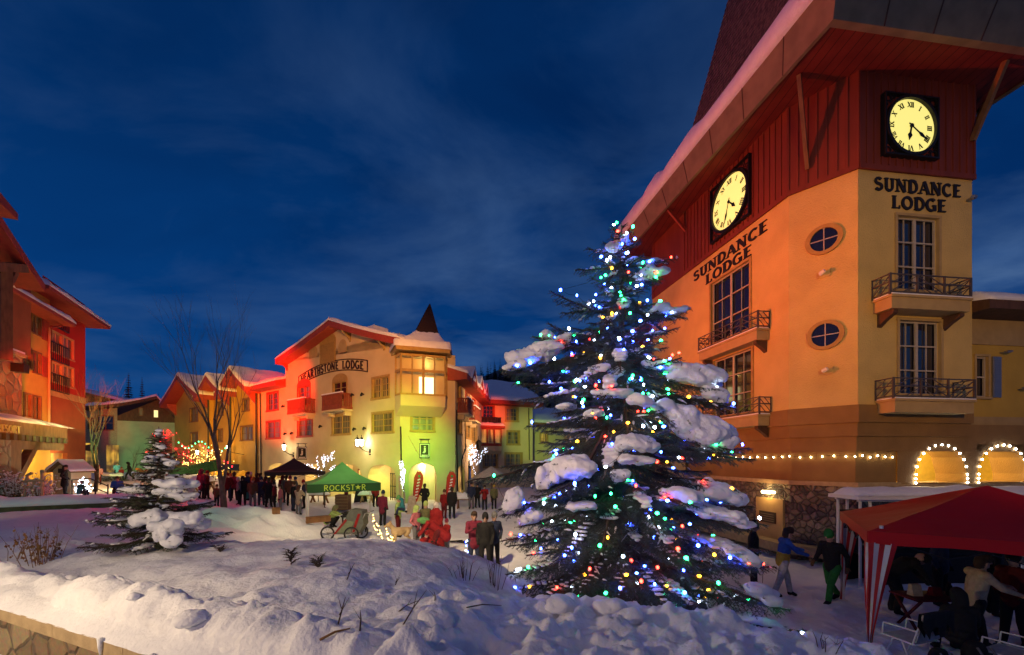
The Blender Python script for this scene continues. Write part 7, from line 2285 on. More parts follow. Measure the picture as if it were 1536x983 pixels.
def person(label, px_, pname='stand', H=1.75, jacket='black', trousers='black', hat='beanie', hatc='black', Y=None, heady=None, feety=None, face=0, group=None, gloves='black', cape=False, extra='red', coat=0.0, fingers=False, dz=0.0, base=None):
    """face: degrees, 0 looks at the camera, 90 to the picture's right. Distance from the head row, feet row or given."""
    hs = {'crouch': 1.12, 'sit': 1.25, 'bend': 1.38}.get(pname, 1.75)
    if base is None:
        if Y is None:
            Ys = np.arange(6, 60, .05); xs = (px_ - CX) / CF * Ys; g = terrain(xs, Ys)
            tgt = EYE + (HY - (heady if heady is not None else feety)) / CF * Ys
            d = np.abs(g + (H / 1.75 * hs if heady is not None else 0) - tgt)
            if heady is not None: d = d + np.where(Ys < 12, .5, 0)
            Y = float(Ys[int(np.argmin(d))])
        x = (px_ - CX) / CF * Y
        base = Vector((x, Y, ground(x, Y) + dz))
    me = pmesh(pname, hat, cape, fingers, coat)
    t_ = bpy.data.objects.new('person', me)
    COL.objects.link(t_)
    for i, c in enumerate(('skin', jacket, trousers, 'black', hatc, gloves, extra)):
        t_.material_slots[i].link = 'OBJECT'; t_.material_slots[i].material = cloth(c)
    t_.location = base; s = H / 1.75; t_.scale = (s, s, s); t_.rotation_euler = (0, 0, math.radians(face))
    tag(t_, label, 'person', group)
    return t_


CG = 'crowd before the black tent'
# near walkers on the right
person('person in blue and yellow jacket with pale trousers walking by the stone wall', 1174, 'reach', 1.72, 'blue', 'pale grey', 'hair', 'hair', Y=10.3, face=78, gloves='skin', fingers=True, cape='hem', extra='yellow')
person('person in dark coat, green cap and green trousers striding beside the striped tent leg', 1248, 'walk', 1.75, 'black', 'bright green', 'beanie', 'bright green', Y=9.9, face=-70, gloves='brown', fingers=True)
person('person in black mostly hidden behind the right boughs of the large spruce', 1130, 'pockets', 1.7, 'black', 'black', 'beanie', 'black', Y=11.0, face=60)
# the family in the middle
person('person in green jacket holding a small child, standing by the pale dog', 597, 'carry', 1.76, 'lime', 'dark red', 'beanie', 'green', Y=17.7, face=95)
person('small child in teal snowsuit carried on the arm of the person in green', 606, 'sit', 1.0, 'teal', 'navy', 'hood', 'teal', base=Vector(((604.5 - CX) / CF * 17.7, 17.55, 1.05)), face=-60)
person('person in pale hood and pink vest beside the people in red', 624, 'pockets', 1.62, 'pink', 'grey', 'hood', 'lime', Y=15.6, face=70)
person('person in olive jacket and woolly hat behind the people in red', 638, 'stand', 1.66, 'olive', 'black', 'beanie', 'lime', Y=16.2, face=40)
person('person in red with white trim at the back of the people in red', 654, 'stand', 1.72, 'red', 'red', 'hood', 'white', Y=15.9, face=-20, cape=True, extra='red')
person('person bending in a long red coat with a green hood', 652, 'bend', 1.75, 'red', 'dark red', 'hood', 'green', Y=14.3, face=-75, coat=.3)
person('person crouching in bright red costume at the foot of the people in red', 633, 'crouch', 1.5, 'red', 'red', 'beanie', 'red', Y=14.2, face=60)
person('child in red jacket and dark hat standing right of the people in red', 671, 'armsup', 1.22, 'red', 'grey', 'beanie', 'maroon', Y=14.8, face=-50)
person('person in olive jacket over a dark red skirt left of the large spruce', 711, 'armsup', 1.78, 'maroon', 'navy', 'hair', 'hair', Y=13.0, face=20, coat=.12)
person('person in black, middle of the three beside the large spruce', 728, 'stand', 1.74, 'black', 'black', 'beanie', 'black', Y=12.6, face=0)
person('person in navy, right of the three beside the large spruce', 741, 'pockets', 1.7, 'navy', 'black', 'beanie', 'grey', Y=13.0, face=30)
# right of the green tent, further back
person('tall person in dark red coat at the right corner of the green tent', 574, 'stand', 1.8, 'maroon', 'black', 'beanie', 'navy', Y=21.0, face=160, coat=.12)
person('person in red standing under the green tent at its back', 563, 'stand', 1.7, 'red', 'black', 'hair', 'hair', Y=28.0, face=40)
person('person in long dark coat alone before the left red flag', 637, 'pockets', 1.78, 'black', 'black', 'hair', 'hair', Y=26.0, face=170, coat=.2)
person('person in red jacket, left of a pair near the right red flag', 666, 'stand', 1.66, 'red', 'dark red', 'beanie', 'brown', Y=23.6, face=150)
person('person in dark jacket, right of a pair near the right red flag', 678, 'stand', 1.78, 'black', 'black', 'hair', 'hair', Y=23.2, face=190)
person('person in dark jacket, leftmost of a row by the snowy table', 707, 'stand', 1.8, 'navy', 'grey', 'hair', 'hair', Y=28.0, face=0, group='row of people by the snowy table')
person('person in black, second of the row by the snowy table', 716, 'pockets', 1.68, 'black', 'black', 'beanie', 'black', Y=28.4, face=20, group='row of people by the snowy table')
person('person in red jacket, third of the row by the snowy table', 727, 'armsup', 1.66, 'red', 'black', 'hair', 'hair', Y=27.6, face=-10, group='row of people by the snowy table')
person('person in yellowish coat, last of the row by the snowy table', 741, 'stand', 1.66, 'olive', 'black', 'beanie', 'yellow', Y=28, face=10, group='row of people by the snowy table')
person('person crouching in pale green jacket behind the bicycle trailer', 496, 'crouch', 1.75, 'lime', 'black', 'hood', 'olive', Y=20.3, face=88)
# left side
person('person in dark coat standing before the little snow-capped hut', 97, 'pockets', 1.76, 'black', 'black', 'hair', 'hair', Y=24.2, face=120, coat=.25)
person('child in grey teal jacket sitting low in front of the white-lit bush', 121, 'sit', 1.3, 'teal', 'navy', 'beanie', 'grey', Y=23.5, face=170)
person('person in blue jacket with dark hair sitting low by the railing', 176, 'sit', 1.6, 'blue', 'black', 'hair', 'hair', Y=22.5, face=40)
person('person in sky blue jacket walking far off before the chalet', 175, 'walk', 1.75, 'sky', 'navy', 'hair', 'hair', Y=42, face=60)
person('child in red jacket far off before the chalet', 182, 'walk', 1.35, 'red', 'navy', 'beanie', 'red', Y=41.5, face=60)
person('person in black walking far off before the chalet', 194, 'walk', 1.8, 'black', 'black', 'hood', 'black', Y=41, face=-50)
person('person in pink coat beside the many-stemmed leafless tree', 148, 'stand', 1.7, 'pink', 'dark red', 'beanie', 'red', Y=36, face=30, coat=.1)
person('person in brown jacket leaning over on the far path', 214, 'bend', 1.75, 'brown', 'black', 'hood', 'orange', Y=38, face=-80)
person('person in red jacket leaning over behind the small spruce', 229, 'bend', 1.75, 'red', 'dark red', 'beanie', 'red', Y=37, face=-70)
person('person in white fur hat low behind the small spruce', 287, 'stand', 1.3, 'white', 'grey', 'hood', 'white', Y=22.5, face=180)
person('person in dark red coat, leftmost of the crowd', 302, 'stand', 1.78, 'maroon', 'black', 'hood', 'maroon', Y=24.5, face=170, coat=.15)
person('person in red jacket just left of the bare tree trunk', 310, 'pockets', 1.72, 'dark red', 'black', 'beanie', 'red', Y=25, face=150)
person('child in dark jacket at the foot of the bare tree trunk', 325, 'stand', 1.25, 'brown', 'black', 'beanie', 'brown', Y=23.5, face=180)
crowd = [(341, 1.75, 'dark red', 'navy', 'beanie', 'red', 25.5, 'red hat'), (351, 1.80, 'maroon', 'black', 'hair', 'hair', 26.0, 'maroon jacket and dark hair'), (358, 1.62, 'grey', 'black', 'beanie', 'pale grey', 24.8, 'grey jacket'), (364, 1.78, 'black', 'black', 'hood', 'black', 25.0, 'black hooded jacket'),
         (371, 1.82, 'navy', 'teal', 'hair', 'hair', 26.5, 'navy jacket and teal trousers'), (379, 1.70, 'brown', 'grey', 'beanie', 'orange', 24.6, 'brown jacket and orange hat'), (385, 1.78, 'dark red', 'grey', 'hair', 'hair', 27.0, 'dark red jacket and bare head'), (392, 1.74, 'navy', 'navy', 'beanie', 'navy', 25.4, 'navy jacket and navy hat'),
         (398, 1.66, 'pink', 'black', 'longhair', 'hair', 26.4, 'dusky pink jacket and long hair'), (403, 1.80, 'black', 'black', 'hair', 'hair', 25.0, 'black coat and bare head'), (410, 1.76, 'brown', 'black', 'hood', 'brown', 26.4, 'brown hooded coat'), (412, 1.60, 'dark red', 'black', 'beanie', 'black', 24.4, 'dark red jacket and black hat'),
         (421, 1.62, 'pink', 'grey', 'longhair', 'hair', 23.6, 'bright pink jacket with a red patch'), (429, 1.78, 'grey', 'navy', 'hair', 'hair', 26.8, 'grey jacket and navy trousers'), (435, 1.84, 'brown', 'black', 'beanie', 'maroon', 25.6, 'tall figure, brown jacket and maroon hat'), (440, 1.74, 'black', 'navy', 'beanie', 'brown', 24.6, 'black jacket and brown hat'),
         (448, 1.70, 'beige', 'grey', 'longhair', 'brown', 23.8, 'long beige coat'), (456, 1.76, 'navy', 'black', 'beanie', 'red', 25.4, 'navy jacket and red hat'), (346, 1.66, 'navy', 'black', 'beanie', 'orange', 27.4, 'navy jacket and orange hat'), (376, 1.7, 'red', 'black', 'beanie', 'white', 27.6, 'red jacket and white hat'),
         (390, 1.66, 'olive', 'black', 'hair', 'hair', 27.8, 'olive jacket'), (406, 1.72, 'teal', 'black', 'beanie', 'teal', 28.0, 'teal jacket'), (424, 1.72, 'maroon', 'black', 'hood', 'maroon', 28.0, 'maroon hooded jacket'), (444, 1.7, 'grey', 'black', 'beanie', 'blue', 27.6, 'grey jacket and blue hat')]
rgc = random.Random(3)
for px_, H_, j, tr_, ht, hc, Y_, what in crowd:
    person('person in the crowd before the black tent, ' + what, px_, rgc.choice(('stand', 'pockets', 'armsup', 'stand')), H_, j, tr_, ht, hc, Y=Y_, face=rgc.choice((150, 180, 200, 170, 30, -60, 100)), group=CG, coat=.12 if j in ('beige', 'pink') else 0)
# ------------------------------------------------------------------ tents
def canopy_tent(name, label, corner_f, ux, size, z_eave, z_peak, val, mroof, mval, mleg, base_z, sag=.10, group=None, concave=True, steps=8):
    """corner_f: front-left foot (2D); ux: unit vector along the front. Roof sheets sag from the peak to a square eave with a valance."""
    uy = Vector((-ux.y, ux.x)); sx, sy = size
    c = [corner_f, corner_f + ux * sx, corner_f + ux * sx + uy * sy, corner_f + uy * sy]
    ctr = (c[0] + c[2]) / 2
    t_ = thing(name, label, 'tent', (ctr.x, ctr.y, base_z), group)
    m = MB()
    for i in range(4):
        a, b = c[i], c[(i + 1) % 4]
        prev = None
        for k in range(steps + 1):
            f = k / steps
            zz_ = z_eave + (z_peak - z_eave) * (f ** (1.55 if concave else 1.05))
            p = a + (ctr - a) * f; q = b + (ctr - b) * f
            row = []
            for j in range(7):
                g = j / 6; w_ = p + (q - p) * g
                row.append(Vector((w_.x, w_.y, zz_ + .05 * float(fbm(np.array([w_.x * 2.2]), np.array([w_.y * 2.2 + zz_ * 3]), 2, i)[0]) * (0 < k < steps) - sag * math.sin(PI * g) * (1 - f) * (f * 2.2 + (.25 if not concave else 0)))))
            if prev:
                for j in range(6): m.add([prev[j], prev[j + 1], row[j + 1], row[j]], [(0, 1, 2, 3)])
            prev = row
    r_ = m.build('roof', mroof, t_, smooth=False)
    for i in range(4):
        a, b = c[i], c[(i + 1) % 4]; m = MB()
        n = 12
        for j in range(n):
            p, q = a + (b - a) * j / n, a + (b - a) * (j + 1) / n
            o = (ux * 0 + (((a + b) / 2 - ctr).normalized())) * .012
            s0 = .02 * math.sin(j * 1.3); s1 = .02 * math.sin((j + 1) * 1.3)
            m.hexa([(p.x + o.x, p.y + o.y, z_eave - val - s0), (q.x + o.x, q.y + o.y, z_eave - val - s1), (q.x, q.y, z_eave - val - s1), (p.x, p.y, z_eave - val - s0), (p.x + o.x, p.y + o.y, z_eave + .004), (q.x + o.x, q.y + o.y, z_eave + .004), (q.x, q.y, z_eave + .003), (p.x, p.y, z_eave + .003)])
        m.build('valance', mval, t_)
    for p in c:
        q = p + (ctr - p).normalized() * .06
        m = MB(); gz = ground(q.x, q.y); m.box(q.x - .02, q.x + .02, q.y - .02, q.y + .02, gz - .05, z_eave - .02); m.box(q.x - .06, q.x + .06, q.y - .06, q.y + .06, gz - .05, gz + .02); m.build('leg', mleg, t_)
    m = MB()
    for i in range(4):
        a, b = c[i], c[(i + 1) % 4]; a, b = a + (ctr - a).normalized() * .08, b + (ctr - b).normalized() * .08; n = 4
        for j in range(n):
            p, q = a + (b - a) * j / n, a + (b - a) * (j + 1) / n
            m.bar((*p, z_eave - .08), (*q, z_eave - .38), .02); m.bar((*p, z_eave - .38), (*q, z_eave - .08), .02)
    m.build('folding_frame', BLACKM, t_)
    return t_, c, ctr
TG = mat('green_tent_fabric', (.16, .50, .14), .7, var=.12, scale=2); TGD = mat('dark_green_valance', (.015, .075, .02), .7, var=.12, scale=2)
TBK = mat('black_tent_fabric', (.05, .03, .028), .7, var=.2, scale=2); TR = mat('red_tent_fabric', (.52, .008, .009), .55, var=.12, scale=1.5, bump=.3, bscale=5)
f0 = ground_pt(461, 20.8); f1 = ground_pt(571, 22.5); ux = (f1 - f0).normalized()
zc_ = EYE + (HY - 726) / CF * 21.5
t_, c, ctr = canopy_tent('canopy_tent', 'bright green canopy tent with lettered dark valance in the middle of the square', f0, ux, ((f1 - f0).length, 3.2), zc_, EYE + (HY - 693) / CF * 23.0, .42, TG, TGD, WHITEP, 0)
pv = Plane(c[0], c[1])
ZL = zc_ - .35
LIME = mat('lime_lettering', (.45, .62, .06), .6, var=.05)
u0 = pv.px(485, 730)[0]; u1 = pv.px(549, 730)[0]
lettering(t_, pv, 'ROCKST*R', (u0 + u1) / 2, ZL, .29, width=u1 - u0, m=LIME, d=.014, th=.004, serif=False, T=.13, t=.11)
f0 = ground_pt(397, 25.6); f1 = ground_pt(488, 27.4); zb_t = EYE + (HY - 708) / CF * 26.4
canopy_tent('canopy_tent', 'black peaked canopy tent behind the crowd', f0, (f1 - f0).normalized(), ((f1 - f0).length, 3.6), zb_t, EYE + (HY - 687) / CF * 28, .22, TBK, TBK, BLACKM, 0)

# red tent with striped leg curtains at the right
F = Vector((6.32, 7.3)); ux = Vector((.85, -.527)).normalized()
zr0 = 2.16
t_, c, ctr = canopy_tent('market_tent', 'red market tent with red and white striped leg curtains at the right', F, ux, (3.9, 3.2), zr0, 2.95, .20, TR, TR, WHITEP, 0, sag=.10, concave=False)
SR = mat('stripe_red', (.40, .015, .02), .7, var=.1); SW_ = mat('stripe_white', (.62, .58, .58), .7, var=.06)
uy = Vector((-ux.y, ux.x))
for p, d1, d2 in ((c[0], ux, uy), (c[3], ux, -uy), (c[1], -ux, uy)):
    m = MB()
    g = ground(p.x, p.y)
    for dv_ in (d1, d2):
        W_ = .34; ns = 5; nz_ = 10
        for s in range(ns):
            for k in range(nz_):
                f0_, f1_ = k / nz_, (k + 1) / nz_
                def q(e, f):
                    w_ = W_ * (1 - f) ** 1.15 + .05
                    o = p + dv_ * (w_ * e); wob = .02 * math.sin(e * 9 + f * 4)
                    nn_ = Vector((dv_.y, -dv_.x)) * wob
                    return Vector((o.x + nn_.x, o.y + nn_.y, zr0 - .19 - (zr0 - .19 - g) * f))
                m.add([q(s / ns, f0_), q((s + 1) / ns, f0_), q((s + 1) / ns, f1_), q(s / ns, f1_)], [(0, 1, 2, 3)], s % 2)
    m.build('striped_leg_curtain', [SR, SW_], t_, fix=False)
m = MB(); q_ = c[0] + (ctr - c[0]) * .1; m.lathe((q_.x - .03, q_.y - .05, zr0 + .05), [(.03, 0), (.03, .05)], 8); m.build('tent_eyelet', WHITEP, t_)

# white framed stall with a snowy roof behind it
sp0 = ground_pt(1288, 11.0); sp1 = sp0 + Vector((.99, .06)) * 5.0
P_ = Plane(sp0, sp1); zt_ = P_.px(1290, 744)[1]
t_ = thing('market_stall', 'white framed stall with a rounded snow-covered roof behind the red tent', 'stall', (sp0.x, sp0.y, 0))
m = MB()
for u_ in (.04, .32, 2.4, 4.9):
    for d in (0, -.7): m.fbox(P_, u_, u_ + .05, -.05, zt_ - .15, d - .05, d)
for d in (0, -.7): m.fbox(P_, 0, 5, zt_ - .16, zt_ - .10, d - .06, d + .003)
m.fbox(P_, .32, 5, zt_ - .42, zt_ - .37, -.05, .0)
m.build('frame', WHITEP, t_)
m = MB(); m.fbox(P_, -.12, 5.1, zt_ - .10, zt_ + .0, -.85, .15); m.build('roof', WHITEP, t_)
eave_snow(t_, P_.pt(-.14, zt_, .17), P_.pt(5.12, zt_, .17), 0, -P_.n3 * .9, 1.0, .22, 91, 'snow', 50, lip=.05)
m = MB(); m.fbox(P_, .1, 4.9, -.05, zt_ - .45, -.72, -.68); m.fbox(P_, .36, 4.9, .8, .86, -.6, -.1); m.fbox(P_, .36, 4.9, -.05, .8, -.2, -.15); m.build('dark_interior', cloth('black'), t_)  # black sheet and counter put in where the stall interior is in shade

# things and people under the red tent
def lawn_chair(label, px_, Y_, face):
    x = (px_ - CX) / CF * Y_
    t_ = thing('folding_chair', label, 'chair', (0, 0, 0), 'folding chairs at the red tent')
    w = .27; m = MB()
    for s in (-w, w):
        m.tube([(s, .22, 0), (s, .06, .42)], .013, 6); m.tube([(s, -.22, 0), (s, -.06, .42)], .013, 6); m.tube([(s, .20, .40), (s, .34, .92)], .013, 6); m.tube([(s, -.24, .42), (s, .24, .42)], .013, 6); m.tube([(s, -.2, .62), (s, .27, .64)], .012, 6); m.tube([(s, -.2, .62), (s, -.22, .42)], .012, 6)
    m.tube([(-w, .22, .03), (w, .22, .03)], .011, 6); m.tube([(-w, .34, .92), (w, .34, .92)], .013, 6); m.tube([(-w, .26, .6), (w, .26, .6)], .011, 6)
    m.build('frame', WHITEP, t_)
    m = MB(); m.hexa([(-w, -.22, .415), (w, -.22, .415), (w, .22, .415), (-w, .22, .415), (-w, -.22, .43), (w, -.22, .43), (w, .22, .43), (-w, .22, .43)]); m.build('seat', cloth('pale grey'), t_)
    m = MB(); m.hexa([(-w + .01, .235, .46), (w - .01, .235, .46), (w - .01, .25, .46), (-w + .01, .25, .46), (-w + .01, .33, .88), (w - .01, .33, .88), (w - .01, .345, .88), (-w + .01, .345, .88)]); m.build('backrest', cloth('pale grey'), t_)
    t_.location = (x, Y_, ground(x, Y_)); t_.rotation_euler.z = math.radians(face)
    return t_
ch1 = lawn_chair('white framed folding chair with a dark jacket over its back, beside the striped tent leg', 1364, 6.75, 195)
# jacket over it
m = MB()
nx_, nz_ = 14, 8
V = []; F_ = []
for side in (0, 1):
    for i in range(nx_ + 1):
        for j in range(nz_ + 1):
            u = -.34 + .68 * i / nx_; drop = (.30 + .10 * math.cos(i * 1.1)) * j / nz_
            V.append((u, .36 + (.03 if side == 0 else -.035) + .02 * math.sin(i * 1.7) * j / nz_, .955 - drop - .02 * abs(u)))
    o_ = side * (nx_ + 1) * (nz_ + 1)
    for i in range(nx_):
        for j in range(nz_):
            q = o_ + i * (nz_ + 1) + j; F_.append((q, q + nz_ + 1, q + nz_ + 2, q + 1))
for i in range(nx_): q = i * (nz_ + 1); r_ = q + (nx_ + 1) * (nz_ + 1); F_.append((q, q + nz_ + 1, r_ + nz_ + 1, r_))
m.add(V, F_); jk = tag(m.build('jacket', cloth('black'), smooth=True), 'dark jacket hung over the back of the white folding chair', 'jacket'); jk.location = ch1.location; jk.rotation_euler = ch1.rotation_euler
ch2 = lawn_chair('purple-grey folding chair at the bottom right corner', 1516, 6.3, 200)
person('person in black leaning forward under the red tent, nearest the striped leg', 1345, 'bend', 1.75, 'black', 'black', 'beanie', 'black', Y=9.0, face=70)
person('person in cream jacket with arms stretched out under the red tent', 1462, 'reach', 1.72, 'beige', 'black', 'hair', 'hair', Y=7.5, face=75, gloves='skin', fingers=True)
person('person in dark navy jacket at the back of the red tent', 1410, 'stand', 1.78, 'navy', 'black', 'beanie', 'black', Y=9.6, face=20)
person('person in red jacket at the right edge under the red tent', 1522, 'pockets', 1.74, 'dark red', 'black', 'beanie', 'black', Y=7.6, face=-80)
person('person in black seated low in front under the red tent', 1440, 'sit', 1.7, 'black', 'black', 'hood', 'black', Y=7.0, face=160)
person('person in black at the back right under the red tent', 1490, 'stand', 1.76, 'black', 'black', 'hair', 'hair', Y=9.0, face=60)
# red wooden sled rack / table under the tent
x = W(1395, 850, 8.2); g = ground(x.x, x.y)
t_ = thing('folding_table', 'red folding trestle table with clutter under the red tent', 'table', (x.x, x.y, g))
m = MB(); m.box(x.x - .55, x.x + .55, x.y - .3, x.y + .3, g + .70, g + .735); m.build('table_top', cloth('dark red'), t_)
for s in (-.45, .45):
    m = MB(); m.bar((x.x + s, x.y - .28, g), (x.x + s, x.y + .28, g + .70), .04); m.bar((x.x + s, x.y + .28, g), (x.x + s + .001, x.y - .28, g + .70), .04); m.build('trestle', cloth('dark red'), t_)
for i, (dx, h, c_, lab) in enumerate(((-.3, .22, 'beige', 'tan paper bag on the red trestle table'), (.1, .16, 'red', 'red box on the red trestle table'), (.38, .26, 'black', 'black flask on the red trestle table'))):
    m = MB()
    if i == 2: m.lathe((x.x + dx, x.y, g + .735), [(.05, 0), (.05, .18), (.03, .22), (.03, .26)], 12)
    else: m.hexa([(x.x + dx - .1, x.y - .07, g + .736), (x.x + dx + .1, x.y - .07, g + .736), (x.x + dx + .1, x.y + .07, g + .736), (x.x + dx - .1, x.y + .07, g + .736), (x.x + dx - .09, x.y - .03, g + .736 + h), (x.x + dx + .09, x.y - .03, g + .736 + h), (x.x + dx + .09, x.y + .04, g + .736 + h), (x.x + dx - .09, x.y + .04, g + .736 + h)])
    tag(m.build(('paper_bag', 'box', 'flask')[i], cloth(c_)), lab, ('bag', 'box', 'flask')[i])
def rucksack(label, px_, Y_, s=1.0, c_='black'):
    x = (px_ - CX) / CF * Y_; g = ground(x, Y_); t_ = thing('rucksack', label, 'bag', (x, Y_, g), 'rucksacks on the snow')
    m = MB()
    for dx, dz, r, sc in ((0, .16, .18, (1, .7, .9)), (0, .30, .15, (1, .7, 1)), (0, .40, .10, (1.2, .8, .6)), (0, .15, .12, (1, 1.3, .8))): m.ball((x + dx, Y_, g + dz * s), r * s, 0, 2, sc)
    link('bag', remesh(m.mesh('bag', cloth(c_)), .02, 3), t_)
    if not t_.children[0].data.materials: t_.children[0].data.materials.append(cloth(c_))
    m = MB()
    for q in (-.08, .08): m.tube([(x + q * s, Y_ - .1 * s, g + .42 * s), (x + q * s, Y_ - .2 * s, g + .3 * s), (x + q * s, Y_ - .16 * s, g + .1 * s)], .014 * s, 5)
    m.build('strap', cloth('grey'), t_)
rucksack('black rucksack on the snow at the bottom edge under the red tent', 1408, 6.2)
rucksack('larger black rucksack beside the seated person under the red tent', 1462, 6.3, 1.25)
rucksack('dark navy rucksack right of the two black ones', 1500, 6.7, 1.0, 'navy')

# ------------------------------------------------------------------ bicycle trailer, dog, light arcs
by = 17.0; bx = (527 - CX) / CF * by; g = ground(bx, by)
t_ = thing('bicycle_trailer', 'grey and red child bicycle trailer with small front wheel before the green tent', 'trailer', (bx, by, g))
def wheel(cx, r, y, parent):
    c = Vector((cx, y, g + r)); m = MB()
    m.tube([c + Vector((math.cos(a) * r, 0, math.sin(a) * r)) for a in np.linspace(0, 2 * PI, 29)], .035, 6, cap=False); w_ = m.build('wheel', BLACKM, parent, smooth=True)
    m = MB(); m.tube([c + Vector((math.cos(a) * r * .9, 0, math.sin(a) * r * .9)) for a in np.linspace(0, 2 * PI, 29)], .014, 5, cap=False)
    for k in range(10): m.tube([c, c + Vector((math.cos(k * PI / 5) * r * .9, 0, math.sin(k * PI / 5) * r * .9))], .006, 4)
    m.lathe(c + Vector((0, 0, -.03)), [(.03, 0), (.03, .06)], 8); m.build('rim', GREYM, w_)
S = by / CF
wheel(bx - 35 * S, 9.5 * S, by - .05, t_); wheel(bx + 5 * S, 10 * S, by - .35, t_); wheel(bx + 10 * S, 10 * S, by + .35, t_)
m = MB(); z0 = g + 10 * S
pts = [(-22, 0), (14, 0), (22, 14), (20, 34), (2, 36), (-4, 24)]
m.prism([(bx + a * S, by - .3, z0 + b * S) for a, b in pts], (0, .6, 0)); m.build('cabin', mat('trailer_grey_fabric', (.10, .11, .10), .7, var=.2), t_)
m = MB(); m.prism([(bx + a * S, by - .315, z0 + b * S) for a, b in [(-17, 2), (2, 3), (8, 18), (-1, 20)]], (0, .012, 0)); m.build('side_window', mat('trailer_mesh_window', (.16, .20, .13), .4, var=.2), t_)
m = MB(); m.prism([(bx + a * S, by - .318, z0 + b * S) for a, b in [(5, 3), (9, 3), (18, 30), (14, 30)]], (0, .012, 0)); m.prism([(bx + a * S, by - .318, z0 + b * S) for a, b in [(-22, 0), (-19, 0), (-2, 20), (-4, 22)]], (0, .012, 0)); m.build('red_trim', cloth('red'), t_)
m = MB()
for s in (-.28, .28): m.tube([(bx - 35 * S, by - .05, g + 9.5 * S), (bx - 20 * S, by + s, z0), (bx + 14 * S, by + s, z0)], .02, 6); m.tube([(bx + 15 * S, by + s, z0 + 10 * S), (bx + 24 * S, by + s, z0 + 30 * S), (bx + 30 * S, by + s, z0 + 32 * S)], .02, 6)
m.tube([(bx + 30 * S, by - .28, z0 + 32 * S), (bx + 30 * S, by + .28, z0 + 32 * S)], .022, 6); m.build('frame', GREYM, t_)
# dark table behind the trailer with a box
c_ = W(531, 770, 19.0); t_ = thing('small_table', 'low dark table with a cloth between the crouching person and the trailer', 'table', (c_.x, c_.y, 0))
g = ground(c_.x, c_.y); m = MB(); m.box(c_.x - .5, c_.x + .55, c_.y - .3, c_.y + .3, g + .86, g + .94); m.build('table_top', BLACKM, t_)
for sx in (-.42, .45):
    for sy in (-.24, .24): m = MB(); m.box(c_.x + sx - .03, c_.x + sx + .03, c_.y + sy - .03, c_.y + sy + .03, g, g + .86); m.build('leg', BLACKM, t_)
m = MB(); m.box(c_.x - .15, c_.x + .5, c_.y - .31, c_.y - .30, g + .45, g + .86); m.build('table_cloth', cloth('dark red'), t_)
m = MB(); m.box(c_.x - .45, c_.x + .3, c_.y - .2, c_.y + .15, g + .94, g + 1.06); m.box(c_.x - .40, c_.x + .25, c_.y - .19, c_.y + .14, g + 1.06, g + 1.10); tag(m.build('black_case', BLACKM), 'flat black case on the low dark table behind the trailer', 'case')
# dog
db = W(604, 826, 16.6); g = ground(db.x, db.y)
m = MB(); hl_ = []
def dh(a, ra, b, rb): hull(hl_, Vector(a), ra, Vector(b), rb)
# trunk along +x, head to the left of the picture
dh((-.28, 0, .50), .15, (.22, 0, .50), .12); dh((-.30, 0, .48), .16, (-.05, 0, .46), .14); dh((-.34, 0, .58), .10, (-.48, 0, .74), .085); dh((-.50, 0, .78), .10, (-.56, 0, .77), .085); dh((-.58, 0, .75), .055, (-.70, 0, .72), .04)
for s in (-.05, .05): dh((-.49, s * 1.2, .86), .035, (-.47, s * 1.5, .92), .015)
for s in (-.08, .08):
    dh((-.30, s, .42), .07, (-.31, s, .22), .04); dh((-.31, s, .22), .036, (-.30, s, .04), .03); dh((-.30, s, .03), .034, (-.35, s, .025), .028)
    dh((.20, s, .46), .10, (.12, s, .30), .06); dh((.12, s, .29), .05, (.27, s, .20), .034); dh((.27, s, .20), .032, (.25, s, .04), .028); dh((.25, s, .03), .034, (.20, s, .025), .028)
dh((.32, 0, .55), .05, (.46, 0, .66), .04); dh((.46, 0, .66), .04, (.44, 0, .80), .03)
for v, f in hl_: m.add(v, f)
DOGF = mat('pale_dog_fur', (.50, .38, .22), .9, col2=(.32, .22, .12), scale=5, bump=.8, bscale=40)
me = remesh(m.mesh('dog', DOGF), .022, 3); me.materials.clear(); me.materials.append(DOGF)
o_ = link('dog', me); o_.location = (db.x, db.y, g); o_.rotation_euler.z = math.radians(35); o_.scale = (1.05,) * 3; tag(o_, 'pale shaggy dog standing in the snow by the person in green', 'dog')
# light-wrapped hoops in the snow
GOLD = glow('bulb_gold', (1, .62, .16), 12)
for i, (pts_, lab) in enumerate((([(560, 781), (562, 790), (565, 797), (568, 803), (571, 809), (574, 816)], 'warm bulbs wound on a curved stake left of the dog, the farther one'), ([(580, 802), (583, 810), (586, 815), (590, 819), (594, 823), (598, 827)], 'warm bulbs wound on a curved stake right beside the dog'))):
    Y_ = 17.2 if i == 0 else 15.9
    P_ = [W(x, y, Y_) for x, y in pts_]; gz = ground(P_[-1].x, P_[-1].y)
    sh = gz + .03 - P_[-1].z
    P_ = [p + Vector((0, 0, sh)) for p in P_]
    st = thing('garden_stake', ('curved stake, farther, carrying warm bulbs', 'curved stake by the dog, carrying warm bulbs')[i], 'stake', P_[-1]); m = MB(); m.tube(P_, .015, 6); m.build('stake', BLACKM, st)
    q = []
    for a, b in zip(P_[:-1], P_[1:]):
        for k in range(4): q.append(a.lerp(b, k / 4) + Vector((.09 * math.sin(k * 2.1 + len(q)), -.03, .05 * math.cos(k * 1.7))))
    bulb_string('light_string', lab, q, GOLD, .022, 'warm bulbs on curved stakes')
p = W(703, 823, 13.5); bulb_string('light_string', 'small cluster of white and blue bulbs on the snow by the three people', [p + Vector((rg.uniform(-.12, .12), rg.uniform(-.1, .1), -.25 + .05 * k)) for k in range(12)], [LED[1], LED[0]], .02)

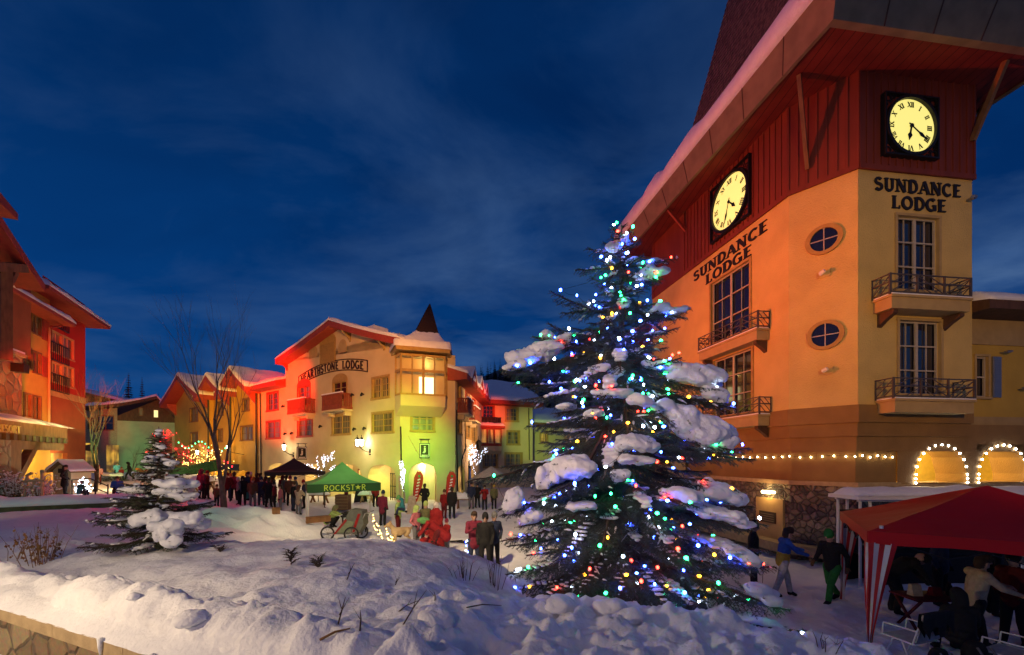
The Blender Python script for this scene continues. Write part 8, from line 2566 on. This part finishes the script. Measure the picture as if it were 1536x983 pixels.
# ------------------------------------------------------------------ flags, boards, tables, benches
def feather_flag(label, px_, Y_, h=2.5):
    x = (px_ - CX) / CF * Y_; g = ground(x, Y_); t_ = thing('feather_flag', label, 'flag', (x, Y_, g), 'red feather flags by the turret corner')
    m = MB(); pole = [(x - .30, Y_, g), (x - .30, Y_, g + h * .55), (x - .24, Y_, g + h * .82), (x - .02, Y_, g + h), (x + .22, Y_, g + h * .97)]; m.tube(pole, .02, 6); m.box(x - .5, x - .1, Y_ - .2, Y_ + .2, g - .02, g + .03); m.build('pole', BLACKM, t_)
    m = MB(); n = 16
    L_ = [(-.29, .16), (-.29, .5), (-.27, .75), (-.20, .88), (-.03, .975), (.20, .965), (.33, .90), (.36, .82), (.30, .66), (.16, .46), (.0, .30), (-.2, .16)]
    m.prism([(x + a, Y_ - .012 + .03 * math.sin(b * 6), g + h * b) for a, b in L_], (0, .02, 0)); f_ = m.build('banner', mat('flag_red', (.50, .035, .015), .6, var=.1), t_)
    m = MB()
    for k in range(7): zz_ = .30 + .075 * k; m.add([(x - .22 + .035 * k, Y_ - .06, g + h * zz_), (x - .04 + .035 * k, Y_ - .06, g + h * (zz_ + .022)), (x - .05 + .035 * k, Y_ - .06, g + h * (zz_ + .055)), (x - .22 + .035 * k, Y_ - .06, g + h * (zz_ + .035))], [(0, 1, 2, 3)])
    m.build('white_marks', WHITEP, f_)
    m = MB(); m.add([(x + .10 + .09 * math.cos(2 * PI * k / 12), Y_ - .06, g + h * .86 + .09 * math.sin(2 * PI * k / 12)) for k in range(12)], [tuple(range(12))]); m.build('round_mark', cloth('green'), f_)
feather_flag('red teardrop flag before the lit corner passage, left of two', 627, 26.8, 2.65); feather_flag('red teardrop flag by the wing arch, right of two', 676, 27.4, 2.6)
def a_board(label, px_, Y_, c_=WHITEP, h=1.1, w=.55):
    x = (px_ - CX) / CF * Y_; g = ground(x, Y_); t_ = thing('sandwich_board', label, 'sign', (x, Y_, g))
    for s in (-1, 1):
        m = MB(); m.hexa([(x - w / 2, Y_ + s * .3 - .015, g), (x + w / 2, Y_ + s * .3 - .015, g), (x + w / 2, Y_ + s * .3 + .015, g), (x - w / 2, Y_ + s * .3 + .015, g), (x - w * .35, Y_ + s * .03 - .012, g + h), (x + w * .35, Y_ + s * .03 - .012, g + h), (x + w * .35, Y_ + s * .03 + .012, g + h), (x - w * .35, Y_ + s * .03 + .012, g + h)]); m.build('panel', c_, t_)
a_board('pale sandwich board on the snow below the left red flag', 618, 25.5, mat('pale_board', (.5, .42, .3), .6), 1.1, .55)
a_board('dark sandwich board behind the green tent', 541, 30.5, BLACKM, 1.3, .8)
def snowy_table(label, px0, px1, Y_, ztop_px, group=None, m_=BROWNWOOD, thick=.25):
    a = (px0 - CX) / CF * Y_; b = (px1 - CX) / CF * Y_; z = EYE + (HY - ztop_px) / CF * Y_; g = ground((a + b) / 2, Y_); t_ = thing('picnic_table', label, 'table', ((a + b) / 2, Y_, g), group)
    z = max(z, g + .6)
    m = MB(); m.box(a, b, Y_ - .45, Y_ + .45, z - .06, z); m.build('table_top', m_, t_)
    for x in (a + .15, b - .15): m = MB(); m.bar((x, Y_ - .4, g - .05), (x, Y_ + .1, z - .06), .09); m.bar((x, Y_ + .4, g - .05), (x + .001, Y_ - .1, z - .06), .09); m.build('leg', m_, t_)
    eave_snow(t_, (a - .02, Y_ - .46, z), (b + .02, Y_ - .46, z), 0, (0, .9, 0), .85, thick, int(px0), 'snow', 14, lip=.04)
snowy_table('round-edged table under thick lit snow beside the right red flag', 684, 708, 28.5, 748, thick=.42)
snowy_table('snow-covered table under the left part of the green tent', 466, 492, 29.5, 743)
snowy_table('snow-covered table under the right part of the green tent', 540, 560, 30, 742, m_=TAN)
snowy_table('snow-covered table left of the bare tree, lit golden', 288, 320, 31, 722, thick=.4)
c_ = W(515, 745, 26); g = ground(c_.x, c_.y); t_ = thing('wooden_crate', 'plain wooden crate standing under the green tent', 'crate', (c_.x, c_.y, g)); m = MB(); m.box(c_.x - .38, c_.x + .38, c_.y - .3, c_.y + .3, g, g + .95)
t2 = m.build('crate_body', BROWNWOOD, t_); m = MB()
for k in range(5): m.box(c_.x - .40, c_.x + .40, c_.y - .32, c_.y - .303, g + .03 + k * .19, g + .17 + k * .19)
m.build('slats', TAN, t_)
c_ = W(516, 738, 25.6); m = MB(); m.lathe((c_.x, c_.y + .35, ground(c_.x, c_.y) + .955), [(.11, 0), (.13, .2), (.09, .36), (.05, .42)], 10); tag(m.build('drinks_urn', cloth('maroon')), 'dark red urn standing on the wooden crate', 'urn')
# planter benches at the berm edge
for i, (p0, p1, lab) in enumerate((((459, 786), (479, 775), 'weathered timber planter edge sticking out of the berm by the tent leg'), ((408, 770), (420, 772), 'stub of timber planter edge half buried in the berm'))):
    a, b = gp3(*p0, 8, 30), gp3(*p1, 8, 30)
    if (a - b).length > 3: b = a + Vector((.8, .6, 0))
    m = MB(); d = (b - a); a.z = min(a.z, b.z); b.z = a.z
    m.bar(a + Vector((0, 0, .08)), b + Vector((0, 0, .08)), .16, .24); m.bar(a + Vector((0, 0, .215)), b + Vector((0, 0, .215)), .26, .035); tag(m.build('planter_edge', BROWNWOOD), lab, 'planter')
# low wall with snow on it at the left
a, b = ground_pt(-40, 17.4), ground_pt(150, 19.5); P_ = Plane(a, b)
t_ = thing('low_wall', 'long low wall with thick snow on top below the hotel porch', 'wall', (a.x, a.y, 1.0)); zw = P_.px(80, 758)[1]
m = MB(); m.fbox(P_, 0, P_.len + 2.4, .6, zw, -.5, 0); m.build('masonry', mat('green_lit_wall', (.10, .10, .05), .9, var=.4, scale=4, bump=.5), t_)  # olive base colour holds the green light falling on the masonry
eave_snow(t_, P_.pt(-.05, zw, .06), P_.pt(P_.len + 2.45, zw, .06), 0, -P_.n3 * 1.2, 1.0, .40, 55, 'snow', 70, lip=.08)
# little snow-capped hut
hb = W(93, 745, 25.5); g = ground(hb.x, hb.y); P_ = Plane((hb.x - .75, hb.y + .1), (hb.x + .75, hb.y - .1)); t_ = thing('wayside_hut', 'small pale hut with a snow-capped pitched roof beside the hotel', 'hut', (hb.x, hb.y, g))
zt_ = P_.px(93, 706)[1]; zp_ = P_.px(93, 692)[1]
m = MB(); m.fbox(P_, .1, 1.4, g - .1, zt_, -1.1, 0); m.fpoly(P_, [(.1, zt_), (1.4, zt_), (.75, zp_ - .1)], -1.1, 0); m.build('body', CREAM, t_)
gable_roof(t_, P_, -.15, zt_ - .05, .75, zp_, 1.65, zt_ - .05, 1.2, .2, .1, th=.08, snow=.14, seed=99, sweep=.0, fm=BROWNWOOD)
m = MB(); m.fbox(P_, .5, .98, zt_ - .15, zt_ + .12, 0, .03); m.build('name_plate', BLACKM, t_)
# white-lit bush
c_ = W(125, 722, 25); g = ground(c_.x, c_.y); s = thing('light_bush', 'low bush covered in brilliant white lights near the little hut', 'lit bush', (c_.x, c_.y, g)); m = MB(); rr = random.Random(5); tw_ = MB()
for k in range(130):
    a = rr.uniform(0, 2 * PI); e = rr.uniform(0, 1) ** .6; r = .62 * e * rr.uniform(.4, 1); p = Vector((c_.x + math.cos(a) * r, c_.y + math.sin(a) * r * .7, g + .15 + rr.uniform(0, 1.0) * (1 - e * .6)))
    m.ball(p, .024, 0, 1)
    if k % 4 == 0: tw_.tube([(c_.x, c_.y, g), p], .012, 4)
tw_.build('twigs', TWIG, s, fix=False); x_ = m.build('bulbs', glow('bulb_bush', (.8, .88, 1), 16), s, fix=False); x_['kind'] = 'stuff'
# railing near it
a, b = W(108, 738, 23.5), W(162, 745, 22.5); m = MB()
for h in (.55, .95): m.tube([Vector((a.x, a.y, ground(a.x, a.y) + h)), Vector(((a.x + b.x) / 2, (a.y + b.y) / 2, ground(a.x, a.y) + h + .1)), Vector((b.x, b.y, ground(b.x, b.y) + h - .3))], .03, 6)
for f in (0, .33, .66, 1): q = a.lerp(b, f); gz = ground(q.x, q.y); m.tube([(q.x, q.y, gz - .1), (q.x, q.y, gz + .95 - .2 * f)], .03, 6)
tag(m.build('handrail', BLACKM), 'dark iron handrail running down by the white-lit bush', 'railing')
# frosted shrubs and driftwood rack in front of the pillar
for i, (px_, Y_, h, n, lab) in enumerate(((8, 22.5, 1.7, 60, 'frosted shrub at the left edge before the stone pillar'), (20, 22, 1.6, 60, 'frosted shrub, second from the left edge'), (33, 22.4, 1.2, 50, 'frosted shrub, lower, left of the pale timber rack'), (60, 22.3, 1.3, 50, 'frosted shrub right of the pale timber rack'), (70, 23, 1.5, 40, 'frosted shrub close to the little hut'))):
    x = (px_ - CX) / CF * Y_; g = ground(x, Y_); rr = random.Random(i); t_ = thing('frosted_shrub', lab, 'shrub', (x, Y_, g), 'frosted shrubs before the hotel'); st = MB(); fr = MB()
    for k in range(n):
        a = rr.uniform(0, 2 * PI); s = rr.uniform(.1, .6); p = Vector((x + math.cos(a) * s * .3, Y_ + math.sin(a) * s * .3, g - .05)); q = Vector((x + math.cos(a) * s, Y_ + math.sin(a) * s, g + h * rr.uniform(.4, 1))); st.tube([p, p.lerp(q, .5), q], [.014, .01, .004], 4)
        for j in range(6):
            o = p.lerp(q, rr.uniform(.3, 1)); fr.ball(o + Vector((rr.uniform(-.06, .06), rr.uniform(-.06, .06), 0)), rr.uniform(.02, .06), 0, 1, (1, 1, .7))
    st.build('stems', BROWNWOOD, t_, fix=False); fr.build('frost', SNOW, t_, smooth=True, fix=False)['kind'] = 'stuff'
c_ = W(50, 745, 22); g = ground(c_.x, c_.y); m = MB(); t_ = None
for a, b in (((-.5, 0), (-.35, 1.25)), ((.05, 0), (.0, 1.05)), ((.5, 0), (.42, 1.5)), ((-.6, .95), (.6, 1.0)), ((-.45, .5), (.45, .85)), ((-.35, 1.25), (-.1, 1.4)), ((.42, 1.5), (.62, 1.45))): m.tube([(c_.x + a[0], c_.y, g + a[1]), (c_.x + b[0], c_.y + .03, g + b[1])], .07, 6)
tag(m.build('timber_rack', mat('pale_driftwood', (.5, .4, .24), .8, var=.3)), 'pale timber rack of crossed poles among the frosted shrubs', 'rack')
# round snow-laden bushes around the small spruce
for i, (px_, py_, Y_, w_, h_, lab) in enumerate(((216, 735, 20, 26, 14, 'snow-laden round bush behind the small spruce at left'), (300, 742, 20.5, 20, 12, 'snow-laden round bush right of the small spruce'), (170, 688, 40, 20, 8, 'snow-covered low bush before the chalet'))):
    c_ = W(px_, py_, Y_); g = ground(c_.x, c_.y); rx, rz = w_ / CF * Y_, h_ / CF * Y_ * 1.5; rr = random.Random(i + 50); t_ = thing('round_bush', lab, 'bush', (c_.x, c_.y, g)); m = MB(); top = MB(); sg = []
    for k in range(260):
        v = Vector((rr.gauss(0, 1), rr.gauss(0, 1), abs(rr.gauss(0, 1)))).normalized(); p = Vector((c_.x + v.x * rx * .4, c_.y + v.y * rx * .4, g + v.z * rz * .5)); q = Vector((c_.x + v.x * rx, c_.y + v.y * rx * .8, g + .05 + v.z * rz)); sg.append((*p, *q))
    for k in range(9): top.ball((c_.x + rr.uniform(-.6, .6) * rx, c_.y + rr.uniform(-.5, .5) * rx, g + rz * rr.uniform(.75, .95)), rz * .32, 0, 2, (1.7, 1.5, .6))
    V = needle_arrays(np.array(sg), 60, .07, .012, np.random.default_rng(i)); link('foliage', fast_mesh('foliage', V, np.arange(len(V)).reshape(-1, 3), NEEDLE2), t_)
    me = remesh(top.mesh('snow', SNOW), .06, 4); me.materials.clear(); me.materials.append(SNOW); link('snow', me, t_)
# green awning by the ochre terrace and a parasol near the far wing
c_ = W(296, 702, 33); m = MB(); m.tube([c_ + Vector((-2, 0, -.4)), c_ + Vector((0, 0, -.1)), c_ + Vector((1.6, 0, .2))], [.3, .42, .46], 10); tag(m.build('garland_roll', mat('green_garland', (.02, .12, .03), .9, var=.5, scale=9, bump=1)), 'thick dark green garland roll under the golden lights', 'garland')
c_ = W(737, 712, 33); g = ground(c_.x, c_.y); t_ = thing('parasol', 'pale snowy parasol before the far lodge wing', 'parasol', (c_.x, c_.y, g)); m = MB(); m.tube([(c_.x, c_.y, g), (c_.x, c_.y, c_.z)], .04, 6); m.build('pole', BROWNWOOD, t_); m = MB(); m.lathe((c_.x, c_.y, c_.z - .1), [(1.9, -.45), (1.85, -.35), (.9, .25), (.05, .75)], 8); m.build('canopy', mat('pale_canvas', (.6, .55, .45), .8), t_)
# shop pavilion seen below the parasol
# dark rail lying on the snow near the child in red
p = W(690, 803, 17); g = ground(p.x, p.y); m = MB(); m.bar((p.x - .5, p.y + .1, g + .06), (p.x + .1, p.y, g + .12), .1, .06); m.bar((p.x - .1, p.y, g + .1), (p.x + .4, p.y - .1, g + .05), .2, .06); tag(m.build('sled', BLACKM), 'dark little sled lying on the snow right of the child in red', 'sled')
# ------------------------------------------------------------------ lights of the place and added fill
# coloured stage floods of the square, plus a green light added for the tent
def fpt(pl, x, y): u, z = pl.px(x, y); return pl.pt(u, z)
spot('flood_red', (-17.0, 13.0, 5.6), fpt(PAB, 1100, 250), 16000, (1.0, .10, .02), 46, .8, .3)
spot('flood_amber', (-17, 12.6, 5.2), fpt(PAB, 1130, 520), 19000, (1.0, .19, .01), 32, .9, .3)
spot('flood_red', (-19.8, 12.0, 7.2), fpt(PH, 425, 590), 230000, (1.0, .03, .004), 23, 1.0, .3)
spot('flood_red', (-16, 12.4, 5.2), PL.pt(u112 + 3, 10.5, 0), 85000, (1.0, .012, .004), 20, .9, .3)
spot('flood_amber', (-16, 12.8, 5.2), PL.pt(PL.px(36, 540)[0], 7.5, 0), 15000, (1.0, .38, .02), 19, .9, .3)
spot('flood_green', (0, 4, 9.5), fpt(PH, 585, 668), 38000, (.24, 1.0, .05), 21, 1.0, .3)
spot('flood_green', (0, 4, 9.5), PC.pt(2, 3.6, 0), 14000, (.28, 1.0, .06), 15, 1.0, .3)
spot('flood_green', (-.5, 4, 9.5), (-9, 22.5, 2.5), 2600, (.6, 1.0, .35), 13, .9, .3)  # added to brighten the tent roof
spot('flood_white', (-2, 4, 9.8), fpt(PH, 560, 580), 40000, (1.0, .36, .04), 34, 1.0, .3)
spot('flood_warm', (9, 28, 7.0), fpt(PW, 702, 640), 30000, (1.0, .52, .24), 40, 1.0, .2)
spot('flood_red', (9, 28.5, 7.0), fpt(PW, 713, 600), 26000, (1.0, .04, .02), 16, .9, .2)
spot('flood_red', (8, 14, 6.5), P3.pt(1.2, 8.2, 0), 90000, (1.0, .09, .02), 9, 1.0, .3)
spot('flood_green', (-2, 3, 8.5), P3.pt(6.4, 6.0, 0), 44000, (.72, 1.0, .16), 11, .9, .3)
spot('flood_green', (-17, 12, 6.0), PX2.pt(PX2.len * .45, 5), 60000, (.5, 1.0, .3), 16, .9, .3)
spot('flood_amber', (-19.6, 12.4, 6.6), fpt(PO, 335, 615), 85000, (1.0, .42, .03), 24, .9, .3)
# green and red light falling across the snow berm
spot('flood_green', (-15.5, 12.2, 5.0), (-9.5, 16.8, .8), 500, (.6, 1.0, .3), 40, .9, .2)
spot('flood_red', (-15.6, 12.0, 5.0), (-7.5, 14.3, .1), 420, (1.0, .26, .12), 22, .8, .2)
spot('flood_green', (-16, 9, 5.0), (-23, 17.5, 1.5), 500, (.8, 1.0, .3), 50, .9, .2)
# street lamps by the photographer and facing the tower; the others added fill
lamp('street_and_fill_lamp', (-7.2, 2.4, 4.1), 860, (1.0, .72, .42), .15)
lamp('street_and_fill_lamp', W(-75, 690, 21.5), 900, (1.0, .70, .32), .15)  # unseen warm lamp added to light the shrubs and hut
spot('street_and_fill_lamp', (-5.2, -1.5, 6.5), (1.9, 8.0, 3.6), 2300, (1.0, .63, .46), 31, .8, .25)  # unseen light narrowed onto the spruce to brighten it
spot('street_and_fill_lamp', (4.5, -4.0, 7.5), PCD.pt(PCD.len * .5, 8.0), 5200, (1.0, .52, .12), 52, 1.0, .3)
spot('street_and_fill_lamp', (-3, 4.5, 10.2), (-4, 18.5, 0), 9500, (1.0, .72, .38), 56, .6, .3)  # added above the view to brighten the plaza snow and crowd
spot('street_and_fill_lamp', (-4.5, -4.0, 6.5), (-1.5, 7.0, 1.5), 450, (1.0, .62, .42), 50, .9, .3)  # weak unseen fill added to warm the near mound
